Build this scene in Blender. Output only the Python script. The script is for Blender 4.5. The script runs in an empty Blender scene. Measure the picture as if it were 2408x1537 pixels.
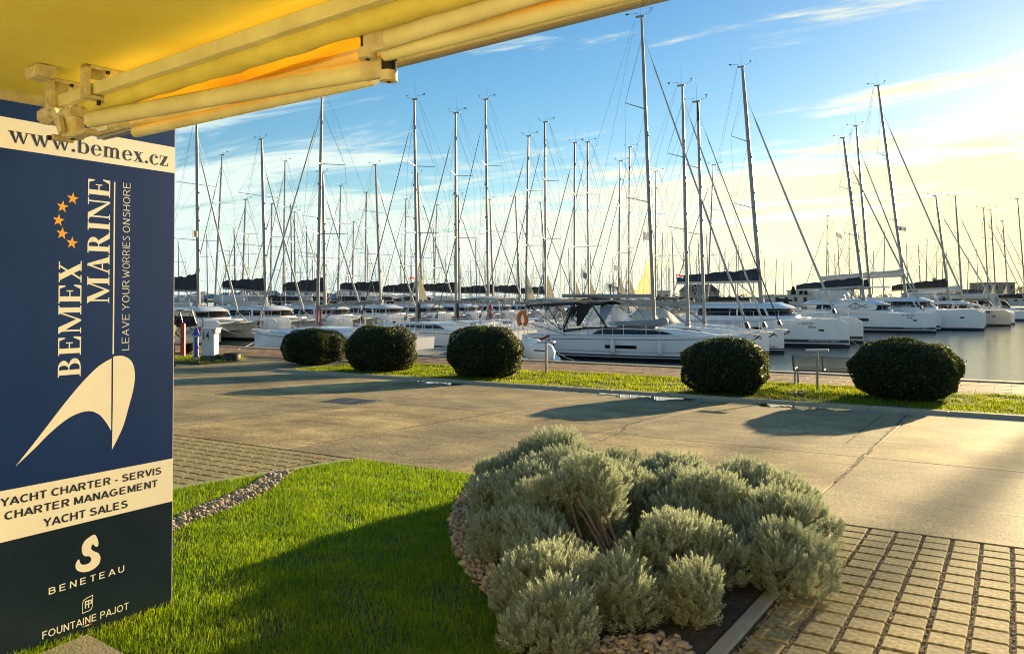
import bpy, math, random
import numpy as np
from mathutils import Vector, Matrix
random.seed(7); rng = np.random.default_rng(7)
R = math.radians
sc = bpy.context.scene
COL = sc.collection

# ------------------------------------------------------------------ camera, sky, sun, exposure
PW, PH, FPX = 2407.0, 1537.0, 1935.0
YAW, PITCH, HOR = R(31.2), R(1.0), 700.0
CAM = Vector((0.0, 0.0, 1.75))
PCY = HOR - FPX * math.tan(PITCH)
FWD = Vector((-math.sin(YAW) * math.cos(PITCH), math.cos(YAW) * math.cos(PITCH), math.sin(PITCH)))
RGT = Vector((math.cos(YAW), math.sin(YAW), 0.0))
UPV = RGT.cross(FWD)
cd = bpy.data.cameras.new('camera'); cam = bpy.data.objects.new('camera', cd); COL.objects.link(cam)
cam.location = CAM
cam.rotation_euler = (R(90) + PITCH, 0, YAW)
cd.sensor_width = 36.0; cd.sensor_fit = 'HORIZONTAL'
cd.lens = 36.0 * FPX / PW
cd.shift_y = -((PH / 2 - PCY) / PW)
cd.clip_start = 0.05; cd.clip_end = 9000
sc.camera = cam

SUN_EL, SUN_AZ = R(9.0), R(8.5)          # azimuth: clockwise from +Y towards +X
SUNDIR = Vector((math.sin(SUN_AZ) * math.cos(SUN_EL), math.cos(SUN_AZ) * math.cos(SUN_EL), math.sin(SUN_EL)))
world = bpy.data.worlds.new('World'); sc.world = world; world.use_nodes = True
def build_world():
    nt = world.node_tree; N = nt.nodes; L = nt.links; N.clear()
    out = N.new('ShaderNodeOutputWorld'); bg = N.new('ShaderNodeBackground'); bg.inputs['Strength'].default_value = 0.066
    sky = N.new('ShaderNodeTexSky'); sky.sky_type = 'NISHITA'; sky.sun_disc = False
    sky.sun_elevation = SUN_EL; sky.sun_rotation = SUN_AZ
    sky.altitude = 0; sky.air_density = 1.0; sky.dust_density = 0.20; sky.ozone_density = 2.2
    hs = N.new('ShaderNodeHueSaturation'); hs.inputs['Saturation'].default_value = 1.30
    L.new(sky.outputs[0], hs.inputs['Color'])
    tc = N.new('ShaderNodeTexCoord'); sep = N.new('ShaderNodeSeparateXYZ'); L.new(tc.outputs['Generated'], sep.inputs[0])
    def M(op, a, b=None, c=None, clamp=False):
        n = N.new('ShaderNodeMath'); n.operation = op; n.use_clamp = clamp
        for i, v in enumerate((a, b, c)):
            if v is None: continue
            if isinstance(v, (int, float)): n.inputs[i].default_value = v
            else: L.new(v, n.inputs[i])
        return n.outputs[0]
    def MRn(v, a, b, c, d, smooth=True):
        n = N.new('ShaderNodeMapRange'); n.interpolation_type = 'SMOOTHSTEP' if smooth else 'LINEAR'
        for k, q in zip(('From Min','From Max','To Min','To Max'), (a, b, c, d)): n.inputs[k].default_value = q
        L.new(v, n.inputs['Value']); return n.outputs[0]
    z = M('MAXIMUM', sep.outputs['Z'], 0.0); zz = M('ADD', z, 0.07)
    cx = M('DIVIDE', sep.outputs['X'], zz); cy = M('DIVIDE', sep.outputs['Y'], zz)
    comb = N.new('ShaderNodeCombineXYZ'); L.new(cx, comb.inputs[0]); L.new(cy, comb.inputs[1])
    def cloud_noise(rot, scl, off, scale, detail, dist, rough=0.62):
        mp = N.new('ShaderNodeMapping'); mp.inputs['Rotation'].default_value = (0, 0, R(rot)); mp.inputs['Scale'].default_value = scl; mp.inputs['Location'].default_value = off
        L.new(comb.outputs[0], mp.inputs[0]); n = N.new('ShaderNodeTexNoise'); n.inputs['Scale'].default_value = scale; n.inputs['Detail'].default_value = detail
        n.inputs['Roughness'].default_value = rough; n.inputs['Distortion'].default_value = dist; L.new(mp.outputs[0], n.inputs['Vector']); return n.outputs['Fac']
    wisps = cloud_noise(-28, (0.55, 1.5, 1), CLOFF, 1.25, 12, 0.55, 0.66)
    broad = cloud_noise(10, (0.6, 1.0, 1), (4.1, 0.4, 0), 0.42, 4, 0.3, 0.5)
    cover = MRn(sep.outputs['Z'], 0.0, 0.30, 0.34, -0.17)
    s = M('ADD', M('ADD', M('MULTIPLY', wisps, 1.7), M('MULTIPLY', broad, 0.70)), cover)
    fac = M('MULTIPLY', MRn(s, 1.10, 1.42, 0.0, 0.98), MRn(sep.outputs['Z'], -0.02, 0.0, 0, 1, False))
    # thin clouds scatter sunlight forward: brighter and warmer round the sun
    dot = N.new('ShaderNodeVectorMath'); dot.operation = 'DOT_PRODUCT'; dot.inputs[1].default_value = SUNDIR
    L.new(tc.outputs['Generated'], dot.inputs[0])
    g = M('POWER', M('MAXIMUM', dot.outputs['Value'], 0.0), 6.5)
    ramp = N.new('ShaderNodeMix'); ramp.data_type = 'RGBA'
    ramp.inputs['A'].default_value = (4.7, 5.5, 5.2, 1); ramp.inputs['B'].default_value = (8.2, 7.0, 3.6, 1)
    L.new(g, ramp.inputs['Factor'])
    mx = N.new('ShaderNodeMix'); mx.data_type = 'RGBA'
    L.new(fac, mx.inputs['Factor']); L.new(hs.outputs[0], mx.inputs['A']); L.new(ramp.outputs['Result'], mx.inputs['B'])
    L.new(mx.outputs['Result'], bg.inputs['Color']); L.new(bg.outputs[0], out.inputs[0])
CLOFF = (2.3, 1.1, 0)
build_world()
sl = bpy.data.lights.new('sun', 'SUN'); sl.energy = 5.0; sl.angle = R(0.53); sl.color = (1.0, 0.76, 0.42)
sun = bpy.data.objects.new('sun', sl); COL.objects.link(sun)
sun.rotation_euler = SUNDIR.to_track_quat('Z', 'Y').to_euler(); sun.location = (20, 60, 30)
sc.view_settings.view_transform = 'Standard'; sc.view_settings.look = 'None'; sc.view_settings.gamma = 1.0
sc.view_settings.use_curve_mapping = False
sc.view_settings.exposure = 1.5
sc.cycles.max_bounces = 8; sc.cycles.transparent_max_bounces = 12
sc.cycles.pixel_filter_type = 'BLACKMAN_HARRIS'; sc.cycles.filter_width = 1.05
sc.cycles.use_denoising = True; sc.cycles.use_adaptive_sampling = False; sc.cycles.denoising_prefilter = 'ACCURATE'
sc.cycles.sample_clamp_indirect = 4

# ------------------------------------------------------------------ geometry helpers
SLOPE, YK, ZW = 0.034, 18.9, -1.65
ZF = -SLOPE * YK                          # level of the flat ground beyond the kerb
def gz(y): return -SLOPE * min(y, YK)
def ray(px, py): return RGT * ((px - PW / 2) / FPX) + UPV * ((PCY - py) / FPX) + FWD
def at_t(px, py, t): return CAM + ray(px, py) * t
def G(px, py):
    d = ray(px, py)
    t = -CAM.z / (d.z + SLOPE * d.y) if (d.z + SLOPE * d.y) < 0 else 1e9
    if t * d.y > YK: t = (ZF - CAM.z) / d.z
    return CAM + d * t
def at_z(px, py, z):
    d = ray(px, py); return CAM + d * ((z - CAM.z) / d.z)
def at_x(px, py, x):
    d = ray(px, py); return CAM + d * ((x - CAM.x) / d.x)

class MB:
    def __init__(s): s.v = []; s.f = []; s.m = []
    def add(s, vs, fs, mi=0):
        b = len(s.v); s.v.extend([tuple(v) for v in vs]); s.f.extend([tuple(i + b for i in f) for f in fs]); s.m.extend([mi] * len(fs)); return s
    def box(s, lo, hi, mi=0):
        x0, y0, z0 = lo; x1, y1, z1 = hi
        return s.add([(x0,y0,z0),(x1,y0,z0),(x1,y1,z0),(x0,y1,z0),(x0,y0,z1),(x1,y0,z1),(x1,y1,z1),(x0,y1,z1)],
                     [(0,3,2,1),(4,5,6,7),(0,1,5,4),(1,2,6,5),(2,3,7,6),(3,0,4,7)], mi)
    def cbox(s, lo, hi, c, mi=0):         # box with chamfered top edge and vertical corners kept
        x0, y0, z0 = lo; x1, y1, z1 = hi
        vs = [(x0,y0,z0),(x1,y0,z0),(x1,y1,z0),(x0,y1,z0),(x0,y0,z1-c),(x1,y0,z1-c),(x1,y1,z1-c),(x0,y1,z1-c),
              (x0+c,y0+c,z1),(x1-c,y0+c,z1),(x1-c,y1-c,z1),(x0+c,y1-c,z1)]
        fs = [(0,3,2,1)] + [(i,(i+1)%4,4+(i+1)%4,4+i) for i in range(4)] + [(4+i,4+(i+1)%4,8+(i+1)%4,8+i) for i in range(4)] + [(8,9,10,11)]
        return s.add(vs, fs, mi)
    def obox(s, p, q, w, h, mi=0, up=(0,0,1), ch=0.0):   # box bar from p to q, w wide, h high
        p = Vector(p); q = Vector(q); d = (q - p).normalized(); u = Vector(up)
        a = d.cross(u).normalized(); b = a.cross(d).normalized()
        if ch > 0:
            o = [(-w/2+ch,-h/2),(w/2-ch,-h/2),(w/2,-h/2+ch),(w/2,h/2-ch),(w/2-ch,h/2),(-w/2+ch,h/2),(-w/2,h/2-ch),(-w/2,-h/2+ch)]
        else: o = [(-w/2,-h/2),(w/2,-h/2),(w/2,h/2),(-w/2,h/2)]
        n = len(o); vs = [p + a*x + b*y for x, y in o] + [q + a*x + b*y for x, y in o]
        fs = [(i,(i+1)%n,n+(i+1)%n,n+i) for i in range(n)] + [tuple(range(n-1,-1,-1)), tuple(range(n,2*n))]
        return s.add(vs, fs, mi)
    def tube(s, pts, r, n=6, mi=0, cap=True, flat=1.0):
        pts = [Vector(p) for p in pts]; k = len(pts); rs = r if isinstance(r, (list, tuple)) else [r] * k
        vs = []; prev = None
        for i, p in enumerate(pts):
            d = (pts[min(i+1,k-1)] - pts[max(i-1,0)])
            d = d.normalized() if d.length > 1e-9 else Vector((0,0,1))
            u = Vector((0,0,1)) if abs(d.z) < 0.95 else Vector((1,0,0))
            if prev is not None:
                a = (prev - d * prev.dot(d)); a = a.normalized() if a.length > 1e-6 else d.cross(u).normalized()
            else: a = d.cross(u).normalized()
            prev = a; b = d.cross(a)
            for j in range(n):
                t = 2*math.pi*j/n; vs.append(p + a*(rs[i]*math.cos(t)) + b*(rs[i]*math.sin(t)*flat))
        fs = [(i*n+j, i*n+(j+1)%n, (i+1)*n+(j+1)%n, (i+1)*n+j) for i in range(k-1) for j in range(n)]
        if cap: fs += [tuple(range(n-1,-1,-1)), tuple(range((k-1)*n, k*n))]
        return s.add(vs, fs, mi)
    def ring(s, c, r, rad, axis='x', n=20, m=5, mi=0):
        pts = []
        for i in range(n + 1):
            t = 2*math.pi*i/n; a, b = r*math.cos(t), r*math.sin(t)
            pts.append(Vector(c) + (Vector((0,a,b)) if axis == 'x' else Vector((a,0,b)) if axis == 'y' else Vector((a,b,0))))
        return s.tube(pts, rad, m, mi, cap=False)
    def lathe(s, c, prof, n=16, mi=0):
        vs = []; c = Vector(c)
        for r, z in prof:
            for j in range(n):
                t = 2*math.pi*j/n; vs.append(c + Vector((r*math.cos(t), r*math.sin(t), z)))
        k = len(prof)
        fs = [(i*n+j, i*n+(j+1)%n, (i+1)*n+(j+1)%n, (i+1)*n+j) for i in range(k-1) for j in range(n)]
        fs += [tuple(range(n-1,-1,-1)), tuple(range((k-1)*n, k*n))]
        return s.add(vs, fs, mi)
    def prism(s, poly, z0, z1, mi=0, inset=0.0, top=None):   # plan polygon (ccw) extruded up; top may be another polygon
        n = len(poly); tp = top or poly
        vs = [(x,y,z0) for x,y in poly] + [(x,y,z1) for x,y in tp]
        fs = [(i,(i+1)%n,n+(i+1)%n,n+i) for i in range(n)] + [tuple(range(n-1,-1,-1)), tuple(range(n,2*n))]
        return s.add(vs, fs, mi)
    def grid(s, rows, mi=0, closed=False):
        n = len(rows[0]); vs = [v for r in rows for v in r]; fs = []
        for i in range(len(rows)-1):
            for j in range(n if closed else n-1):
                fs.append((i*n+j, i*n+(j+1)%n, (i+1)*n+(j+1)%n, (i+1)*n+j))
        return s.add(vs, fs, mi)
    def mesh(s, name, mats, smooth=None):
        me = bpy.data.meshes.new(name); me.from_pydata(s.v, [], s.f)
        for m in (mats if isinstance(mats, (list, tuple)) else [mats]): me.materials.append(m)
        if any(s.m): me.polygons.foreach_set('material_index', s.m)
        if smooth is not None:
            me.polygons.foreach_set('use_smooth', [True] * len(me.polygons))
            me.set_sharp_from_angle(angle=R(smooth))
        me.update(); return me
    def build(s, name, mats, parent=None, smooth=None, world=True):
        if parent is not None and world:
            o = parent.location; s.v = [(x-o.x, y-o.y, z-o.z) for x,y,z in s.v]
        return link(name, s.mesh(name, mats, smooth), parent)
def link(name, me, parent=None, loc=None, rz=0.0, scale=None):
    o = bpy.data.objects.new(name, me); COL.objects.link(o); o.parent = parent
    if loc is not None: o.location = loc
    if rz: o.rotation_euler = (0, 0, rz)
    if scale: o.scale = scale if isinstance(scale, (tuple, list)) else (scale,) * 3
    return o
def npmesh(name, V, F, mats, mi=None, smooth=False):
    """V (n,3) float array, F (m,k) int array, k = 3 or 4"""
    me = bpy.data.meshes.new(name); V = np.ascontiguousarray(V, dtype=np.float32); F = np.ascontiguousarray(F, dtype=np.int32)
    me.vertices.add(len(V)); me.vertices.foreach_set('co', V.ravel())
    me.loops.add(F.size); me.loops.foreach_set('vertex_index', F.ravel())
    me.polygons.add(len(F)); me.polygons.foreach_set('loop_start', np.arange(0, F.size, F.shape[1], dtype=np.int32))
    for m in (mats if isinstance(mats, (list, tuple)) else [mats]): me.materials.append(m)
    if mi is not None: me.polygons.foreach_set('material_index', np.ascontiguousarray(mi, dtype=np.int32))
    if smooth: me.polygons.foreach_set('use_smooth', np.ones(len(F), dtype=bool))
    me.update(calc_edges=True); me.validate(); return me
def empty(name, loc, rz=0.0, label=None, cat=None, group=None):
    o = bpy.data.objects.new(name, None); COL.objects.link(o); o.location = loc; o.rotation_euler = (0, 0, rz)
    o.empty_display_size = 0.3
    return tag(o, label, cat, group)
def tag(o, label=None, cat=None, group=None, kind=None):
    if label: o['label'] = label
    if cat: o['category'] = cat
    if group: o['group'] = group
    if kind: o['kind'] = kind
    return o

# ------------------------------------------------------------------ materials
MATS = {}
def mat(name, col, rough=0.5, metal=0.0, var=None, scale=8.0, bump=0.0, bscale=60.0, spec=0.5, trans=0.0, sub=None, coord='Object', detail=4.0, extra=None, coat=0.0):
    """var: a second colour mixed in by noise"""
    m = bpy.data.materials.new(name); m.use_nodes = True; nt = m.node_tree; N = nt.nodes; L = nt.links
    b = N['Principled BSDF']; b.inputs['Base Color'].default_value = (*col, 1); b.inputs['Roughness'].default_value = rough
    b.inputs['Metallic'].default_value = metal; b.inputs['Specular IOR Level'].default_value = spec
    b.inputs['Coat Weight'].default_value = coat
    tc = N.new('ShaderNodeTexCoord')
    if var is not None:
        n = N.new('ShaderNodeTexNoise'); n.inputs['Scale'].default_value = scale; n.inputs['Detail'].default_value = detail; n.inputs['Roughness'].default_value = 0.6
        L.new(tc.outputs[coord], n.inputs['Vector'])
        rp = N.new('ShaderNodeValToRGB'); rp.color_ramp.elements[0].position = 0.35; rp.color_ramp.elements[1].position = 0.65
        rp.color_ramp.elements[0].color = (*col, 1); rp.color_ramp.elements[1].color = (*var, 1)
        L.new(n.outputs['Fac'], rp.inputs[0]); L.new(rp.outputs[0], b.inputs['Base Color'])
    if bump > 0:
        n = N.new('ShaderNodeTexNoise'); n.inputs['Scale'].default_value = bscale; n.inputs['Detail'].default_value = 5
        L.new(tc.outputs[coord], n.inputs['Vector'])
        bp = N.new('ShaderNodeBump'); bp.inputs['Strength'].default_value = bump; bp.inputs['Distance'].default_value = 0.02
        L.new(n.outputs['Fac'], bp.inputs['Height']); L.new(bp.outputs[0], b.inputs['Normal'])
    if trans > 0:
        t = N.new('ShaderNodeBsdfTranslucent'); t.inputs['Color'].default_value = (*(sub or col), 1)
        mx = N.new('ShaderNodeMixShader'); mx.inputs[0].default_value = trans
        L.new(b.outputs[0], mx.inputs[1]); L.new(t.outputs[0], mx.inputs[2]); L.new(mx.outputs[0], N['Material Output'].inputs[0])
    if extra: extra(nt, b, tc)
    MATS[name] = m; return m
def leafmat(name, c0, c1, rough, trans, sub, spec=0.5, c2=None, p2=.9, patch=None):
    """leaf colour varies per loose leaf (Random Per Island)"""
    m = bpy.data.materials.new(name); m.use_nodes = True; nt = m.node_tree; N = nt.nodes; L = nt.links
    b = N['Principled BSDF']; b.inputs['Roughness'].default_value = rough; b.inputs['Specular IOR Level'].default_value = spec
    g = N.new('ShaderNodeNewGeometry'); rp = N.new('ShaderNodeValToRGB')
    rp.color_ramp.elements[0].color = (*c0, 1); rp.color_ramp.elements[1].color = (*c1, 1)
    if c2: rp.color_ramp.elements[1].position = p2; e = rp.color_ramp.elements.new(min(.999, p2+.02)); e.color = (*c2, 1)
    L.new(g.outputs['Random Per Island'], rp.inputs[0]); L.new(rp.outputs[0], b.inputs['Base Color'])
    t = N.new('ShaderNodeBsdfTranslucent'); t.inputs['Color'].default_value = (*sub, 1)
    if patch:                              # thinner, drier and lusher patches across the lawn
        tc = N.new('ShaderNodeTexCoord'); n = N.new('ShaderNodeTexNoise'); n.inputs['Scale'].default_value = patch; n.inputs['Detail'].default_value = 5; n.inputs['Roughness'].default_value = .65; L.new(tc.outputs['Object'], n.inputs['Vector'])
        r2 = N.new('ShaderNodeValToRGB'); r2.color_ramp.elements[0].position = .36; r2.color_ramp.elements[1].position = .66; r2.color_ramp.elements[0].color = (.62,.74,.6,1); r2.color_ramp.elements[1].color = (1.22,1.10,.9,1); L.new(n.outputs['Fac'], r2.inputs[0])
        mu = N.new('ShaderNodeMix'); mu.data_type = 'RGBA'; mu.blend_type = 'MULTIPLY'; mu.inputs['Factor'].default_value = 1; L.new(rp.outputs[0], mu.inputs['A']); L.new(r2.outputs[0], mu.inputs['B']); L.new(mu.outputs['Result'], b.inputs['Base Color'])
        m2 = N.new('ShaderNodeMix'); m2.data_type = 'RGBA'; m2.blend_type = 'MULTIPLY'; m2.inputs['Factor'].default_value = 1; m2.inputs['A'].default_value = (*sub, 1); L.new(r2.outputs[0], m2.inputs['B']); L.new(m2.outputs['Result'], t.inputs['Color'])
    mx = N.new('ShaderNodeMixShader'); mx.inputs[0].default_value = trans
    L.new(b.outputs[0], mx.inputs[1]); L.new(t.outputs[0], mx.inputs[2]); L.new(mx.outputs[0], N['Material Output'].inputs[0])
    return m
M_CONC = mat('road_concrete', (0.235,0.205,0.155), 0.8, var=(0.30,0.265,0.20), scale=1.3, bump=0.5, bscale=55, detail=9, coord='Object', spec=0.35)
def speckle(nt, b, tc):
    N = nt.nodes; L = nt.links
    src = b.inputs['Base Color'].links[0].from_socket
    n = N.new('ShaderNodeTexNoise'); n.inputs['Scale'].default_value = 26; n.inputs['Detail'].default_value = 3
    L.new(tc.outputs['Object'], n.inputs['Vector'])
    n2 = N.new('ShaderNodeTexNoise'); n2.inputs['Scale'].default_value = 0.55; n2.inputs['Detail'].default_value = 7; n2.inputs['Roughness'].default_value = 0.7
    L.new(tc.outputs['Object'], n2.inputs['Vector'])
    mr = N.new('ShaderNodeMapRange'); mr.inputs['From Min'].default_value = 0.3; mr.inputs['From Max'].default_value = 0.7; mr.inputs['To Min'].default_value = 0.50; mr.inputs['To Max'].default_value = 1.42
    L.new(n.outputs['Fac'], mr.inputs['Value'])
    m2 = N.new('ShaderNodeMapRange'); m2.inputs['From Min'].default_value = 0.35; m2.inputs['From Max'].default_value = 0.65; m2.inputs['To Min'].default_value = 0.46; m2.inputs['To Max'].default_value = 1.18
    L.new(n2.outputs['Fac'], m2.inputs['Value'])
    mp = N.new('ShaderNodeMapping'); mp.inputs['Scale'].default_value = (.35, 3.2, 1); mp.inputs['Rotation'].default_value = (0, 0, R(3)); L.new(tc.outputs['Object'], mp.inputs[0])
    n3 = N.new('ShaderNodeTexNoise'); n3.inputs['Scale'].default_value = 1.4; n3.inputs['Detail'].default_value = 6; n3.inputs['Roughness'].default_value = 0.7; L.new(mp.outputs[0], n3.inputs['Vector'])
    m3 = N.new('ShaderNodeMapRange'); m3.inputs['From Min'].default_value = 0.52; m3.inputs['From Max'].default_value = 0.72; m3.inputs['To Min'].default_value = 1.0; m3.inputs['To Max'].default_value = 0.52; L.new(n3.outputs['Fac'], m3.inputs['Value'])
    n4 = N.new('ShaderNodeTexVoronoi'); n4.inputs['Scale'].default_value = 0.9; L.new(tc.outputs['Object'], n4.inputs['Vector'])
    m4 = N.new('ShaderNodeMapRange'); m4.inputs['From Min'].default_value = 0.04; m4.inputs['From Max'].default_value = 0.10; m4.inputs['To Min'].default_value = 0.72; m4.inputs['To Max'].default_value = 1.0; L.new(n4.outputs['Distance'], m4.inputs['Value'])
    q3 = N.new('ShaderNodeMath'); q3.operation = 'MULTIPLY'; L.new(m3.outputs[0], q3.inputs[0]); L.new(m4.outputs[0], q3.inputs[1])
    q2 = N.new('ShaderNodeMath'); q2.operation = 'MULTIPLY'; L.new(m2.outputs[0], q2.inputs[0]); L.new(q3.outputs[0], q2.inputs[1]); m2 = q2
    mu = N.new('ShaderNodeMath'); mu.operation = 'MULTIPLY'; L.new(mr.outputs[0], mu.inputs[0]); L.new(m2.outputs[0], mu.inputs[1])
    sc_ = N.new('ShaderNodeVectorMath'); sc_.operation = 'SCALE'; L.new(src, sc_.inputs[0]); L.new(mu.outputs[0], sc_.inputs['Scale'])
    L.new(sc_.outputs[0], b.inputs['Base Color'])
M_CONC2 = mat('patched_concrete', (0.38,0.28,0.11), 0.8, var=(0.52,0.39,0.16), scale=1.1, bump=0.45, bscale=50, detail=9, spec=0.35, extra=speckle)
M_CONC = mat('worn_concrete', (0.31,0.235,0.105), 0.78, var=(0.43,0.335,0.15), scale=1.3, bump=0.5, bscale=55, detail=9, spec=0.4, extra=speckle)
M_KERB = mat('kerb_concrete', (0.32,0.275,0.19), 0.8, var=(0.42,0.36,0.25), scale=3, bump=0.4, bscale=70, detail=8)
M_PAVER = mat('paver_concrete', (0.40,0.32,0.13), 0.82, var=(0.50,0.40,0.17), scale=2.2, bump=0.4, bscale=120, detail=8, extra=speckle, spec=0.3)
def per_piece(m, lo, hi):
    nt = m.node_tree; N = nt.nodes; L = nt.links; b = N['Principled BSDF']; src = b.inputs['Base Color'].links[0].from_socket
    oi = N.new('ShaderNodeObjectInfo'); mr = N.new('ShaderNodeMapRange'); mr.inputs['To Min'].default_value = lo; mr.inputs['To Max'].default_value = hi; L.new(oi.outputs['Random'], mr.inputs['Value'])
    v = N.new('ShaderNodeVectorMath'); v.operation = 'SCALE'; L.new(src, v.inputs[0]); L.new(mr.outputs[0], v.inputs['Scale']); L.new(v.outputs[0], b.inputs['Base Color'])
per_piece(M_PAVER, .78, 1.12)
M_BRICK = mat('promenade_brick', (0.36,0.205,0.105), 0.8, var=(0.46,0.28,0.15), scale=1.7, bump=0.3, bscale=50, extra=speckle, spec=0.3)
per_piece(M_BRICK, .72, 1.15); per_piece(M_CONC, .9, 1.08); per_piece(M_CONC2, .92, 1.06)
M_SOIL = mat('dark_soil', (0.035,0.026,0.018), 0.95, var=(0.075,0.055,0.035), scale=14, bump=1.0, bscale=40, detail=8)
M_LAWNSOIL = mat('lawn_soil', (0.035,0.05,0.012), 0.95, var=(0.05,0.06,0.02), scale=5, bump=0.8, bscale=60)
M_GRAVELBED = mat('gravel_fines', (0.10,0.085,0.06), 0.95, var=(0.22,0.19,0.14), scale=70, bump=1.0, bscale=90)
M_STONE = leafmat('gravel_stone', (0.20,0.15,0.09), (0.52,0.42,0.28), 0.85, 0.0, (0.5,0.5,0.5), 0.3)
M_STONE1 = mat('limestone', (0.28,0.22,0.14), 0.85, var=(0.48,0.39,0.26), scale=9, bump=0.3, bscale=30)
M_CRACK = mat('joint_dirt', (0.045,0.04,0.03), 0.95)
M_IRON = mat('cast_iron', (0.06,0.06,0.06), 0.55, 0.6, var=(0.10,0.09,0.08), scale=14, bump=0.6, bscale=40)
M_PAINT = mat('worn_white_paint', (0.62,0.58,0.48), 0.7, var=(0.34,0.31,0.25), scale=12)
M_QUAY = mat('quay_wall_concrete', (0.20,0.19,0.16), 0.85, var=(0.12,0.12,0.09), scale=1.5, bump=0.5, bscale=20)

X0, X1 = -90.0, 70.0
YE, YP, YQ = 7.85, 23.4, 27.4             # road edge, promenade edge, quay edge
# base sheet under everything (dirt in the joints), kept 6 cm below the paving
g = MB()
ys = [-30, 0, YE, YK, YQ - 0.02]
g.grid([[(X0, y, gz(y) - 0.06), (X1, y, gz(y) - 0.06)] for y in ys])
ground = g.build('ground', M_CRACK); tag(ground, kind='structure')
q = MB(); q.box((X0, YQ - 0.02, -6), (X1, YQ - 0.001, ZF - 0.06)); tag(q.build('quay_wall', M_QUAY), kind='structure')
# water
def water_mat():
    m = bpy.data.materials.new('harbour_water'); m.use_nodes = True; nt = m.node_tree; N = nt.nodes; L = nt.links
    b = N['Principled BSDF']; b.inputs['Base Color'].default_value = (0.018, 0.050, 0.055, 1); b.inputs['Roughness'].default_value = 0.10; b.inputs['IOR'].default_value = 1.333
    tc = N.new('ShaderNodeTexCoord')
    mp = N.new('ShaderNodeMapping'); mp.inputs['Scale'].default_value = (0.8, 1.7, 1); mp.inputs['Rotation'].default_value = (0, 0, R(-14)); L.new(tc.outputs['Object'], mp.inputs[0])
    n1 = N.new('ShaderNodeTexNoise'); n1.inputs['Scale'].default_value = 3.4; n1.inputs['Detail'].default_value = 5; n1.inputs['Roughness'].default_value = 0.62
    n2 = N.new('ShaderNodeTexNoise'); n2.inputs['Scale'].default_value = 0.35; n2.inputs['Detail'].default_value = 2
    L.new(mp.outputs[0], n1.inputs['Vector']); L.new(mp.outputs[0], n2.inputs['Vector'])
    ad = N.new('ShaderNodeMath'); ad.operation = 'MULTIPLY_ADD'; ad.inputs[1].default_value = 1.6; L.new(n2.outputs['Fac'], ad.inputs[0]); L.new(n1.outputs['Fac'], ad.inputs[2])
    bp = N.new('ShaderNodeBump'); bp.inputs['Strength'].default_value = 0.35; bp.inputs['Distance'].default_value = 0.035
    L.new(ad.outputs[0], bp.inputs['Height']); L.new(bp.outputs[0], b.inputs['Normal'])
    return m
M_WATER = water_mat()
w = MB(); w.grid([[(-500, y, ZW), (500, y, ZW)] for y in (YQ, 60, 120, 200, 330, 620)])
tag(w.build('water', M_WATER), kind='structure')

# road of cast slabs
road = empty('road', (0, YE, gz(YE)), label='pale concrete road of cast slabs with dark joints', cat='road'); tag(road, kind='structure')
def slab(x0, x1, y0, y1, m, parent, j=0.012, name='concrete_slab', t=0.06):
    b = MB(); a = j / 2
    vs = [(x0+a,y0+a),(x1-a,y0+a),(x1-a,y1-a),(x0+a,y1-a)]; c = 0.008
    ins = [(x0+a+c,y0+a+c),(x1-a-c,y0+a+c),(x1-a-c,y1-a-c),(x0+a+c,y1-a-c)]
    b.add([(x,y,gz(y)-t) for x,y in vs] + [(x,y,gz(y)-0.006) for x,y in vs] + [(x,y,gz(y)) for x,y in ins],
          [(i,(i+1)%4,4+(i+1)%4,4+i) for i in range(4)] + [(4+i,4+(i+1)%4,8+(i+1)%4,8+i) for i in range(4)] + [(8,9,10,11)])
    return b.build(name, m, parent)
xs = [X0,-60,-45,-32,-24.5,-19,-15.9,-13.3,-11.2,-8.3,-5.6,-1.72,2.3,6.2,10.5,16,24,40,X1]
yr = [YE, 12.05, YK - 0.25]
for i in range(len(xs) - 1):
    if xs[i] == -8.3:                      # the bays cut by the later trench
        slab(xs[i], xs[i+1], YE, 12.05, M_CONC, road); slab(xs[i], xs[i+1], 12.05, 13.45, M_CONC2, road); slab(xs[i], xs[i+1], 13.45, yr[2], M_CONC, road)
    elif xs[i] == -11.2:
        slab(xs[i], xs[i+1], YE, 12.05, M_CONC2, road); slab(xs[i], xs[i+1], 12.05, 13.45, M_CONC2, road); slab(xs[i], xs[i+1], 13.45, yr[2], M_CONC, road)
    else:
        for k in range(2): slab(xs[i], xs[i+1], yr[k], yr[k+1], M_CONC2 if (i * 7 + k * 3) % 5 == 0 else M_CONC, road)
# cracks: thin ragged recess strips seen as dark lines
def crack(name, pts, w0=0.010, seed=1):
    w0 *= 1.05
    r = random.Random(seed); P = [Vector((x, y)) for x, y in pts]; line = []
    for a, b_ in zip(P, P[1:]):
        n = max(2, int((b_ - a).length / 0.06)); d = (b_ - a); nrm = Vector((-d.y, d.x)).normalized()
        for i in range(n): line.append(a + d * (i / n) + nrm * r.uniform(-0.025, 0.025))
    line.append(P[-1]); vs = []; fs = []
    for i, p in enumerate(line):
        d = (line[min(i+1, len(line)-1)] - line[max(i-1, 0)]).normalized(); nrm = Vector((-d.y, d.x)); ww = w0 * r.uniform(0.3, 1.6)
        for s in (-1, 1): vs.append((p.x + nrm.x*ww*s, p.y + nrm.y*ww*s, gz(p.y) + 0.003))
    for i in range(len(line) - 1): fs.append((2*i, 2*i+1, 2*i+3, 2*i+2))
    b = MB(); b.add(vs, fs); o = b.build(name, M_CRACK, road); return o
def gp(px, py): v = G(px, py); return (v.x, v.y)
crack('crack', [gp(1460,1016), gp(1476,998), gp(1560,975), gp(1660,945)], 0.014, 3)
crack('crack', [gp(1460,1016), gp(1430,1030), gp(1400,1040)], 0.008, 4)
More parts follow.
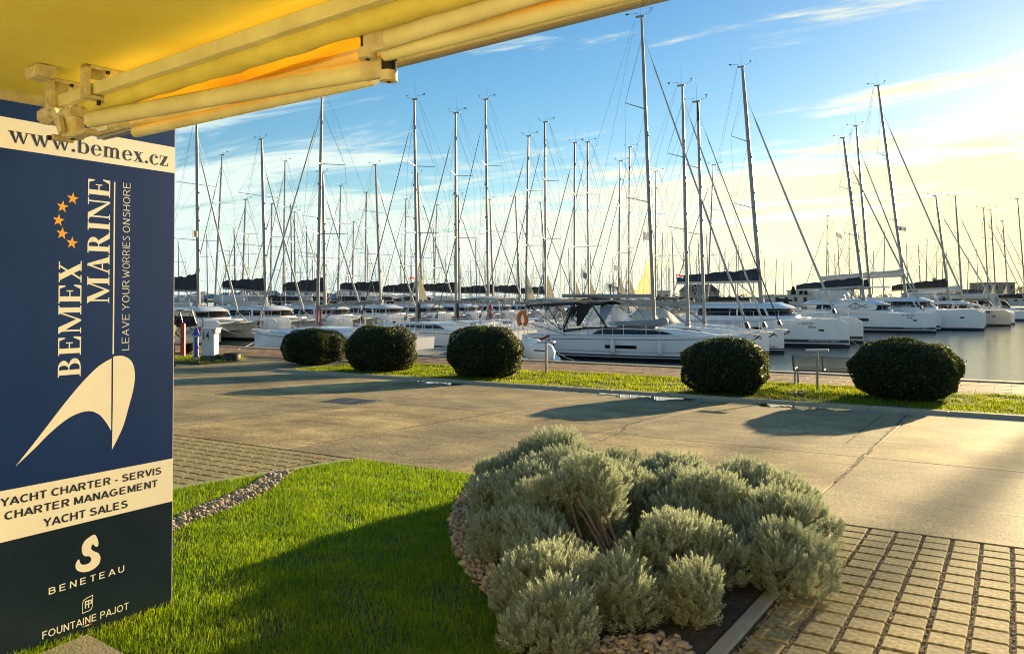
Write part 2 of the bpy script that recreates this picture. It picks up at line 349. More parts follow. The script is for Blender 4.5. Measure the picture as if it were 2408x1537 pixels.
crack('crack', [gp(1966,1133), gp(2040,1062), gp(2132,975)], 0.016, 5)
crack('crack', [gp(1985,1045), gp(2060,985), gp(2080,972)], 0.008, 6)
crack('crack', [gp(423,1002), gp(600,978), gp(796,954), gp(1000,925)], 0.014, 7)
crack('crack', [gp(725,1045), gp(900,1016), gp(1234,958)], 0.012, 8)
crack('crack', [gp(683,937), gp(846,916)], 0.014, 9)
crack('crack', [gp(500,925), gp(640,941), gp(700,942)], 0.008, 12)
crack('crack', [gp(1340,1042), gp(1700,1050), gp(2100,1052)], 0.005, 13)
crack('crack', [gp(1860,1020), gp(1900,1018)], 0.02, 10); crack('crack', [gp(1462,1018), gp(1500,1020)], 0.02, 11)
crack('crack', [gp(2240,978), gp(2260,985), gp(2407,993)], 0.006, 14)
b = MB()
p0 = G(1975, 1162); p1 = G(2407, 1214)
for k in range(60):
    a = p0.lerp(p1, k/60); c = p0.lerp(p1, (k + random.uniform(0.5, 1.0))/60); wv = 0.008*random.uniform(.6,1.3)
    b.add([(a.x,a.y-wv,gz(a.y)+.004),(c.x,c.y-wv,gz(c.y)+.004),(c.x,c.y+wv,gz(c.y)+.004),(a.x,a.y+wv,gz(a.y)+.004)], [(0,1,2,3)])
b.build('painted_line', M_PAINT, road)
# manhole cover
mh = G(817, 944.5); MX, MY = mh.x, mh.y
mo = empty('manhole_cover', (MX, MY, gz(MY)), label='square dark iron manhole cover set in the concrete road', cat='manhole cover')
b = MB(); b.box((MX-.55,MY-.50,gz(MY)-.03),(MX+.55,MY+.50,gz(MY)+.006)); b.build('frame', M_IRON, mo)
for i in range(2):
    for j in range(6):
        b = MB(); x0 = MX - .5 + i*.505; y0 = MY - .45 + j*.152
        b.cbox((x0, y0, gz(y0)-.01), (x0+.49, y0+.138, gz(MY)+.014), .004); b.build('plate', M_IRON, mo)
# drain grate by the kerb
dg = G(1345*1.0, 931); dx, dy = -9.6, 18.72
do = empty('drain_grate', (dx, dy, gz(dy)), label='small iron drain grate in the gutter below the third hedge', cat='drain')
b = MB(); b.box((dx-.3,dy-.12,gz(dy)-.02),(dx+.3,dy+.12,gz(dy)+.004)); b.build('frame', M_CRACK, do)
for i in range(9):
    b = MB(); b.box((dx-.28+i*.064,dy-.11,gz(dy)),(dx-.245+i*.064,dy+.11,gz(dy)+.012)); b.build('bar', M_IRON, do)

# kerb: shallow gutter slab + low kerb stones
KX0 = -20.6                                # the planted strip starts here
kerb = empty('kerb', (0, YK, ZF)); tag(kerb, 'low pale concrete kerb along the planted strip', 'kerb', kind='structure')
def kstone(L):
    b = MB(); b.box((0.004,-.25,-.06),(L-.004,.14,.012)); b.cbox((0.004,.14,-.06),(L-.004,.36,.075),.02); return b.mesh('kerb_stone', M_KERB)
km = kstone(1.5); km2 = kstone(1.5)
for i in range(int((X1 - KX0)/1.5)): link('kerb_stone', km, kerb, (KX0 + i*1.5, 0, random.uniform(-.004,.004)))
b = MB(); b.grid([[(X0, y, gz(y)-.004), (KX0, y, gz(y)-.004)] for y in (YK-.25, YK, 22.2)]); tag(b.build('apron', M_CONC), 'concrete apron joining road and quay', 'apron', kind='structure')

# wet gutter: shallow puddles on the road edge
def puddle(name, x0, x1, yc, wy, seed):
    r = random.Random(seed); n = 46; a = []; c = []
    for i in range(n + 1):
        u = i / n; x = x0 + (x1-x0)*u; e = max(0.03, math.sin(math.pi*u)**0.45)
        ww = wy * e * (0.6 + 0.4*math.sin(u*17+seed) + r.uniform(-.2,.2))
        y_ = yc - abs(ww); zl = gz(yc)+.024; a.append((x, y_, zl)); c.append((x, yc+.02+r.uniform(0,.05), zl))
    b = MB(); b.grid([a, c]); return tag(b.build(name, M_PUDDLE), kind='structure')
M_PUDDLE = mat('puddle_water', (0.035,0.033,0.028), 0.03, spec=0.6, bump=0.02, bscale=3)
M_DAMP = mat('damp_concrete', (0.075,0.068,0.055), 0.32, var=(0.12,0.11,0.09), scale=3, bump=0.3, bscale=60)
puddle('puddle', G(1395,928).x, G(1640,940).x, 18.64, .62, 2); puddle('puddle', G(1785,948).x, G(2010,962).x, 18.64, .66, 5)
puddle('puddle', G(1000,895).x, G(1130,902).x, 18.64, .40, 8)

# promenade of brick courses along the quay, laid one by one
prom = empty('promenade', (0, YP, ZF)); tag(prom, 'reddish brick promenade along the quay edge', 'promenade', kind='structure')
b = MB(); b.box((X0, YQ-.38, ZF-.5), (X1, YQ, ZF+.035)); b.build('coping', M_KERB, prom)
b = MB(); b.grid([[(X0, y, ZF-.03), (X1, y, ZF-.03)] for y in (22.2, YQ-.38)]); b.build('joint_bed', M_CRACK, prom)
def tilemesh(lx, ly):
    b = MB(); b.cbox((-lx/2,-ly/2,-.05),(lx/2,ly/2,0),.008); return b.mesh('paving_tile', M_BRICK)
tm = tilemesh(.79, .39)
n_ind = 0; rest = MB(); cand = []
for j in range(9):
    y = YP + .21 + j*.40
    if y + .2 > YQ - .38: break
    for i in range(int((X1 - X0)/.80)):
        x = X0 + i*.80 + (.40 if j % 2 else 0)
        d = Vector((x, y, ZF)) - CAM; t = d.dot(FWD); px = PW/2 + d.dot(RGT)/t*FPX if t > 1 else -9999
        vis = 400 < px < 2420
        blocked = any(a < px < c for a, c in ((680,800),(815,975),(1050,1230),(1612,1800),(2008,2245)))
        cand.append((not (vis and not blocked), t, x, y))
cand.sort()
for k, (bad, t, x, y) in enumerate(cand):
    z = random.uniform(-.006, .004)
    if k < 290 and not bad: link('paving_tile', tm, prom, (x, y-YP, z))
    else: rest.cbox((x-.395, y-.195, ZF-.05), (x+.395, y+.195, ZF+z), .008)
tag(rest.build('paving_tiles', M_BRICK, prom), kind='stuff')

# driveway pavers: oblong blocks in columns, with gravel strips between the columns
dw = empty('driveway', (-1.3, YE, gz(YE))); tag(dw, 'driveway of oblong concrete blocks beside the lavender bed', 'driveway', kind='structure')
def paver(lx, ly, seed):
    r = random.Random(seed); b = MB(); b.cbox((-lx/2,-ly/2,-.09),(lx/2,ly/2,0),.008); return b.mesh('paver', M_PAVER)
pitchx, pitchy, lx, ly = .212, .2217, .184, .196
pm = [paver(lx, ly, i) for i in range(3)]
tilt = math.atan(SLOPE)
def pav_field(parent, xa, xb, ya, yb, test, limit):
    cells = []
    nx = int((xb-xa)/pitchx); ny = int((yb-ya)/pitchy)
    for i in range(nx):
        for j in range(ny):
            x = xa + (i+.5)*pitchx; y = yb - (j+.5)*pitchy
            if test(x, y): cells.append(((Vector((x,y,gz(y)))-CAM).length, x, y))
    def inview(c):
        d = Vector((c[1], c[2], gz(c[2]))) - CAM; t = d.dot(FWD)
        if t < .5: return False
        px = PW/2 + d.dot(RGT)/t*FPX; py = PCY - d.dot(UPV)/t*FPX
        return -60 < px < PW+60 and py < PH+60
    cells.sort(key=lambda c: (not inview(c), c[0])); rest = MB()
    for k, (d, x, y) in enumerate(cells):
        z = gz(y) + random.uniform(-.0015,.0015)
        if k < limit and inview((d,x,y)):
            o = link('paver', pm[k % 3], parent, (x + random.uniform(-.004,.004) - parent.location.x, y + random.uniform(-.003,.003) - parent.location.y, z - parent.location.z))
            o.rotation_euler = (-tilt + random.uniform(-.005,.005), random.uniform(-.005,.005), random.uniform(-.010,.010))
        else: rest.cbox((x-lx/2, y-ly/2, z-.09), (x+lx/2, y+ly/2, z), .012)
    if rest.v: tag(rest.build('far_pavers', M_PAVER, parent), kind='stuff')
pav_field(dw, -1.28, 7.6, -1.0, YE - .02, lambda x, y: True, 295)
b = MB(); b.grid([[(-1.28, y, gz(y)-.017), (12, y, gz(y)-.017)] for y in (-2, YE-.01)]); o = b.build('gravel_strip', M_GRAVELBED, dw)
# small gravel in the strips
def pebbles(n, fn, smin, smax, seed):
    r = np.random.default_rng(seed)
    ico = np.array([(0,0,1),(.89,0,.45),(.28,.85,.45),(-.72,.53,.45),(-.72,-.53,.45),(.28,-.85,.45),(.72,.53,-.45),(-.28,.85,-.45),(-.89,0,-.45),(-.28,-.85,-.45),(.72,-.53,-.45),(0,0,-1)])
    fc = np.array([(0,1,2),(0,2,3),(0,3,4),(0,4,5),(0,5,1),(1,6,2),(2,7,3),(3,8,4),(4,9,5),(5,10,1),(6,7,2),(7,8,3),(8,9,4),(9,10,5),(10,6,1),(11,7,6),(11,8,7),(11,9,8),(11,10,9),(11,6,10)])
    pos = np.array([fn(r) for _ in range(n)]); s = r.uniform(smin, smax, n)
    ax = r.uniform(.6, 1.25, (n,1,3)); ax[:,:,2] *= .65
    jit = 1 + r.uniform(-.22, .22, (n,12,1)); V = ico[None] * jit * ax
    a = r.uniform(0, 6.28, n); ca, sa = np.cos(a)[:,None], np.sin(a)[:,None]
    X = V[...,0]*ca - V[...,1]*sa; Y = V[...,0]*sa + V[...,1]*ca
    b_ = r.uniform(-.6,.6,n); cb, sb = np.cos(b_)[:,None], np.sin(b_)[:,None]
    V2 = np.stack([X, Y*cb - V[...,2]*sb, Y*sb + V[...,2]*cb], -1) * s[:,None,None] + pos[:,None,:]
    F = (fc[None] + (np.arange(n)*12)[:,None,None])
    return V2.reshape(-1,3), F.reshape(-1,3)
def strip_pos(r):
    i = r.integers(0, 12); y = YE - 4.2*r.random()**1.0 ; x = -1.28 + i*pitchx + r.uniform(-.02,.02)
    return (x, y, gz(y) - .013)
V, F = pebbles(11000, strip_pos, .004, .009, 11)
jg = tag(link('joint_gravel', npmesh('joint_gravel', V, F, M_STONE), dw), kind='stuff'); jg.location = -dw.location

dw2 = empty('driveway', (-7.2, YE, gz(YE))); tag(dw2, 'driveway of oblong concrete blocks beyond the lawn and gravel strip', 'driveway', kind='structure')
e0, e1 = G(405,1150), G(850,1077)
def left_of_edge(x, y): return x < e0.x + (e1.x-e0.x)*(y-e0.y)/(e1.y-e0.y) - .14
pav_field(dw2, -16.0, -6.6, 2.5, YE - .02, left_of_edge, 295)
b = MB(); b.grid([[(-16, y, gz(y)-.022), (-6.9, y, gz(y)-.022)] for y in (2.5, YE-.01)]); b.build('gravel_strip', M_GRAVELBED, dw2)

eg2 = empty('edging', (e1.x, e1.y, gz(e1.y))); tag(eg2, 'pale concrete edging between far block driveway and lawn', 'edging', kind='structure')
for k in range(4):
    f0_, f1_ = -.5+1.45*k/4, -.5+1.45*(k+1)/4; a_ = e0.lerp(e1, f0_); c_ = e0.lerp(e1, f1_); b = MB(); b.obox((a_.x-.06,a_.y+.003,gz(a_.y)-.06),(c_.x-.06,c_.y-.003,gz(c_.y)-.06),.11,.13,ch=.01); b.build('edging_stone', M_KERB, eg2)
# edging stones of the bed
eg = empty('edging', (-1.36, 6, gz(6))); tag(eg, 'pale concrete edging between lavender bed and block driveway', 'edging', kind='structure')
for k in range(5):
    y0 = 3.0 + k*1.0; b = MB(); b.obox((-1.365, y0+.004, gz(y0)-.068), (-1.365, y0+.996, gz(y0+1)-.068), .10, .15, ch=.012); b.build('edging_stone', M_KERB, eg)

# concrete terrace by the sign
c0 = G(205, 1503)
A = G(105,1540); B = G(275,1540)
poly = [(c0.x, c0.y), (A.x + (A.x-c0.x)*6, A.y + (A.y-c0.y)*6), (c0.x - 1, c0.y - 9), (B.x + (B.x-c0.x)*14, B.y + (B.y-c0.y)*14)]
def ccw(p):
    s = sum(p[i][0]*p[(i+1)%len(p)][1] - p[(i+1)%len(p)][0]*p[i][1] for i in range(len(p))); return p if s > 0 else p[::-1]
tb = MB(); tb.prism(ccw(poly), gz(c0.y)-.3, gz(c0.y)+.03); tag(tb.build('terrace', M_KERB), 'pale concrete terrace slab', 'terrace', kind='structure')

# ------------------------------------------------------------------ grass
M_GRASS = leafmat('grass_blade', (0.03,0.085,0.003), (0.22,0.31,0.005), 0.5, 0.46, (0.40,0.60,0.006), 0.2, (.46,.38,.14), .94, 2.6)
M_GRASS2 = leafmat('strip_grass_blade', (0.03,0.060,0.004), (0.22,0.26,0.008), 0.5, 0.46, (0.44,0.54,0.008), 0.2, (.36,.30,.10), .94, 1.3)
def blades(P, hmin, hmax, wmin, wmax, seed, lean=0.6):
    r = np.random.default_rng(seed); n = len(P)
    h = r.uniform(hmin, hmax, n); w = r.uniform(wmin, wmax, n); a = r.uniform(0, 2*np.pi, n); l = np.abs(r.normal(0, lean, n))
    d = np.stack([np.cos(a), np.sin(a), np.zeros(n)], 1); s = np.stack([-np.sin(a), np.cos(a), np.zeros(n)], 1)
    up = np.array([0,0,1.0])
    mid = P + up*(h*.62)[:,None] + d*(h*.30*l)[:,None]; tip = P + up*(h*(1-.22*np.minimum(l,2)))[:,None] + d*(h*1.0*l)[:,None]
    V = np.stack([P - s*w[:,None]*.5, P + s*w[:,None]*.5, mid - s*w[:,None]*.36, mid + s*w[:,None]*.36, tip], 1).reshape(-1,3)
    b_ = (np.arange(n)*5)[:,None]
    F = np.concatenate([b_ + np.array([[0,1,3]]), b_ + np.array([[0,3,2]]), b_ + np.array([[2,3,4]])], 0)
    return V, F
def inpoly(P, poly):
    x, y = P[:,0], P[:,1]; ins = np.zeros(len(P), bool); n = len(poly); j = n-1
    for i in range(n):
        xi, yi = poly[i]; xj, yj = poly[j]
        c = ((yi > y) != (yj > y)) & (x < (xj-xi)*(y-yi)/((yj-yi) or 1e-9) + xi); ins ^= c; j = i
    return ins
def gzn(y): return -SLOPE*np.minimum(y, YK)
# outlines: gravel band of the bed (arc) and the gravel strip by the far driveway
ARC = [gp(1150,1108), gp(1078,1165), gp(1056,1222), gp(1062,1290), gp(1100,1352), gp(1160,1420), gp(1225,1482), gp(1285,1530), gp(1320,1580)]
ARCI = [gp(1165,1112), gp(1130,1180), gp(1120,1225), gp(1130,1282), gp(1165,1335), gp(1225,1395), gp(1290,1445), gp(1370,1490), gp(1450,1520)]
STR_L = [gp(640,1112), gp(560,1158), gp(470,1195), gp(395,1226), gp(340,1245)]
STR_R = [gp(692,1106), gp(640,1150), gp(540,1200), gp(460,1225), gp(395,1258), gp(340,1278)]
EDGE = (e0.x, e0.y), (e1.x, e1.y)
lawn_poly = [gp(700,1102), gp(852,1077), (gp(852,1077)[0], YE-.03), (gp(1150,1108)[0], YE-.03)] + ARC + [(-1.9,2.6), (-4.6,1.6), (-5.2,2.2), (-6.3,3.3)] + STR_R[::-1]
outer_poly = [EDGE[0], EDGE[1], gp(700,1102)] + STR_L + [(-6.9,3.2), (-7.6,3.2)]
bb = MB()
bb.grid([[(-7.6, y, gz(y)-.012), (-1.30, y, gz(y)-.012)] for y in (1.0, 4.0, YE-.02)])
tag(bb.build('lawn_soil', M_LAWNSOIL), kind='structure')
N_ = 520000; P = np.stack([rng.uniform(-7.6,-1.4,N_), rng.uniform(1.6, YE-.02, N_), np.zeros(N_)], 1)
ok = inpoly(P, lawn_poly) | inpoly(P, outer_poly); P = P[ok]
# clumpy density
cl = np.sin(P[:,0]*5.1+np.sin(P[:,1]*3.3)*2)*np.sin(P[:,1]*4.7+1.3*np.sin(P[:,0]*2.1)); P = P[rng.random(len(P)) < .62+.38*cl]
P[:,2] = gzn(P[:,1]) - .012
V, F = blades(P, .020, .062, .0028, .0052, 3, .8)
lawn = link('lawn', npmesh('lawn', V, F, M_GRASS)); tag(lawn, 'sunlit green lawn with uncut blades beside the sign', 'lawn', kind='stuff')
# grass strip between kerb and promenade
N_ = 150000; xx = rng.uniform(-20.4, 6, N_); yy = rng.uniform(YK+.38, YP+.08, N_)
yy = np.where(rng.random(N_) < .1, YP + rng.normal(0, .06, N_), yy)
P = np.stack([xx, yy, np.full(N_, ZF)], 1)
cl = np.sin(xx*2.3+np.sin(yy*1.9)*2)*np.sin(yy*3.1+1.7*np.sin(xx*1.3)); P = P[rng.random(len(P)) < .50+.50*cl]
V, F = blades(P, .03, .095, .008, .016, 5, .8)
tag(link('grass_strip', npmesh('grass_strip', V, F, M_GRASS2)), 'bright grass strip between kerb and promenade under the hedges', 'grass', kind='stuff')
b = MB(); b.grid([[(KX0, y, ZF+.0), (X1, y, ZF+.0)] for y in (YK+.3, YP)]); tag(b.build('strip_soil', M_LAWNSOIL), kind='structure')
# small planted island by the pedestal
isl = [gp(404,853), gp(404,842), gp(470,838), gp(560,838), gp(582,843), gp(560,850), gp(470,857)]
b = MB(); b.prism(ccw([(x,y) for x,y in isl]), ZF-.05, ZF+.05); tag(b.build('verge', M_LAWNSOIL), kind='structure')
N_ = 16000; P = np.stack([rng.uniform(-34,-20,N_), rng.uniform(19,25,N_), np.full(N_, ZF+.04)], 1); P = P[inpoly(P, isl)]
V, F = blades(P, .05, .13, .012, .022, 6, .7)
tag(link('verge_grass', npmesh('verge_grass', V, F, M_GRASS2)), 'patch of grass round the numbered pedestal', 'grass', kind='stuff')

# ------------------------------------------------------------------ gravel of the bed and of the strip
gb = empty('gravel_border', (-4.0, 5.6, gz(5.6))); tag(gb, 'border of pale pebbles round the lavender bed', 'gravel', kind='stuff')
bed_poly = ARC + [(-1.42, 3.2), (-1.42, YE-.03), gp(1165,1112)]
bm = MB(); bm.add([(x,y,gz(y)+.0) for x,y in bed_poly], [tuple(range(len(bed_poly)))]); tag(bm.build('bed_soil', M_SOIL), kind='structure')
band = ARC + ARCI[::-1]; front = [gp(1290,1530), gp(1450,1500), gp(1590,1500), gp(1640,1545), (-1.45,3.4), (-2.2,3.2)]
strip = STR_L + STR_R[::-1]
def sample(polys, n, seed):
    r = np.random.default_rng(seed); out = []
    while len(out) < n:
        P = np.stack([r.uniform(-7.5,-1.4,4000), r.uniform(2.8,YE,4000)], 1); k = np.zeros(4000, bool)
        for p in polys: k |= inpoly(P, p)
        out.extend(P[k].tolist())
    return out[:n]
def stones_in(polys, n_small, n_big, parent, seed):
    S = sample(polys, n_small + n_big, seed); it = iter(S)
    V, F = pebbles(n_small, lambda r: (lambda p: (p[0], p[1], gz(p[1]) + r.uniform(0,.022)))(next(it)), .011, .026, seed)
    o = link('pebbles', npmesh('pebbles', V, F, M_STONE), parent); o.location = -parent.location; tag(o, kind='stuff')
    var = []
    for k in range(8):
        v, f = pebbles(1, lambda r: (0,0,0), .030, .034, 100+k+seed); var.append(npmesh('stone', v, f, M_STONE1))
    for k, p in enumerate(it):
        s = random.uniform(.65, 1.25); o = link('stone', var[k % 8], parent, (p[0]-parent.location.x, p[1]-parent.location.y, gz(p[1])-parent.location.z+.022), random.uniform(0,6.28), s)
stones_in([band, front], 3600, 260, gb, 21)
gs = empty('gravel_strip', (-6.6, 5.6, gz(5.6))); tag(gs, 'strip of pale pebbles running through the lawn', 'gravel', kind='stuff')
stones_in([strip], 1500, 130, gs, 22)
b = MB(); b.add([(x,y,gz(y)-.004) for x,y in strip], [tuple(range(len(strip)))]); b.build('fines', M_GRAVELBED, gs)
# ------------------------------------------------------------------ lettering
def _glyph(c):
    P = []; T, t, s, o = .175, .055, .045, .07
    def Rr(x0,y0,x1,y1): P.append([(x0,y0),(x1,y0),(x1,y1),(x0,y1)])
    def Q(*p): P.append(list(p))
    def stem(x, w=T, y0=0, y1=1, top=True, bot=True):
        Rr(x,y0,x+w,y1)
        if bot: Rr(x-o,y0,x+w+o,y0+s)
        if top: Rr(x-o,y1-s,x+w+o,y1)
    def bowl(cx,cy,rx,ry,tx,ty,a0,a1,n=14):
        for i in range(n):
            b0 = math.radians(a0+(a1-a0)*i/n); b1 = math.radians(a0+(a1-a0)*(i+1)/n)
            P.append([(cx+(rx-tx)*math.cos(b0),cy+(ry-ty)*math.sin(b0)),(cx+rx*math.cos(b0),cy+ry*math.sin(b0)),(cx+rx*math.cos(b1),cy+ry*math.sin(b1)),(cx+(rx-tx)*math.cos(b1),cy+(ry-ty)*math.sin(b1))])
    xh = .68; w = .7
    if c == 'B':
        stem(.08); bowl(.32,.755,.26,.245,.17,.05,-90,90); bowl(.34,.27,.31,.27,.18,.05,-90,90); Rr(.25,.95,.33,1); Rr(.25,0,.35,.05); Rr(.25,.505,.34,.545); w = .70
    elif c == 'E':
        stem(.08); Rr(.25,.95,.63,1); Rr(.25,0,.65,.05); Rr(.25,.485,.46,.535); Q((.63,1),(.52,.95),(.60,.70),(.635,.70)); Q((.67,.33),(.63,.33),(.52,.05),(.65,0)); Rr(.43,.36,.465,.66); w = .70
    elif c == 'M':
        stem(.10,t); stem(.76,T); Q((.03,1),(.25,1),(.55,.14),(.46,0)); Q((.46,0),(.51,0),(.80,1),(.745,1)); w = 1.02
    elif c == 'X':
        Q((.05,1),(.27,1),(.69,0),(.47,0)); Q((.55,1),(.62,1),(.15,0),(.08,0)); Rr(0,.955,.34,1); Rr(.44,.955,.72,1); Rr(0,0,.26,.045); Rr(.40,0,.76,.045); w = .77
    elif c == 'A':
        Q((.355,1),(.41,1),(.14,0),(.08,0)); Q((.33,1),(.42,1),(.69,0),(.48,0)); Rr(.2,.30,.52,.355); Rr(0,0,.23,.045); Rr(.41,0,.76,.045); w = .76
    elif c == 'R':
        stem(.08); bowl(.32,.74,.28,.26,.18,.05,-90,90); Rr(.25,.95,.33,1); Rr(.25,.48,.33,.525); Q((.33,.50),(.48,.52),(.78,0),(.57,0)); Rr(.57,0,.82,.045); w = .80
    elif c == 'I': stem(.08); w = .34
    elif c == 'N':
        stem(.11,t,top=False); Rr(.67,0,.725,1); Rr(.57,.955,.82,1); Q((.02,1),(.26,1),(.725,.0),(.67,-.01)); Rr(-.02,.955,.2,1); w = .82
    elif c == 'w':
        Q((.03,xh),(.22,xh),(.38,0),(.30,0)); Q((.31,0),(.36,0),(.50,xh),(.445,xh)); Q((.37,xh),(.56,xh),(.72,0),(.64,0)); Q((.65,0),(.70,0),(.88,xh),(.82,xh))
        Rr(0,xh-.04,.27,xh); Rr(.34,xh-.04,.61,xh); Rr(.75,xh-.04,.95,xh); w = .94
    elif c == 'b':
        Rr(.08,0,.23,1); Rr(0,.96,.1,1); bowl(.37,.33,.27,.355,.16,.05,-125,125,20); w = .68
    elif c == 'e':
        bowl(.31,.33,.285,.355,.16,.045,85,275,18); bowl(.31,.33,.27,.355,.14,.045,0,90,9); Rr(.15,.345,.58,.39); bowl(.31,.33,.285,.355,.06,.07,270,328,7); w = .62
    elif c == 'm':
        for x in (.08,.40,.72): stem(x,.15,0,.5,top=False)
        Rr(.0,.64,.23,.68); Rr(.08,.4,.23,.68)
        bowl(.325,.43,.225,.26,.15,.08,-5,150); bowl(.645,.43,.225,.26,.15,.08,-5,150); w = 1.0
    elif c == 'x':
        Q((.04,xh),(.24,xh),(.56,0),(.36,0)); Q((.42,xh),(.48,xh),(.13,0),(.07,0)); Rr(0,xh-.04,.30,xh); Rr(.35,xh-.04,.56,xh); Rr(0,0,.22,.04); Rr(.31,0,.60,.04); w = .60
    elif c == 'c':
        bowl(.31,.33,.285,.355,.16,.045,70,275,18); bowl(.31,.33,.285,.355,.06,.07,270,325,7); bowl(.42,.53,.085,.085,.084,.084,0,360,12); Rr(.31,.635,.43,.68); w = .58
    elif c == 'z':
        Rr(.04,xh-.055,.50,xh); Rr(.02,0,.52,.055); Q((.31,xh-.03),(.50,xh-.03),(.22,.03),(.02,.03)); Rr(.03,.45,.07,xh); Rr(.485,0,.525,.24); w = .55
    elif c == '.':
        bowl(.14,.09,.095,.095,.094,.094,0,360,12); w = .28
    return P, w
def serif_polys(text, gap=.045):
    x = 0; out = []
    for c in text:
        p, w = _glyph(c); out += [[(a + x, b) for a, b in q] for q in p]; x += w + gap
    return out, x - gap
_STK = {'L':[[(0,1),(0,0),(.5,0)]],'E':[[(.5,1),(0,1),(0,0),(.5,0)],[(0,.52),(.42,.52)]],'A':[[(0,0),(.32,1),(.6,0)],[(.12,.36),(.52,.36)]],'V':[[(0,1),(.28,0),(.58,1)]],
 'Y':[[(0,1),(.28,.5),(.55,1)],[(.28,.5),(.22,0)]],'O':[[(.3+.3*math.cos(i*.524),.5+.5*math.sin(i*.524)) for i in range(13)]],'U':[[(0,1),(0,.25),(.12,.03),(.35,.03),(.5,.25),(.5,1)]],
 'R':[[(0,0),(0,1),(.35,1),(.5,.85),(.48,.62),(.3,.5),(0,.48)],[(.28,.5),(.56,0)]],'W':[[(0,1),(.2,0),(.42,.75),(.62,0),(.86,1)]],'I':[[(.05,1),(.05,0)]],
 'S':[[(.46,.88),(.3,1),(.1,.93),(.05,.74),(.25,.55),(.45,.38),(.43,.12),(.25,0),(.03,.1)]],'N':[[(0,0),(.05,1),(.48,0),(.53,1)]],'H':[[(0,1),(0,0)],[(.5,1),(.5,0)],[(0,.52),(.5,.52)]]}
def stroke_polys(text, w=.06, gap=.2):
    x = 0; out = []
    for c in text:
        if c == ' ': x += .38; continue
        mx = 0
        for line in _STK[c]:
            for (ax,ay),(bx,by) in zip(line, line[1:]):
                d = math.hypot(bx-ax, by-ay) or 1; nx, ny = -(by-ay)/d*w/2, (bx-ax)/d*w/2; ex, ey = (bx-ax)/d*w*.3, (by-ay)/d*w*.3
                out.append([(ax-ex+nx+x,ay-ey+ny),(ax-ex-nx+x,ay-ey-ny),(bx+ex-nx+x,by+ey-ny),(bx+ex+nx+x,by+ey+ny)]); mx = max(mx, ax, bx)
        x += mx + gap
    return out, x - gap
def _arc(cx, cy, rx, ry, a0, a1, n=9): return [(cx+rx*math.cos(math.radians(a0+(a1-a0)*i/n)), cy+ry*math.sin(math.radians(a0+(a1-a0)*i/n))) for i in range(n+1)]
_SANS = {'A':[[(.02,0),(.36,.97)],[(.36,.97),(.70,0)],[(.16,.28),(.56,.28)]],'B':[[(.08,0),(.08,1)],[(.08,.93),(.40,.93)]+_arc(.40,.73,.18,.20,90,-90,7)+[(.08,.53)],[(.40,.53)]+_arc(.40,.30,.23,.23,90,-90,7)+[(.08,.07)]],
 'C':[_arc(.40,.5,.33,.43,52,308,16)],'E':[[(.08,0),(.08,1)],[(.08,.93),(.60,.93)],[(.08,.52),(.55,.52)],[(.08,.07),(.62,.07)]],'F':[[(.08,0),(.08,1)],[(.08,.93),(.58,.93)],[(.08,.50),(.50,.50)]],
 'G':[_arc(.42,.5,.35,.43,52,330,16)+[(.74,.44)],[(.44,.46),(.81,.46)],[(.74,.46),(.74,.16)]],'H':[[(.08,0),(.08,1)],[(.62,0),(.62,1)],[(.08,.53),(.62,.53)]],'I':[[(.08,0),(.08,1)]],
 'L':[[(.08,0),(.08,1)],[(.08,.07),(.56,.07)]],'M':[[(.08,0),(.08,1)],[(.10,.97),(.42,.06)],[(.42,.06),(.74,.97)],[(.76,0),(.76,1)]],'N':[[(.08,0),(.08,1)],[(.10,.95),(.60,.05)],[(.62,0),(.62,1)]],
 'O':[_arc(.43,.5,.36,.43,0,360,20)],'P':[[(.08,0),(.08,1)],[(.08,.93),(.38,.93)]+_arc(.38,.70,.20,.23,90,-90,8)+[(.08,.47)]],'J':[[(.42,1),(.42,.28)]+_arc(.24,.26,.18,.19,0,-180,8)],
 'R':[[(.08,0),(.08,1)],[(.08,.93),(.42,.93)]+_arc(.42,.71,.19,.22,90,-90,8)+[(.08,.49)],[(.36,.47),(.64,.02)]],'S':[_arc(.34,.73,.24,.20,30,210,8)+[(.34,.53)][:0]+_arc(.33,.28,.27,.22,70,-155,9)],
 'T':[[(0,.93),(.62,.93)],[(.31,0),(.31,.95)]],'U':[[(.08,1),(.08,.35)]+_arc(.35,.35,.27,.29,180,360,9)+[(.62,1)]],'V':[[(.02,1),(.34,.04)],[(.34,.04),(.66,1)]],'Y':[[(.02,1),(.33,.48)],[(.64,1),(.33,.48)],[(.33,0),(.33,.5)]],'-':[[(.02,.36),(.32,.36)]]}
def sans_words(text, w=.17, gap=.14, space=.30, stretch=1.0):
    """words of a bold sans: list of polygon lists and the whole width"""
    x = 0; words = []
    for word in text.split(' '):
        out = []
        for c in word:
            mx = max(p[0] for l in _SANS[c] for p in l)
            for l in _SANS[c]:
                for k, ((ax,ay),(bx,by)) in enumerate(zip(l, l[1:])):
                    d = math.hypot(bx-ax, by-ay) or 1; nx, ny = -(by-ay)/d*w/2, (bx-ax)/d*w/2; e = .0 if len(l) == 2 else w*.10; ex, ey = (bx-ax)/d*e, (by-ay)/d*e
                    out.append([((q+x)*stretch, y) for q, y in ((ax-ex+nx,ay-ey+ny),(ax-ex-nx,ay-ey-ny),(bx+ex-nx,by+ey-ny),(bx+ex+nx,by+ey+ny))])
            x += mx + gap + (.08 if c in 'BCEGHIMNOPRSUDJ' else 0)
        words.append(out); x += space
    return words, (x - space - gap)*stretch
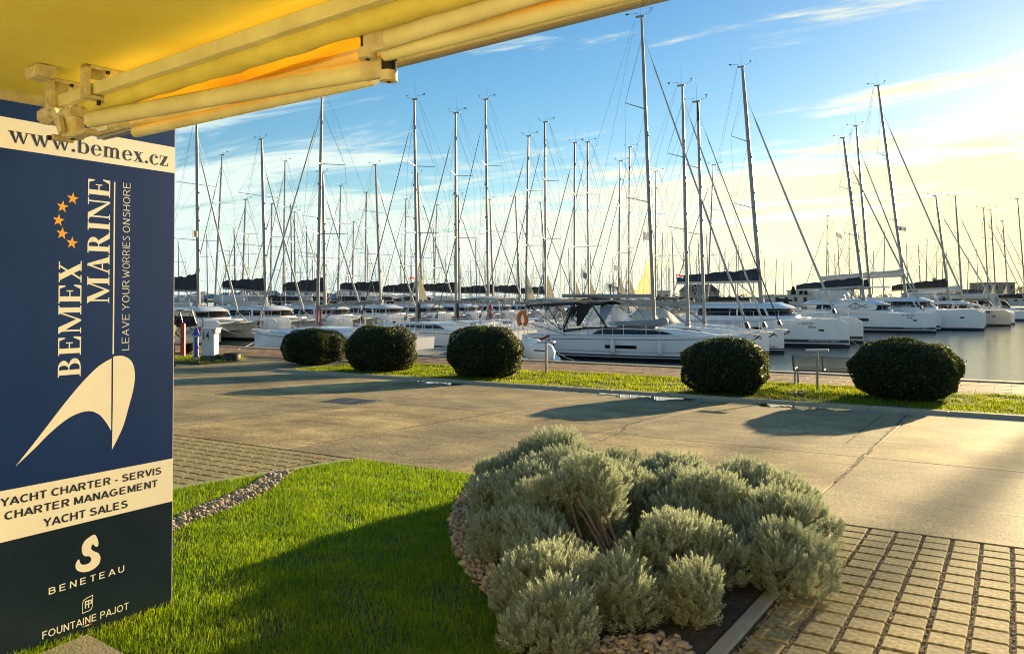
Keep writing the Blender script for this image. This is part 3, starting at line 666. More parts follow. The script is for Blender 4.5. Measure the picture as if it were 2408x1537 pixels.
def sans_mesh(text, bold=0.0, spacing=1.0):
    """vertices (2D) and faces of the built-in font"""
    c = bpy.data.curves.new('text', 'FONT'); c.body = text; c.size = 1; c.resolution_u = 3; c.offset = bold; c.space_character = spacing
    o = bpy.data.objects.new('text', c); COL.objects.link(o)
    me = bpy.data.meshes.new_from_object(o.evaluated_get(bpy.context.evaluated_depsgraph_get()))
    v = [(p.co.x, p.co.y) for p in me.vertices]; f = [tuple(p.vertices) for p in me.polygons]
    bpy.data.objects.remove(o); bpy.data.curves.remove(c); bpy.data.meshes.remove(me)
    x0 = min(a for a, b in v); x1 = max(a for a, b in v); y0 = min(b for a, b in v); y1 = max(b for a, b in v)
    return [((a-x0)/(x1-x0), (b-y0)/(y1-y0)) for a, b in v], f
def polys_norm(polys, w):
    return [[(a/w, b) for a, b in p] for p in polys]

# ------------------------------------------------------------------ the advertising panel
M_NAVY = mat('navy_print', (0.003,0.022,0.105), 0.34, var=(0.005,0.030,0.125), scale=2, bump=0.03, bscale=4, spec=.22)
M_TEAL = mat('dark_print', (0.003,0.013,0.024), 0.28, var=(0.007,0.019,0.032), scale=2.5, bump=0.03, bscale=30)
M_CREAM = mat('cream_print', (0.80,0.74,0.56), 0.35, var=(0.86,0.80,0.62), scale=1.5)
M_STAR = mat('orange_print', (0.85,0.40,0.008), 0.35)
M_INK = mat('ink_print', (0.010,0.018,0.035), 0.35)
M_PEDGE = mat('panel_edge', (0.62,0.58,0.48), 0.45)
XS = -4.36
def S(px, py): p = at_x(px, py, XS); return (p.y, p.z)
ur = S(407, 900)[0]; ul = S(-22, 900)[0]; vt = 2.93; vb = S(398, 1423)[1]
sign = empty('sign_panel', (XS, (ur+ul)/2, gz((ur+ul)/2)), label='tall navy advertising panel with a white sail emblem standing on the lawn', cat='sign')
b = MB(); b.box((XS-.06, ul, vb), (XS-.004, ur+.006, vt)); b.build('board', M_PEDGE, sign)
tv0 = (S(0,272)[1]+S(411,348)[1])/2; tv1 = (S(0,346)[1]+S(411,408)[1])/2
bv0 = (S(0,1155)[1]+S(403,1077)[1])/2; bv1 = (S(0,1273)[1]+S(403,1180)[1])/2
def sheet(name, v0, v1, m):
    b = MB(); b.box((XS-.003, ul+.001, v1), (XS, ur-.001, v0)); return b.build(name, m, sign)
sheet('navy_field', vt-.002, tv0, M_NAVY); sheet('address_band', tv0, tv1, M_CREAM); sheet('navy_field', tv1, bv0, M_NAVY)
sheet('services_band', bv0, bv1, M_CREAM); sheet('dark_field', bv1, vb+.002, M_TEAL)
for y in (ul+.12, ur-.12):
    b = MB(); b.tube([(XS-.045, y, gz(y)-.05), (XS-.045, y, vb+.01)], .022, 8); b.build('leg', M_IRON, sign)
def put(name, polys, fn, m, parent=None, step=.00003, base=.0004):
    """polys in text space -> on the panel; each layer a hair proud of the last"""
    b = MB()
    for k, p in enumerate(polys):
        e = base + step*(k % 12); q = [fn(a, c) for a, c in p]
        b.add([(XS+e, u, v) for u, v in q], [tuple(range(len(q)))])
    return b.build(name, m, parent or sign)
def line_fn(pl, pr, capv):
    """pl, pr: pixels of the two ends of the baseline; capv: cap height in metres"""
    a = S(*pl); c = S(*pr); vm = (a[1]+c[1])/2
    return lambda x, y: (a[0] + (c[0]-a[0])*x, vm + capv*y)
def up_fn(xb, xt, ys, ye, ym=650):
    """upward running text: baseline at pixel column xb, tops at xt, from row ys up to ye"""
    ub = S(xb, ym)[0]; ut = S(xt, ym)[0]; v0 = S((xb+xt)/2, ys)[1]; v1 = S((xb+xt)/2, ye)[1]
    return lambda x, y: (ub + (ut-ub)*y, v0 + (v1-v0)*x)
p, w_ = serif_polys('www.bemex.cz', .02)
put('lettering', polys_norm(p, w_), line_fn((19,333), (396,393), S(180,320)[1]-S(180,358)[1]), M_INK)
p, w_ = serif_polys('BEMEX'); put('lettering', polys_norm(p, w_), up_fn(191.5,138,886,612), M_CREAM)
p, w_ = serif_polys('MARINE'); put('lettering', polys_norm(p, w_), up_fn(257,205,714,419), M_CREAM)
for word, ya, yb in (('LEAVE',822,739),('YOUR',728,660),('WORRIES',652,556),('ONSHORE',546,430)):
    p, w_ = stroke_polys(word, .075, .22); put('lettering', polys_norm(p, w_), up_fn(304,288,ya,yb), M_CREAM)
l0 = S(266,832); l1 = S(269.5,428); put('rule', [[(l0[0]-.004,l0[1]),(l0[0]+.004,l0[1]),(l0[0]+.004,l1[1]),(l0[0]-.004,l1[1])]], lambda a, c: (a, c), M_CREAM)
for (sx, sy) in ((171,467),(147,486),(137.5,518),(146,549),(169,571)):
    u0, v0 = S(sx, sy); rr = S(sx, sy-15)[1]-v0
    pts = [(u0 + (rr if i % 2 == 0 else rr*.40)*math.sin(i*math.pi/5+.1)*.98, v0 + (rr if i % 2 == 0 else rr*.40)*math.cos(i*math.pi/5+.1)) for i in range(10)]
    put('star', [[pts[(i-1) % 10], pts[i], pts[(i+1) % 10], (u0, v0)] for i in range(0, 10, 2)], lambda a, c: (a, c), M_STAR)
def smooth_closed(pts, n=5):
    out = []; k = len(pts)
    for i in range(k):
        p0, p1, p2, p3 = pts[i-1], pts[i], pts[(i+1) % k], pts[(i+2) % k]
        for j in range(n):
            t = j/n; out.append(tuple(.5*((2*p1[d])+(-p0[d]+p2[d])*t+(2*p0[d]-5*p1[d]+4*p2[d]-p3[d])*t*t+(-p0[d]+3*p1[d]-3*p2[d]+p3[d])*t**3) for d in (0,1)))
    return out
def band_poly(name, A, B_, m):            # strip between two curves given in pixels
    b = MB(); n = 40
    def samp(P):
        d = [0]
        for p, q in zip(P, P[1:]): d.append(d[-1]+math.hypot(q[0]-p[0], q[1]-p[1]))
        out = []
        for i in range(n+1):
            s = d[-1]*i/n; k = max(j for j in range(len(d)) if d[j] <= s+1e-9); k = min(k, len(P)-2); f = (s-d[k])/(d[k+1]-d[k] or 1)
            p0 = P[max(k-1,0)]; p1 = P[k]; p2 = P[k+1]; p3 = P[min(k+2,len(P)-1)]
            out.append(tuple(.5*((2*p1[e])+(-p0[e]+p2[e])*f+(2*p0[e]-5*p1[e]+4*p2[e]-p3[e])*f*f+(-p0[e]+3*p1[e]-3*p2[e]+p3[e])*f**3) for e in (0,1)))
        return out
    a = samp(A); c = samp(B_)
    b.grid([[(XS+.0005, *S(*p)) for p in a], [(XS+.0005, *S(*p)) for p in c]]); return b.build(name, m, sign)
band_poly('sail_emblem', [(262,842),(230,862),(190,902),(150,950),(110,1002),(75,1047),(36,1096)], [(261,1012),(257,1005),(246,988),(230,972),(205,966),(165,980),(120,1015),(80,1055),(36,1096)][0:] , M_CREAM)
band_poly('sail_emblem', [(266,838),(265.5,900),(265,960),(264,1010),(263,1057)], [(266,838),(286,836),(303,843),(313,857),(317,883),(313,916),(303,954),(288,1005),(263,1057)], M_CREAM)
def sans_line(name, text, pl, pr, cap_px, m, w=.17, gap=.14):
    words, W_ = sans_words(text, w, gap); fn = line_fn(pl, pr, S(pl[0], pl[1]-cap_px)[1]-S(*pl)[1])
    for p in words: put(name, polys_norm(p, W_), fn, m)
sans_line('lettering', 'YACHT CHARTER - SERVIS', (2,1191), (379,1113), 19, M_INK, .185)
sans_line('lettering', 'CHARTER MANAGEMENT', (11,1221), (370,1144), 19, M_INK, .185)
sans_line('lettering', 'YACHT SALES', (103,1238), (300,1192), 19, M_INK, .185)
sans_line('lettering', 'BENETEAU', (114,1395), (292,1345), 16, M_CREAM, .13, .34)
sans_line('lettering', 'FOUNTAINE PAJOT', (99,1499), (302,1433), 17.5, M_CREAM, .13, .12)
def T3(pts): return [(.388*a, 940.3+.388*c) for a, c in pts]
# sea horse emblem
hx = smooth_closed(T3([(573,813),(590,838),(596,868),(590,886),(576,884),(566,872),(556,878),(552,900),(570,914),(596,926),(608,950),(602,985),(575,1016),(535,1036),(495,1040),(466,1028),(457,1004),(463,980),(478,962),(486,985),(505,996),(540,985),(553,962),(540,944),(515,944),(500,930),(495,905),(499,878),(515,850),(542,828)]), 3)
b = MB(); b.add([(XS+.0005, *S(*p)) for p in hx], [tuple(range(len(hx)))]); b.build('sea_horse_emblem', M_CREAM, sign)
def outline(name, pts, w, m):
    b = MB(); n = len(pts); cx = sum(p[0] for p in pts)/n; cy = sum(p[1] for p in pts)/n
    inn = [(cx+(x-cx)*(1-w), cy+(y-cy)*(1-w)) for x, y in pts]
    b.grid([[(XS+.0006, *S(*p)) for p in pts], [(XS+.0006, *S(*p)) for p in inn]], closed=True); return b.build(name, m, sign)
sh = T3([(562,1176),(562,1240),(556,1262),(540,1275),(498,1293),(498,1232),(504,1212),(520,1198)]); outline('shield_emblem', sh, .11, M_CREAM)
for k, (ox, oy) in enumerate(((514,1262),(533,1256))):
    q = [[(ox,oy),(ox+7,oy-2),(ox+7,oy-48),(ox,oy-46)],[(ox+7,oy-40),(ox+24,oy-45),(ox+24,oy-52),(ox+7,oy-48)],[(ox+7,oy-22),(ox+22,oy-27),(ox+22,oy-33),(ox+7,oy-28)]]
    if k: q.append([(ox+17,oy-27),(ox+24,oy-29),(ox+24,oy-52),(ox+17,oy-50)])
    put('shield_letter', [T3(p_) for p_ in q], lambda a, c: S(a, c), M_CREAM)
M_GREYD = mat('grey_print', (.18,.2,.22), .4); M_RED = mat('red_print', (.55,.03,.02), .4)
for k, m in enumerate((M_GREYD, M_CREAM, M_RED)):
    x = 498+20*k; y = 1377-7*k; put('colour_dash', [T3([(x,y),(x+20,y-7),(x+20,y-15),(x,y-8)])], lambda a, c: S(a, c), m)

# ------------------------------------------------------------------ building soffit and awning
M_PLASTER = mat('awning_tinted_plaster', (0.80,0.69,0.085), 0.85, var=(0.86,0.79,0.15), scale=2.6, bump=0.12, bscale=14, detail=10)  # yellow light from the awning is put into the plaster colour
M_WALL = mat('building_wall', (0.80,0.76,0.58), 0.85, var=(0.84,0.80,0.64), scale=1.5)
M_ALU = mat('cream_powdercoat', (0.82,0.79,0.42), 0.42, var=(0.68,0.63,0.30), scale=5, bump=0.05, bscale=30, detail=8)
M_CAST = mat('cast_bracket', (0.72,0.65,0.38), 0.55, var=(0.55,0.48,0.25), scale=16, bump=0.2, bscale=60)
M_RAIL = mat('grey_rail', (0.45,0.45,0.43), 0.35, 0.7)
M_BLACK = mat('black_plastic', (0.012,0.012,0.012), 0.5)
M_FABRIC = mat('awning_fabric', (0.75,0.42,0.02), 0.8, var=(0.80,0.47,0.03), scale=3, bump=0.1, bscale=300, trans=0.62, sub=(1.0,0.50,0.02))
M_ROLL = mat('rolled_fabric', (0.80,0.72,0.16), 0.8, var=(0.66,0.57,0.11), scale=5, bump=0.3, bscale=12)
aA = R(51.5); aV = (math.sin(aA), -math.cos(aA)); nV = (math.cos(aA), math.sin(aA))
FH = Vector((-math.sin(YAW), math.cos(YAW), 0))
def AN(a, n, z):
    return CAM + RGT*(a*aV[0]+n*nV[0]) + FH*(a*aV[1]+n*nV[1]) + Vector((0,0,z))
def anbox(b, a0, a1, n0, n1, z0, z1, mi=0):
    vs = [AN(a,n,z) for z in (z0,z1) for a,n in ((a0,n0),(a1,n0),(a1,n1),(a0,n1))]
    return b.add(vs, [(0,3,2,1),(4,5,6,7),(0,1,5,4),(1,2,6,5),(2,3,7,6),(3,0,4,7)], mi)
def onN(px, py, n):
    """where the sight line meets the vertical plane at distance n in front of the building: (a, n, z)"""
    d = ray(px, py); l, f = d.dot(RGT), d.dot(FH); t = n/(l*nV[0] + f*nV[1]); return (t*(l*aV[0] + f*aV[1]), n, t*d.z)
def lerp(p, q, t): return p + (q-p)*t
ZC = 1.0
bl = empty('building', AN(0, -3, -1.75), label='cream building with a stained yellow soffit over the terrace', cat='building')
AE = onN(90, 224, 1.9)[0]*0 - 4.36
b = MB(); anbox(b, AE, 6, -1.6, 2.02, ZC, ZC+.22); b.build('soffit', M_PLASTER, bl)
b = MB(); anbox(b, AE-.03, AE-.002, -1.6, 2.02, ZC-.045, ZC+.02); b.build('edge_strip', M_CAST, bl)
b = MB(); anbox(b, AE, 6, -1.9, -1.602, -1.9, ZC+.22); b.build('wall', M_WALL, bl)
b = MB(); anbox(b, AE, 6, 2.022, 2.04, ZC+.01, ZC+.25); b.build('fascia', M_WALL, bl)
b = MB(); anbox(b, 1.9, 2.9, -1.6, -1.56, -1.75, .4); b.build('door', M_BLACK, bl)

aw = empty('awning', AN(-1, 1.66, .93), label='retracted yellow fabric awning with folding arms under the soffit', cat='awning')
A1 = 3.2
bL = onN(150, 238, 1.66); bR = onN(470, 128, 1.66); zb = (bL[2]+bR[2])/2; A0 = onN(140, 240, 1.66)[0]
b = MB(); b.obox(AN(A0,1.66,zb), AN(A1,1.66,zb), .040, .052, ch=.004); b.build('square_bar', M_ALU, aw)
rz_ = (onN(470,169,1.725)[2] + onN(999,8,1.725)[2])/2; ra = onN(207,245,1.725)[0]
b = MB(); n = 120; pts = []; rs = []
for i in range(n+1):
    a = ra + (A1-ra)*i/n; pts.append(AN(a, 1.725, rz_ + .002*math.sin(i*.9))); rs.append(.040 + .0016*math.sin(i*1.7)+.0016*math.sin(i*.37)+.0012*math.sin(i*2.9))
b.tube(pts, rs, 20); b.build('fabric_roll', M_ROLL, aw, smooth=50)
b = MB(); rows = []
f0 = onN(315,309,1.95); f1 = onN(926,140,1.95); f2 = onN(1528,-14,1.95)
zf = (onN(926,157,1.95)[2]+onN(1528,3,1.95)[2])/2 + .046
for j in range(11):
    t = j/10; rows.append([AN(ra+.04+(A1-ra-.04)*i/90, 1.725+.028+(1.93-1.753)*t, (rz_+.036)+(zf+.035-rz_-.036)*t - .006*math.sin(math.pi*t) + .003*math.sin(i*.8+j*.5)+.003*math.sin(i*.31)) for i in range(91)])
b.grid(rows); b.build('fabric', M_FABRIC, aw, smooth=60)
FA = onN(318, 306, 1.95)[0]
b = MB(); b.obox(AN(FA,1.95,zf), AN(A1,1.95,zf), .066, .078, ch=.020); b.build('front_bar', M_ALU, aw, smooth=30)
b = MB(); b.obox(AN(FA,1.955,zf-.043), AN(A1,1.955,zf-.043), .016, .010); b.obox(AN(FA,1.982,zf-.036), AN(A1,1.982,zf-.036), .008, .012); b.build('groove_rail', M_RAIL, aw)
CA = onN(228, 322, 1.94)[0]
b = MB(); b.obox(AN(CA,1.94,zf), AN(FA-.004,1.94,zf-.002), .078, .058, ch=.018); b.obox(AN(CA+.03,1.93,zf+.03), AN(FA-.03,1.93,zf+.03), .09, .02, ch=.008); b.build('end_cap', M_CAST, aw, smooth=30)
b = MB(); b.obox(AN(CA+.01,1.965,zf-.036), AN(FA-.008,1.965,zf-.038), .012, .012); b.obox(AN(CA+.01,1.94,zf-.036), AN(FA-.008,1.94,zf-.036), .012, .010); b.build('cap_rail', M_RAIL, aw)
b = MB(); b.obox(AN(CA+.08,1.90,zf-.012), AN(CA+.20,1.90,zf-.012), .006, .022, ch=.004); b.build('badge', M_CREAM, aw)
def arm_bar(name, p, q, w, h):
    b = MB(); b.obox(p, q, w, h, ch=min(w,h)*.32); return b.build(name, M_ALU, aw, smooth=50)
def V3(px, py, n): return AN(*onN(px, py, n))
def elbow(name, c, d):
    b = MB(); d = d.normalized(); b.obox(c - d*.085, c + d*.006, .056, .072, ch=.018); b.tube([c + d*.016 - Vector((0,0,.052)), c + d*.016 - Vector((0,0,.018))], .030, 16); b.tube([c + d*.016 + Vector((0,0,.020)), c + d*.016 + Vector((0,0,.034))], .030, 16)
    o = b.build(name, M_CAST, aw, smooth=35)
    b = MB(); b.tube([c + d*.016 - Vector((0,0,.018)), c + d*.016 + Vector((0,0,.020))], .024, 12)
    for k in range(5): b.tube([c + d*.038 + Vector((0,0,-.020+k*.009)), c + d*.048 + Vector((0,0,-.020+k*.009))], .005, 6)
    b.build('chain', M_BLACK, o, world=False)
    b = MB(); b.tube([c + d*.016 - Vector((0,0,.055)), c + d*.016 - Vector((0,0,.051))], .008, 10); b.build('bolt', M_BLACK, o, world=False)
    for ch in o.children: ch.location = -aw.location
SH1 = V3(199,284,1.66); E1 = V3(905,157,1.87)
arm_bar('upper_arm', lerp(SH1,E1,.02), lerp(SH1,E1,.955), .050, .066)
arm_bar('forearm', V3(880,184,1.90), V3(318,311,1.915), .042, .048)
elbow('elbow', E1, E1-SH1)
E2 = V3(872,100,1.80); SH2 = lerp(E2, V3(1190,0,1.78), 3.2)
arm_bar('upper_arm', lerp(E2,SH2,.01), SH2, .050, .070)
arm_bar('forearm', V3(905,127,1.84), lerp(V3(905,127,1.84), V3(1400,0,1.88), 2.6), .042, .048)
elbow('elbow', E2, E2-SH2)
# shoulder casting: hinge drum, bracket arm, tie bar
aS = onN(170, 280, 1.66)[0]; zs = SH1.z - CAM.z
b = MB()
c = AN(aS, 1.665, zs); b.tube([c - Vector((0,0,.062)), c + Vector((0,0,.040))], .046, 18); b.obox(AN(aS-.05,1.66,zs+.045), AN(aS+.07,1.66,zs+.045), .085, .035, ch=.01)
b.obox(AN(aS-.02,1.665,zs-.058), AN(aS+.14,1.68,zs-.045), .062, .020, ch=.006); b.obox(AN(aS-.11,1.63,zs+.075), AN(aS-.05,1.65,zs-.055), .026, .030)
b.tube([AN(aS-.06,1.60,zs-.06), AN(aS-.06,1.69,zs-.06)], .015, 8); b.obox(AN(aS+.0,1.605,zs+.02), AN(aS+.03,1.605,zs-.05), .018, .028)
b.build('shoulder', M_CAST, aw, smooth=35)
b = MB(); b.tube([AN(aS-.075,1.61,zs-.062), AN(aS-.075,1.585,zs-.062)], .012, 6); b.build('bolt', M_BLACK, aw); b = MB(); b.tube([c - Vector((0,0,.070)), c - Vector((0,0,.060))], .011, 10); b.build('bolt', M_BLACK, aw)
def bracket(a):
    r_ = MB()
    anbox(r_, a-.026, a+.026, 1.605, 1.625, zb-.035, ZC-.002)
    anbox(r_, a-.026, a-.016, 1.625, 1.72, ZC-.05, ZC-.014); anbox(r_, a-.026, a+.026, 1.605, 1.77, ZC-.013, ZC-.002)
    anbox(r_, a-.026, a+.026, 1.605, 1.71, zb-.046, zb-.032); anbox(r_, a-.018, a+.018, 1.69, 1.702, zb-.03, ZC-.014)
    o = r_.build('bracket', M_CAST, aw)
    for z in (ZC-.03, zb-.01):
        k = MB(); k.tube([AN(a,1.605,z), AN(a,1.598,z)], .012, 10); k.build('rivet', M_CAST, o, world=False)
    k = MB(); k.tube([AN(a+.004,1.67,zb-.046), AN(a+.004,1.67,zb-.066)], .010, 6); k.build('bolt', M_BLACK, o, world=False)
    k = MB(); k.tube([AN(a+.02,1.70,ZC-.013), AN(a+.02,1.70,ZC-.026)], .010, 6); k.build('bolt', M_BLACK, o, world=False)
    for ch in o.children: ch.location = -aw.location
for px_ in (112, 195): bracket(onN(px_, 240 if px_ < 150 else 215, 1.605)[0])
for a in (.2, 2.9): bracket(a)
b = MB(); b.obox(AN(A0-.14,1.66,zb-.05), AN(A0-.02,1.66,zb-.05), .085, .075, ch=.02); b.build('bar_cap', M_CAST, aw, smooth=40)
b = MB(); b.tube([AN(A0-.12,1.63,zb-.085), AN(A0-.02,1.62,zb-.10), AN(aS-.02,1.62,zb-.08), AN(aS,1.64,zb-.04)], .005, 6); b.build('cable', M_CAST, aw)
jp = at_z(96, 172, 1.75+ZC-.03)
jb = empty('junction_box', (jp.x, jp.y, 1.75+ZC), label='small cream junction box on the stained soffit', cat='junction box')
def rot_box(center, L, W, H): 
    d = Vector((aV[0]*RGT.x+aV[1]*FH.x, aV[0]*RGT.y+aV[1]*FH.y, 0)); b = MB(); b.obox(center - d*L/2, center + d*L/2, W, H, ch=.008); return b
rot_box(jp, .11, .085, .05).build('box', M_CAST, jb)
for s in (-.025,.025):
    d = Vector((aV[0]*RGT.x+aV[1]*FH.x, aV[0]*RGT.y+aV[1]*FH.y, 0)); n_ = Vector((nV[0]*RGT.x+nV[1]*FH.x, nV[0]*RGT.y+nV[1]*FH.y, 0))
    b = MB(); b.tube([jp + d*s - n_*.042, jp + d*s - n_*.046], .013, 10); b.build('cap', M_CAST, jb)
# ------------------------------------------------------------------ clipped hedges
M_HLEAF = leafmat('hedge_leaf', (0.005,0.012,0.003), (0.020,0.036,0.005), 0.5, 0.15, (0.22,0.28,0.015), 0.22, (.085,.115,.015), .93)
M_HCORE = mat('hedge_core', (0.006,0.010,0.004), 0.9)
M_BARK = mat('bark', (0.09,0.065,0.045), 0.9, var=(0.05,0.038,0.028), scale=20, bump=0.6, bscale=40)
def unit(v): return v / np.maximum(np.linalg.norm(v, axis=-1, keepdims=True), 1e-9)
def leaf_cloud(P, Nn, size, seed, jit=0.8, fold=0.25, asp=0.5, sizevar=(.7,1.3)):
    """one folded leaf (2 triangles x 2) per point, roughly facing Nn"""
    r = np.random.default_rng(seed); n = len(P)
    nn = unit(Nn + r.normal(0, jit, (n,3))); a = unit(np.cross(nn, unit(r.normal(0,1,(n,3))))); c = np.cross(nn, a)
    s = size * r.uniform(*sizevar, n)[:,None]
    p0 = P - a*s*.5; p1 = P + c*s*asp*.5 - nn*s*fold*.2; p2 = P + a*s*.5; p3 = P - c*s*asp*.5 - nn*s*fold*.2
    V = np.stack([p0,p1,p2,p3], 1).reshape(-1,3); b = (np.arange(n)*4)[:,None]
    return V, np.concatenate([b + np.array([[0,1,2]]), b + np.array([[0,2,3]])], 0)
def hedge(pxl, pxr, ytop, ybase, depth, seed, label, e=2.6):
    ctr = G((pxl+pxr)/2, ybase); dv = ctr - CAM; dv.z = 0; c = CAM + dv*((ctr.y + depth*.5)/ctr.y)
    t = (c - CAM).dot(FWD); w = (pxr-pxl)/FPX*t*.95; zt = CAM.z + (HOR-ytop)/FPX*(t - depth*.1); h = zt - ZF
    root = empty('clipped_hedge', (c.x, c.y, ZF), label=label, cat='hedge', group='clipped hedges along the kerb')
    r = np.random.default_rng(seed); n = 20000
    # superellipsoid shell, a flattened box with round shoulders
    d = unit(r.normal(0,1,(n,3))); 
    rad = np.array([w*.5, depth*.5, h*.52]); k = (np.abs(d)**e).sum(1)**(-1/e)
    lump = 1 + .045*np.sin(d[:,0]*7+seed)*np.sin(d[:,2]*8+seed*2) + .045*np.sin(d[:,1]*5+d[:,0]*4+seed*1.7) + .015*np.sin(d[:,0]*23+d[:,2]*19)
    S_ = d*k[:,None]; nn = unit(np.sign(S_)*np.abs(S_)**(e-1)/rad)
    P = S_*rad*lump[:,None]*(1 - np.abs(r.normal(0,.028,n)))[:,None]; P[:,2] += h*.48
    P = P[P[:,2] > 0.0] ; nn = nn[:len(P)] if len(nn) != len(P) else nn
    keep = (S_*rad)[:,2]*1 + h*.48; 
    V, F = leaf_cloud(P, np.array([0,0,.35])+unit(P - np.array([0,0,h*.45])), .062, seed, .75, .3, .52)
    link('foliage', npmesh('foliage', V, F, M_HLEAF), root)
    # stray shoots sticking out
    ns = 260; idx = r.integers(0, len(P), ns); Q = P[idx] + unit(P[idx]-np.array([0,0,h*.3]))*r.uniform(.01,.07,(ns,1)); V, F = leaf_cloud(Q, np.array([0,0,1.0])+np.zeros((ns,3)), .065, seed+50, 1.0)
    tag(link('shoots', npmesh('shoots', V, F, M_HLEAF), root), kind='stuff')
    rows = []
    for i in range(13):
        ph = -1.3 + (math.pi/2+1.3)*i/12; row = []
        for j in range(28):
            th = 2*math.pi*j/28; dv = np.array([math.cos(ph)*math.cos(th), math.cos(ph)*math.sin(th), math.sin(ph)]); kk = (np.abs(dv)**e).sum()**(-1/e)
            p = dv*kk*rad*.90; row.append((p[0], p[1], max(.02, p[2]+h*.48)))
        rows.append(row)
    b = MB(); b.grid(rows, closed=True); b.build('inner_growth', M_HCORE, root, smooth=80, world=False)
    for k_ in range(4):
        x = r.uniform(-w*.28, w*.28); y = r.uniform(-depth*.2, depth*.2); b = MB(); b.tube([(x,y,-.02),(x*1.1,y,.14),(x*1.25,y*1.1,.3)], [.03,.025,.02], 6); b.build('stem', M_BARK, root, world=False)
hedge(669,807,774,862,1.9,1,'smallest of the clipped round hedges, nearest the numbered pedestal', 2.9)
hedge(809,981,767,880,2.0,2,'clipped round hedge just right of the smallest hedge')
hedge(1043,1238,767,895,2.1,3,'clipped round hedge beside the thin post and the outboard engines', 2.3)
hedge(1606,1807,798,934,2.0,4,'clipped round hedge in front of the bow of the long white yacht')
hedge(2001,2251,799,948,2.1,5,'largest clipped hedge, partly hiding the metal bench')

# ------------------------------------------------------------------ lavender
M_LAV = leafmat('lavender_leaf', (0.18,0.225,0.155), (0.43,0.485,0.345), 0.6, 0.32, (0.56,0.62,0.40), 0.3, (.64,.64,.40), .87)
M_LSTEM = mat('lavender_wood', (0.26,0.18,0.105), 0.9, var=(0.14,0.10,0.06), scale=30, bump=0.5, bscale=80)
def shoots_mesh(P, D, Ls, seed, nl=26, ll=.032, lw=.0068):
    """shoots at P along D: whorls of narrow leaves"""
    r = np.random.default_rng(seed); n = len(P)
    rnd = unit(r.normal(0,1,(n,3))); a = unit(np.cross(D, rnd)); c = np.cross(D, a)
    Vs = []
    for k in range(nl):
        u = k/(nl-1); ang = k*2.4 + r.uniform(-.3,.3,n); tilt = np.radians(74 - 56*u + r.uniform(-9,9,n))
        e = a*np.cos(ang)[:,None] + c*np.sin(ang)[:,None]
        base = P + D*(Ls*(.25+.75*u))[:,None]
        dr = unit(e*np.sin(tilt)[:,None] + D*np.cos(tilt)[:,None]); L_ = ll*(1.05 - .35*u)*r.uniform(.8,1.2,n)
        sd = unit(np.cross(dr, D + 1e-4)); nrm = np.cross(sd, dr)
        tip = base + dr*L_[:,None] + D*(L_*.12)[:,None]; mid = base + dr*(L_*.5)[:,None] - nrm*(L_*.05)[:,None]
        Vs.append(np.stack([base, mid + sd*lw*.5, tip, mid - sd*lw*.5], 1))
    V = np.stack(Vs, 1).reshape(-1,3); m = n*nl; b = (np.arange(m)*4)[:,None]
    return V, np.concatenate([b + np.array([[0,1,2]]), b + np.array([[0,2,3]])], 0)
CL = {1:(-3.86,7.22,.50,.74),2:(-4.08,6.72,.38,.52),3:(-3.45,6.62,.50,.66),4:(-3.18,7.28,.42,.58),5:(-2.62,7.22,.48,.62),6:(-2.02,7.25,.44,.62),7:(-1.66,6.95,.40,.56),
      8:(-1.55,6.32,.44,.55),9:(-2.10,6.46,.50,.64),10:(-2.86,6.42,.44,.62),11:(-3.74,6.06,.36,.50),12:(-3.20,5.66,.36,.52),13:(-2.80,5.74,.38,.78),14:(-2.88,5.04,.32,.46),
      15:(-2.14,4.06,.33,.36),16:(-1.96,4.50,.24,.42),17:(-1.92,5.12,.32,.56),18:(-1.62,4.76,.24,.38),19:(-1.34,5.74,.36,.46),20:(-3.48,6.12,.38,.58),21:(-2.46,4.46,.31,.40),23:(-3.26,5.24,.25,.36),
      30:(-2.24,4.62,.27,.36),31:(-2.66,4.82,.27,.40),32:(-1.74,5.46,.24,.44),24:(-4.16,7.26,.30,.50),25:(-2.45,6.78,.34,.56),26:(-3.14,6.02,.32,.50),27:(-1.66,7.35,.34,.50),29:(-1.40,6.75,.28,.44)}
BUSH = [('lavender bush with the tallest grey mound at the far left of the bed', (1,2,3,11,24)),
        ('low lavender bush spilling over the pebble border beside the lawn', (12,14,20,23,26)),
        ('pale lavender clump on thick bare stems in the middle of the bed', (13,10,25)),
        ('lavender bush along the road edge at the back of the bed', (4,5,6,27)),
        ('green grey lavender bush on the driveway side of the bed', (7,8,9,29)),
        ('lavender bush leaning over the concrete edging', (19,)),
        ('upright lavender tuft beside bare soil and the edging', (17,18,32)),
        ('smallest lavender tufts at the front pebbles', (15,16,21,30,31))]
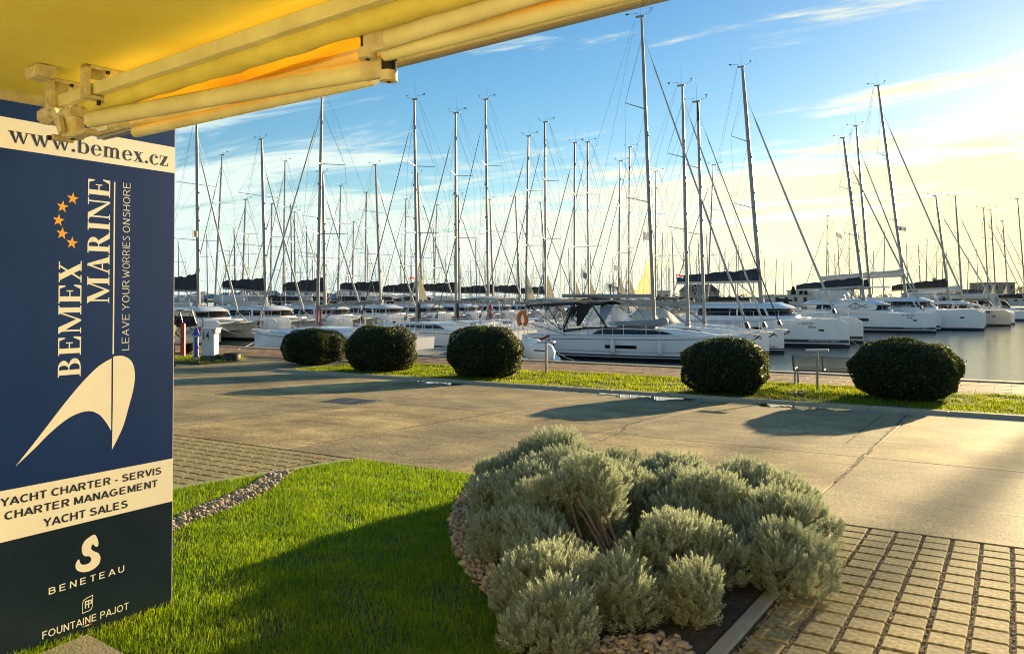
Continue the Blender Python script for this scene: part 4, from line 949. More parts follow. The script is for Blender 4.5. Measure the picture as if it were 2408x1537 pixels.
for bi, (label, ids) in enumerate(BUSH):
    x = np.mean([CL[i][0] for i in ids]); y = np.mean([CL[i][1] for i in ids]); root = empty('lavender_bush', (x, y, gz(y)), label=label, cat='lavender', group='lavender bushes in the bed')
    PP, DD, LL = [], [], []; st = MB(); rb = random.Random(bi); r = np.random.default_rng(40+bi)
    for i in ids:
        cx, cy, cr, ch = CL[i]; z0 = gz(cy); P = []; D = []; L_ = []
        ns = 9
        for q in range(ns):                # a mound is several cushions of unequal size
            an = q*2*math.pi/ns + r.uniform(0,1.2); o_ = 0 if q == 0 else cr*r.uniform(.35,.80); sr = cr*(r.uniform(.46,.56) if q == 0 else r.uniform(.30,.46)); sh = ch*(1.0 if q == 0 else r.uniform(.70,1.02) - .30*(o_/cr)**2)
            sx, sy = cx + o_*math.cos(an), cy + o_*math.sin(an); n = int(900*sr*(sr+sh*.7)/.5); d = unit(r.normal(0,1,(n,3))); d[:,2] = np.abs(d[:,2])*.95 - .30; d = unit(d)
            lum = unit(r.normal(0,1,(8,3))); lum[:,2] = np.abs(lum[:,2]); dist = (d @ lum.T).max(1); k = .70 + .38*np.clip((dist-.72)/.28, 0, 1)
            P.append(np.array([sx,sy,z0+sh-sr*.75-.05]) + d*np.array([sr,sr,sr*.75])*k[:,None]*r.uniform(.84,1.04,(n,1)) - np.array([0,0,1])*((d[:,2] < .1)*r.uniform(0,1,n)*max(.02,(sh-sr*.9)*.8))[:,None])
            D.append(unit(d*np.array([.70,.70,.5]) + np.array([r.uniform(-.12,.12),r.uniform(-.12,.12),.85]) + r.normal(0,.14,(n,3)))); L_.append(r.uniform(.075,.135,n))
        P = np.concatenate(P); D = np.concatenate(D); L_ = np.concatenate(L_); P[:,2] = np.maximum(P[:,2], z0+.04); n = len(P); P = P - D*(L_*.5)[:,None]
        PP.append(P); DD.append(D); LL.append(L_)
        m = 26 if i in (13,17,18,9,19) else 14
        for s in range(m):
            q = P[rb.randrange(n)]; b0 = Vector((cx + rb.uniform(-.08,.08), cy + rb.uniform(-.08,.08), z0-.02))
            e = Vector(q) ; mid = b0.lerp(e, .5) + Vector((rb.uniform(-.05,.05), rb.uniform(-.05,.05), rb.uniform(-.06,.04)))
            st.tube([b0, b0.lerp(mid,.5) + Vector((rb.uniform(-.02,.02),rb.uniform(-.02,.02),.02)), mid, e], [.010,.008,.006,.003], 5, cap=False)
    P = np.concatenate(PP); D = np.concatenate(DD); L_ = np.concatenate(LL)
    V, F = shoots_mesh(P - np.array(root.location), D, L_, 60+bi)
    link('foliage', npmesh('foliage', V, F, M_LAV), root); tag(st.build('stems', M_LSTEM, root), kind='stuff')
    if bi in (2, 4, 6):                    # thick bare wood
        b = MB()
        for s in range(11):
            i = ids[0]; cx, cy, cr, ch = CL[i]; z0 = gz(cy); ox, oy = {2:(.62,-.75), 4:(-.25,-.45), 6:(-.15,.12)}[bi]
            if bi == 4: cx, cy = -1.95, 5.95
            p0 = Vector((cx+ox+rb.uniform(-.20,.20), cy+oy+rb.uniform(-.20,.20), z0-.02)); p3 = Vector((cx+rb.uniform(-.15,.15), cy+rb.uniform(-.15,.1), z0+ch*.62+rb.uniform(-.08,.08)))
            m1 = p0.lerp(p3,.35)+Vector((rb.uniform(-.09,.09),rb.uniform(-.09,.09),rb.uniform(-.08,.05))); m2 = p0.lerp(p3,.7)+Vector((rb.uniform(-.04,.04),rb.uniform(-.04,.04),rb.uniform(-.02,.05)))
            b.tube([p0,m1,m2,p3], [.017,.013,.010,.005], 6, cap=False)
        tag(b.build('bare_stems', M_LSTEM, root), kind='stuff')
# a few dry twigs and leaf litter on the bed soil
P = np.array(sample([[(-3.3,4.6),(-1.45,4.0),(-1.45,6.3),(-3.0,5.9)]], 900, 5)); P = np.c_[P, gzn(P[:,1])+.006]
V, F = leaf_cloud(P, np.tile([0,0,1.0],(len(P),1)), .045, 8, .35, .2, .16)
tag(link('leaf_litter', npmesh('leaf_litter', V, F, leafmat('dry_leaf', (.06,.04,.02), (.22,.17,.09), .9, .05, (.3,.2,.1)))), 'dry leaf litter on the lavender bed soil', 'leaf litter', kind='stuff')
# ------------------------------------------------------------------ boats
M_GEL = mat('white_gelcoat', (0.86,0.86,0.85), 0.22, var=(0.82,0.82,0.82), scale=.8, coat=.3)
M_DECK = mat('deck_white', (0.74,0.73,0.70), 0.5, var=(0.68,0.67,0.63), scale=3)
M_TEAK = mat('teak', (0.30,0.20,0.11), 0.7, var=(0.24,0.15,0.08), scale=6)
M_GREYGEL = mat('grey_gelcoat', (0.30,0.32,0.33), 0.3, coat=.3)
M_ANTI = mat('antifouling', (0.012,0.014,0.018), 0.6)
M_STRIPE = mat('dark_stripe', (0.012,0.02,0.03), 0.35)
M_STRIPEG = mat('green_grey_stripe', (0.012,0.045,0.05), 0.35)
M_DGLASS = mat('tinted_window', (0.007,0.006,0.006), 0.08, spec=0.35)
M_CLEAR = mat('clear_vinyl', (0.55,0.60,0.62), 0.08, trans=0.0)
def clearvinyl():
    m = bpy.data.materials.new('clear_panel'); m.use_nodes = True; nt = m.node_tree; N = nt.nodes; L = nt.links
    b = N['Principled BSDF']; b.inputs['Base Color'].default_value = (.75,.8,.82,1); b.inputs['Roughness'].default_value = .06
    t = N.new('ShaderNodeBsdfTransparent'); mx = N.new('ShaderNodeMixShader'); mx.inputs[0].default_value = .62
    L.new(b.outputs[0], mx.inputs[1]); L.new(t.outputs[0], mx.inputs[2]); L.new(mx.outputs[0], N['Material Output'].inputs[0]); return m
M_CLEAR = clearvinyl()
M_MAST = mat('mast_aluminium', (0.30,0.30,0.29), 0.42, 0.1, var=(0.24,0.24,0.235), scale=2)
M_MASTW = mat('mast_white', (0.46,0.46,0.44), 0.4)
M_MASTB = mat('mast_black', (0.012,0.012,0.013), 0.35)
M_WIRE = mat('rigging_wire', (0.22,0.23,0.24), 0.4, 0.6)
M_STEEL = mat('stainless', (0.62,0.62,0.62), 0.2, 0.9)
M_SAILC = mat('cream_sailcloth', (0.60,0.58,0.50), 0.8, var=(0.53,0.51,0.43), scale=4, trans=0.3, sub=(0.75,0.70,0.50))
M_FURL = mat('furled_sail', (0.52,0.51,0.47), 0.7, var=(0.42,0.41,0.37), scale=6)
M_FURLB = mat('furled_dark', (0.03,0.035,0.045), 0.7)
M_BAGB = mat('black_sail_bag', (0.012,0.012,0.013), 0.75, var=(0.022,0.022,0.024), scale=3)
M_BAGN = mat('navy_sail_bag', (0.012,0.022,0.032), 0.7, var=(0.018,0.03,0.042), scale=3)
M_BAGW = mat('white_sail_bag', (0.60,0.59,0.55), 0.75, var=(0.5,0.49,0.45), scale=3)
M_CANVB = mat('black_canvas', (0.012,0.012,0.012), 0.8)
M_CANVW = mat('cream_canvas', (0.62,0.58,0.48), 0.8, var=(0.55,0.51,0.42), scale=3)
M_CANVT = mat('taupe_canvas', (0.20,0.17,0.12), 0.8)
M_FENDER = mat('white_fender', (0.74,0.74,0.72), 0.35)
M_RUB = mat('grey_rubber', (0.26,0.28,0.29), 0.5)
M_ORANGE = mat('orange_lifebuoy', (0.80,0.20,0.015), 0.5)
M_REDROPE = mat('red_rope', (0.45,0.02,0.03), 0.8); M_DKROPE = mat('dark_rope', (0.03,0.035,0.03), 0.85); M_ROPE = mat('white_rope', (0.6,0.58,0.52), 0.8)
M_BLUE = mat('blue_paint', (0.01,0.05,0.36), 0.4)
M_FLAGR = mat('flag_red', (0.6,0.03,0.03), 0.7, trans=.4, sub=(.8,.05,.05)); M_FLAGW = mat('flag_white', (0.75,0.75,0.72), 0.7, trans=.4); M_FLAGB = mat('flag_blue', (0.02,0.06,0.30), 0.7, trans=.4); M_FLAGG = mat('flag_grey', (0.20,0.22,0.26), 0.7, trans=.4, sub=(.3,.3,.35))
LEV = [1, .985, .8, .6, .4, .22, .12, 0.0]
class Hull:
    def __init__(s, L, B, h0, h1, xs, stern=.84, full=2.4, yc=0.0, bowr=0.0, flare=.22, keel=-.42):
        s.L, s.B, s.h0, s.h1, s.xs, s.stern, s.full, s.yc, s.bowr, s.flare, s.keel = L, B, h0, h1, xs, stern, full, yc, bowr, flare, keel
    def h(s, u):
        z = s.h0 + (s.h1 - s.h0)*u**1.6
        if s.bowr and u > .93: z -= s.bowr*((u-.93)/.07)**2.2
        return z
    def b(s, u):
        if u < .42: f = s.stern + (1-s.stern)*math.sin(math.pi/2*u/.42)
        else: f = max(0.0, 1 - ((u-.42)/.58)**s.full)
        return max(s.B/2*f, .035)
    def y(s, u, z):
        hh = s.h(u); k = max(z, 0)/hh; g = (.86 - s.flare*u**3) + (.14 + s.flare*u**3)*k**.55
        if z < 0: g *= 1 + z/abs(s.keel)*.45
        return s.b(u)*g
    def x(s, u): return s.xs + s.L*u
    def surf(s, side, u, z, off=0.0): return (s.x(u), s.yc + side*(s.y(u, z)+off), z)
    def mesh(s, name, m_top=None, n=26, mats=None):
        b = MB(); us = [i/(n-1) for i in range(n)]; us = [u**.9 if u < .5 else u for u in us]
        for side in (-1, 1):
            rows = []
            for u in us: rows.append([s.surf(side, u, l*s.h(u)) for l in LEV] + [s.surf(side, u, s.keel)])
            m = len(LEV)+1
            if side == 1: rows = [r_ for r_ in rows]
            base = len(b.v); b.grid(rows if side == -1 else rows, 0)
            k = len(b.m) - (n-1)*(m-1)
            for q in range((n-1)*(m-1)):
                lev = q % (m-1)
                if lev >= len(LEV)-2: b.m[k+q] = 1
        # deck
        rows = [[s.surf(-1, u, s.h(u)), (s.x(u), s.yc - s.b(u)*.5, s.h(u)+.02), (s.x(u), s.yc, s.h(u)+.035), (s.x(u), s.yc + s.b(u)*.5, s.h(u)+.02), s.surf(1, u, s.h(u))] for u in us]; b.grid(rows, 2)
        tr = [s.surf(-1, 0, l*s.h(0)) for l in LEV] + [s.surf(-1,0,s.keel), s.surf(1,0,s.keel)] + [s.surf(1, 0, l*s.h(0)) for l in LEV[::-1]]; b.add(tr, [tuple(range(len(tr)))], 0)
        return b.mesh(name, mats or [M_GEL, M_ANTI, M_DECK], 35)
    def strip(s, b, u0, u1, z0, z1, off=.008, n=20, sides=(-1,1), mi=0):
        f0 = z0 if callable(z0) else (lambda u: z0); f1 = z1 if callable(z1) else (lambda u: z1)
        for side in sides:
            b.grid([[s.surf(side, u0+(u1-u0)*i/n, f0(u0+(u1-u0)*i/n), off) for i in range(n+1)], [s.surf(side, u0+(u1-u0)*i/n, f1(u0+(u1-u0)*i/n), off) for i in range(n+1)]], mi)
        return b
_CACHE = {}
def part(key, name, fn, m, parent, smooth=None):
    """a part whose mesh is shared by all boats with the same key"""
    if key not in _CACHE:
        r_ = fn(); _CACHE[key] = r_ if isinstance(r_, bpy.types.Mesh) else r_.mesh(name, m, smooth)
    return link(name, _CACHE[key], parent)
def roof_poly(h, u0, u1, frac, n=14):
    a = [(h.x(u0+(u1-u0)*i/n), h.yc + h.b(u0+(u1-u0)*i/n)*frac*(1-.25*(i/n)**2)) for i in range(n+1)]
    return a
def coach(h, u0, u1, frac, hc, n=16):
    rows = []
    for i in range(n+1):
        v = i/n; u = u0+(u1-u0)*v; w = h.b(u)*frac*(1-.35*v**2); z = h.h(u)+.01; c = hc*(1 if v < .25 else max(.04, 1-((v-.25)/.75)**1.8)); x = h.x(u)
        rows.append([(x,-w,z-.05),(x,-w*.96,z+c*.6),(x,-w*.86,z+c*.92),(x,-w*.4,z+c*1.04),(x,0,z+c*1.07),(x,w*.4,z+c*1.04),(x,w*.86,z+c*.92),(x,w*.96,z+c*.6),(x,w,z-.05)])
    b = MB(); b.grid(rows); k = rows[0]; b.add(k, [tuple(range(9))]); return b
def coach_window(h, u0, u1, frac, hc, v0, v1, z0, z1):
    b = MB(); n = 14
    for s in (-1,1):
        lo, hi = [], []
        for i in range(n+1):
            q = i/n; v = v0+(v1-v0)*q; u = u0+(u1-u0)*v; w = h.b(u)*frac*(1-.35*v**2); z = h.h(u)+.01; c = hc*(1 if v < .25 else max(.04, 1-((v-.25)/.75)**1.8)); x = h.x(u)
            t = 1-abs(2*q-1)**6 if q > .5 else min(1, .15+q*9); za = z0*c; zb = (z0+(z1-z0)*t)*c
            lo.append((x, s*(w*(1-.04*za/(c*.6))+.012), z+za)); hi.append((x, s*(w*(1-.04*zb/(c*.6))+.012), z+zb))
        b.grid([lo, hi])
    return b
def railing(h, u0=.02, u1=.97, n=8, ph=.6):
    b = MB(); pts = {}
    for s in (-1,1):
        tops = []; mids = []
        for i in range(n+1):
            u = u0+.10+(u1-.18-u0)*i/n; p = Vector(h.surf(s, u, h.h(u), -.06)); b.tube([p, p+Vector((0,0,ph))], .012, 4, cap=False); tops.append(p+Vector((0,0,ph))); mids.append(p+Vector((0,0,ph*.5)))
        b.tube(tops, .006, 4, cap=False); b.tube(mids, .005, 4, cap=False)
        pts[s] = (tops, mids)
    bow = [pts[-1][0][-1]] + [Vector(h.surf(-1, u, h.h(u), -.03))+Vector((0,0,ph+.03)) for u in (.90,.96)] + [Vector((h.x(.985), 0, h.h(.985)+ph+.04))] + [Vector(h.surf(1, u, h.h(u), -.03))+Vector((0,0,ph+.03)) for u in (.96,.90)] + [pts[1][0][-1]]
    b.tube(bow, .013, 5, cap=False)
    for s in (-1,1):
        for u in (.90,.96): p = Vector(h.surf(s, u, h.h(u), -.04)); b.tube([p, p+Vector((0,0,ph+.03))], .013, 4, cap=False)
        p0 = Vector(h.surf(s, .01, h.h(0), -.08)); p1 = Vector(h.surf(s, .01, h.h(0), -h.b(0)*.55)); st = [pts[s][0][0], p0+Vector((0,0,ph+.05)), p1+Vector((0,0,ph+.05)), p1]
        b.tube(st, .013, 5, cap=False); b.tube([p0, p0+Vector((0,0,ph+.05))], .013, 4, cap=False)
    return b
def wheel(x, y, z, r=.48):
    b = MB(); b.ring((x,y,z), r, .016, 'x', 22, 5)
    for k in range(5):
        a = k*2*math.pi/5; b.tube([(x,y,z),(x,y+r*math.cos(a),z+r*math.sin(a))], .008, 4, cap=False)
    b.tube([(x-.05,y,z),(x+.12,y,z)], .05, 8); return b
def fender(x, y, z, L=.72, r=.13):
    b = MB(); b.lathe((x,y,z), [(.02,-L/2-.05),(r*.55,-L/2),(r*.92,-L/2+.08),(r,-L/2+.16),(r,L/2-.16),(r*.9,L/2-.08),(r*.5,L/2),(.025,L/2+.06)], 12); b.tube([(x,y,z+L/2+.05),(x,y+.02,z+L/2+.8)], .008, 4); return b
def rig(root, H, zb, rake, xf, zf, fr, ybase, xa, za, yw, m_mast, black_top=0.0, sp=(.40,.70), furl=M_FURL, furl_r=.055, boom=None, mr=.115, detail=2, key=''):
    """mast with its fittings; H, zb heights over water, rake aft shift of the top"""
    def MX(f): return Vector((-rake*f, 0, zb + (H-zb)*f))
    b = MB(); n = 10 if detail > 1 else 6
    fs = [0,.5,.86,1.0]; b.tube([MX(f) for f in fs], [mr, mr, mr*.88, mr*.62], n, 0)
    if black_top: b.tube([MX(1-black_top), MX(1.0)], [mr*.92, mr*.72], n, 1); b.tube([MX(1-black_top*1.02), MX(1-black_top)], [mr*.96]*2, n, 1)
    if detail > 0:
        t = MX(1.0); b.obox(t+Vector((-.34,0,.03)), t+Vector((.16,0,.03)), .09, .10, 0)
        b.obox(MX(0)+Vector((0,0,-.02)), MX(.02), mr*2.6, mr*2.6, 0)
        if detail > 1:
            for f in (.3,.46,.61): p = MX(f); b.box((p.x+mr*.8, -.05, p.z), (p.x+mr*1.5, .05, p.z+.14), 1)
    o = b.build('mast', [m_mast, M_MASTB], root, smooth=50, world=False)
    if detail > 0:
        t = MX(1.0); b = MB()
        b.tube([t+Vector((-.1,0,0)), t+Vector((-.13,0,1.35))], [.012,.006], 4, cap=False)
        b.tube([t+Vector((.1,0,.05)), t+Vector((.75,.0,.30))], .014, 4, cap=False); b.tube([t+Vector((.75,0,.30)), t+Vector((.78,0,.52))], .03, 5); b.tube([t+Vector((.62,0,.55)), t+Vector((.95,0,.50))], .022, 4)
        b.tube([t+Vector((-.35,0,.3)), t+Vector((-1.05,0,.36))], .014, 4); b.tube([t+Vector((-.35,0,0)), t+Vector((-.35,0,.38))], .010, 4); b.obox(t+Vector((-1.05,0,.36)), t+Vector((-1.3,0,.38)), .02, .12)
        b.v = [(t.x+(x-t.x)*.72, y*.72, t.z+(z-t.z)*(.72 if z < t.z+.8 else .85)) for x,y,z in b.v]; b.build('wind_vane', M_MASTB, root, world=False)
        for f in sp:
            b = MB(); L_ = ybase*(1.02 if f == sp[0] else .82)
            for s in (-1,1): b.tube([MX(f), MX(f)+Vector((-.55,s*L_,.10))], [.045,.028], 5, flat=.6)
            b.build('spreader', M_WIRE, root, world=False)
    w = MB(); wr = .0075 if detail > 1 else .009
    hound = .985 if fr > .97 else fr+.01
    for s in (-1,1):
        pr = Vector((-.35, s*ybase, zf)); tips = [MX(f)+Vector((-.55, s*ybase*(1.02 if f == sp[0] else .82), .10)) for f in sp]
        w.tube([pr] + tips + [MX(hound)], wr, 3, cap=False); w.tube([pr+Vector((.3,-s*.05,0)), MX(sp[0])], wr, 3, cap=False)
        if detail > 0:
            for i, f in enumerate(sp): w.tube([tips[i], MX(sp[i+1] if i+1 < len(sp) else .93)], wr, 3, cap=False)
        w.tube([MX(.995)+Vector((-.4,0,0)), Vector((xa+1.2,0,za+3.2)) if detail > 1 else Vector((xa,s*yw,za)), Vector((xa, s*yw, za))], wr, 3, cap=False)
    if detail > 0: w.tube([MX(.99)+Vector((-.38,0,0)), Vector((-4.6,0,zb+1.4))], wr, 3, cap=False)
    if detail > 0: w.tube([MX(.55)+Vector((-.1,0,0)), Vector((-3.0,.2,zb+1.3))], .005, 3, cap=False); w.tube([MX(.55)+Vector((-.1,0,0)), Vector((-3.0,-.2,zb+1.3))], .005, 3, cap=False)
    w.build('rigging', M_WIRE, root, world=False)
    top = MX(fr) + Vector((mr,0,0)); bot = Vector((xf, 0, zf+.1)); b = MB(); k = 16; pts = []; rs = []
    for i in range(k+1):
        f = i/k; q = bot.lerp(top, f); q = q - Vector((0,0,1))*(.10*math.sin(math.pi*f)); pts.append(q)
        e = .25 if f < .03 else 1.0 if f < .90 else .3
        rs.append((furl_r if furl is not M_FURLB else .034)*e*(1.15-.5*f)*(1+.10*math.sin(i*2.3)))
    b.tube(pts, rs, 7); o = b.build('furled_sail' if furl else 'forestay', furl or M_WIRE, root, smooth=60, world=False)
    if detail > 1:
        b = MB(); b.tube([bot.lerp(top,.012), bot.lerp(top,.03)], [.12,.10], 10); b.build('furling_drum', M_MASTB, o, world=False)
    if boom:
        L_, zbm, rise = boom['L'], boom['z'], boom.get('rise', .25); p = Vector((-mr,0,zbm)); e = Vector((-L_,0,zbm+rise)); b = MB()
        b.obox(p, e, .14, .20, ch=.04); bo = b.build('boom', m_mast if boom.get('m') is None else boom['m'], root, smooth=40, world=False)
        if detail > 1:
            b = MB(); b.tube([Vector((-.12,0,zb+.15)), Vector((-1.7,0,zbm-.02+.25*rise))], .035, 6); b.tube([Vector((-.12,0,zb+.25)), Vector((-1.5,0,zbm-.05+.25*rise))], .012, 4); b.build('kicker', M_WIRE, root, world=False)
        if boom.get('bag'):
            m, hb, fl = boom['bag']; rows = []; n = 22
            for i in range(n+1):
                f = i/n; q = p.lerp(e, f*.99) ; hh = 1.35*hb*(1-.45*f**1.1)*(1+.05*math.sin(i*1.7)+.05*math.sin(i*.8+L_)) ; ww = .20*(1-.3*f); lo = q.z + .06
                rows.append([(q.x,-ww*.6,lo),(q.x,-ww,lo+hh*.35),(q.x,-ww*.55,lo+hh*.86),(q.x,0,lo+hh),(q.x,ww*.55,lo+hh*.86),(q.x,ww,lo+hh*.35),(q.x,ww*.6,lo)])
            b = MB(); b.grid(rows); b.add(rows[0], [tuple(range(7))]); b.add(rows[-1], [tuple(range(7))])
            if fl: b.grid([[(p.x-.02,-.09,p.z+hb*.7),(p.x-.02,.09,p.z+hb*.7)],[(p.x-.35,-.06,p.z+hb*1.0),(p.x-.35,.06,p.z+hb*1.0)],[(p.x-.08,0,p.z+hb+fl),(p.x-.08,.01,p.z+hb+fl)]])
            b.build('sail_bag', m, root, smooth=50, world=False)
        if boom.get('clew'):
            hgt, wd = boom['clew']; b = MB(); z0 = zbm+.2
            rows = []
            for i in range(8):
                f = i/7; z = z0 + hgt*f; rows.append([(-mr-.03,-.006,z),(-mr-.03-wd*(1-f)*.5,.05*math.sin(f*3),z),(-mr-.03-wd*(1-f),.0,z)])
            b.grid(rows); b.grid([[ (x,y+.012,z) for x,y,z in r_] for r_ in rows])
            b.build('sail_corner', M_SAILC, root, smooth=60, world=False)
        if boom.get('text'):
            for s in (-1,):
                v, f = sans_mesh(boom['text'], .01); b = MB(); tl = 1.35; a0 = boom.get('tx', .78)
                hd = boom['hd']
                def mp(x, y):
                    xx = (x-.5)*tl*hd; q = p.lerp(e, a0); return (q.x + xx, -hd*.073 if True else 0, q.z + xx*(-rise/L_)*1 + (y-.5)*.15)
                b.add([mp(*q) for q in v], f); b.build('lettering', M_INK, bo, world=False)
    return MX
MONO = Hull(12.6, 4.15, 1.22, 1.42, -7.3)
MONO2 = Hull(11.4, 3.9, 1.15, 1.35, -6.6)
def monohull(loc, hd, s, H, rake, key, hull, label, group, detail, black_top=0.0, mastm=None, boom=None, furl=M_FURL, fenders=0, bimini=None, hood=None, wheels=True, name='sailing_yacht', ropes=0, hull_windows=True, sp=(.40,.70), fr=.93):
    h = hull; root = empty(name, loc, 0 if hd > 0 else math.pi, label, 'sailing yacht', group); root.scale = (s,s,s); k = key
    part((k,'hull'), 'hull', lambda: h.mesh('hull'), None, root)
    def stripes():
        b = MB(); h.strip(b, 0, 1, .20, .28); h.strip(b, .02, .99, lambda u: h.h(u)-.20, lambda u: h.h(u)-.165); return b
    part((k,'stripe'), 'stripe', stripes, M_STRIPE, root)
    CU = (.30,.86,.60,.44)
    part((k,'cabin'), 'cabin', lambda: coach(h, *CU), M_GEL, root, 40)
    part((k,'cw'), 'cabin_window', lambda: coach_window(h, *CU, .06, .70, .12, .72), M_DGLASS, root)
    if detail > 0:
        part((k,'rail'), 'railing', lambda: railing(h), M_STEEL, root)
        def ck():
            b = MB()
            for s_ in (-1,1): b.grid([[(h.x(u), s_*h.b(u)*.62, h.h(u)-.02), (h.x(u), s_*h.b(u)*.62, h.h(u)+.30), (h.x(u), s_*h.b(u)*.44, h.h(u)+.30), (h.x(u), s_*h.b(u)*.40, h.h(u)-.02)] for u in (.05,.15,.25,.31)])
            b.box((h.x(.13)-.15,-.12,h.h(.1)),(h.x(.13)+.35,.12,h.h(.1)+.55)); return b
        part((k,'coam'), 'cockpit_coaming', ck, M_GEL, root)
        if wheels:
            for y in (-.95,.95): part((k,'wheel',y), 'steering_wheel', lambda y=y: wheel(h.x(.12), y, h.h(.1)+.62), M_STEEL if detail > 1 else M_MASTB, root)
        if hull_windows: part((k,'hw'), 'hull_window', lambda: (lambda b: (h.strip(b,.42,.56,.62,.80,.007), h.strip(b,.10,.17,.66,.80,.007), b)[2])(MB()), M_DGLASS, root)
        def anchor():
            b = MB(); x = h.x(1.0); z = h.h(1)-.02; b.obox((x-.5,0,z+.06),(x+.22,0,z+.04),.10,.06); b.tube([(x-.2,0,z+.1),(x+.3,0,z-.05)],.022,5); b.add([(x+.30,-.16,z-.02),(x+.36,0,z-.10),(x+.30,.16,z-.02),(x-.02,.08,z-.24),(x-.05,0,z-.30),(x-.02,-.08,z-.24)],[(0,1,4,5),(1,2,3,4)]); return b
        part((k,'anchor'), 'anchor', anchor, M_STEEL, root)
    for i in range(fenders):
        u = (.16,.46,.66,.36)[i % 4]; z = .72
        for s_ in (-1,):
            y = s_*hd*(h.y(u, z)+.15); part((k,'fender',i,hd), 'fender', lambda u=u,y=y,z=z: fender(h.x(u), y, z), M_FENDER, root, 50)
    if bimini is not None:
        def bim():
            b = MB(); x0, x1 = h.x(.02), h.x(.24); z = h.h(0)+1.95; rows = []
            for i in range(9):
                f = i/8; rows.append([(x0+(x1-x0)*f, -1.35+2.7*j/6, z + .10*math.sin(math.pi*f) + .16*math.sin(math.pi*j/6)) for j in range(7)])
            b.grid(rows); b.grid([[(x,y,q-.025) for x,y,q in r_] for r_ in rows]); return b
        def bfr():
            b = MB(); z = h.h(0)+1.95
            for u in (.04,.13,.23):
                b.tube([(h.x(.12),-1.42,h.h(.1)+.3),(h.x(u),-1.38,z-.05),(h.x(u),-.5,z+.16),(h.x(u),.5,z+.16),(h.x(u),1.38,z-.05),(h.x(.12),1.42,h.h(.1)+.3)], .014, 5, cap=False)
            return b
        bo = part((k,'bimini',bimini.name), 'bimini', bim, bimini, root, 60); part((k,'bfr'), 'bimini_frame', bfr, M_STEEL, bo)
    if hood is not None:
        def hd_():
            b = MB(); x0, x1 = h.x(.30), h.x(.41); zd = h.h(.3)+.44
            arc = lambda x, w, z1: [(x, w*math.cos(math.pi*j/10), zd + z1*math.sin(math.pi*j/10)**.7) for j in range(11)]
            b.grid([arc(x0,1.25,.95), arc(x0+.5,1.2,1.0), arc(x0+.75,1.15,.9), arc(x1+.1,1.05,.05)]); return b
        part((k,'hood',hood.name), 'sprayhood', hd_, hood, root, 60)
    if boom is not None: boom = dict(boom, hd=hd)
    rig(root, H, h.h(.6)+.38, rake, h.x(.985), h.h(.97)+.05, fr, h.B*.44, h.xs+.05, h.h(0)+.02, h.b(0)*.6, mastm or M_MAST, black_top, sp, furl, .055, boom, .10, detail)
    if ropes:
        b = MB(); rr = random.Random(len(label))
        for i in range(10): y = rr.uniform(-.12,.12); b.tube([(-.14,y,2.9+rr.uniform(-.1,.1)),(-.16,y*1.3,2.2),(-.15,y,1.7+rr.uniform(0,.2))], .02, 5)
        b.build('rope_coil', M_REDROPE if ropes == 1 else M_DKROPE, root, world=False)
    return root
CAT_S = Hull(12.2, 1.75, 1.45, 1.75, -6.2, .80, 3.2, -2.75, .35, .10, -.5)
CAT_P = Hull(12.2, 1.75, 1.45, 1.75, -6.2, .80, 3.2, 2.75, .35, .10, -.5)
def rpoly(x0, x1, w, nose, n=10, aft=.3):
    """plan outline: rounded front (+x)"""
    p = [(x0, -w+aft), (x0+aft, -w)]
    for i in range(n+1):
        a = -math.pi/2 + math.pi*i/n; p.append((x1-nose + nose*math.cos(a)*1.0, w*math.copysign(abs(math.sin(a))**.7, math.sin(a))))
    p += [(x0+aft, w), (x0, w-aft)]; return p
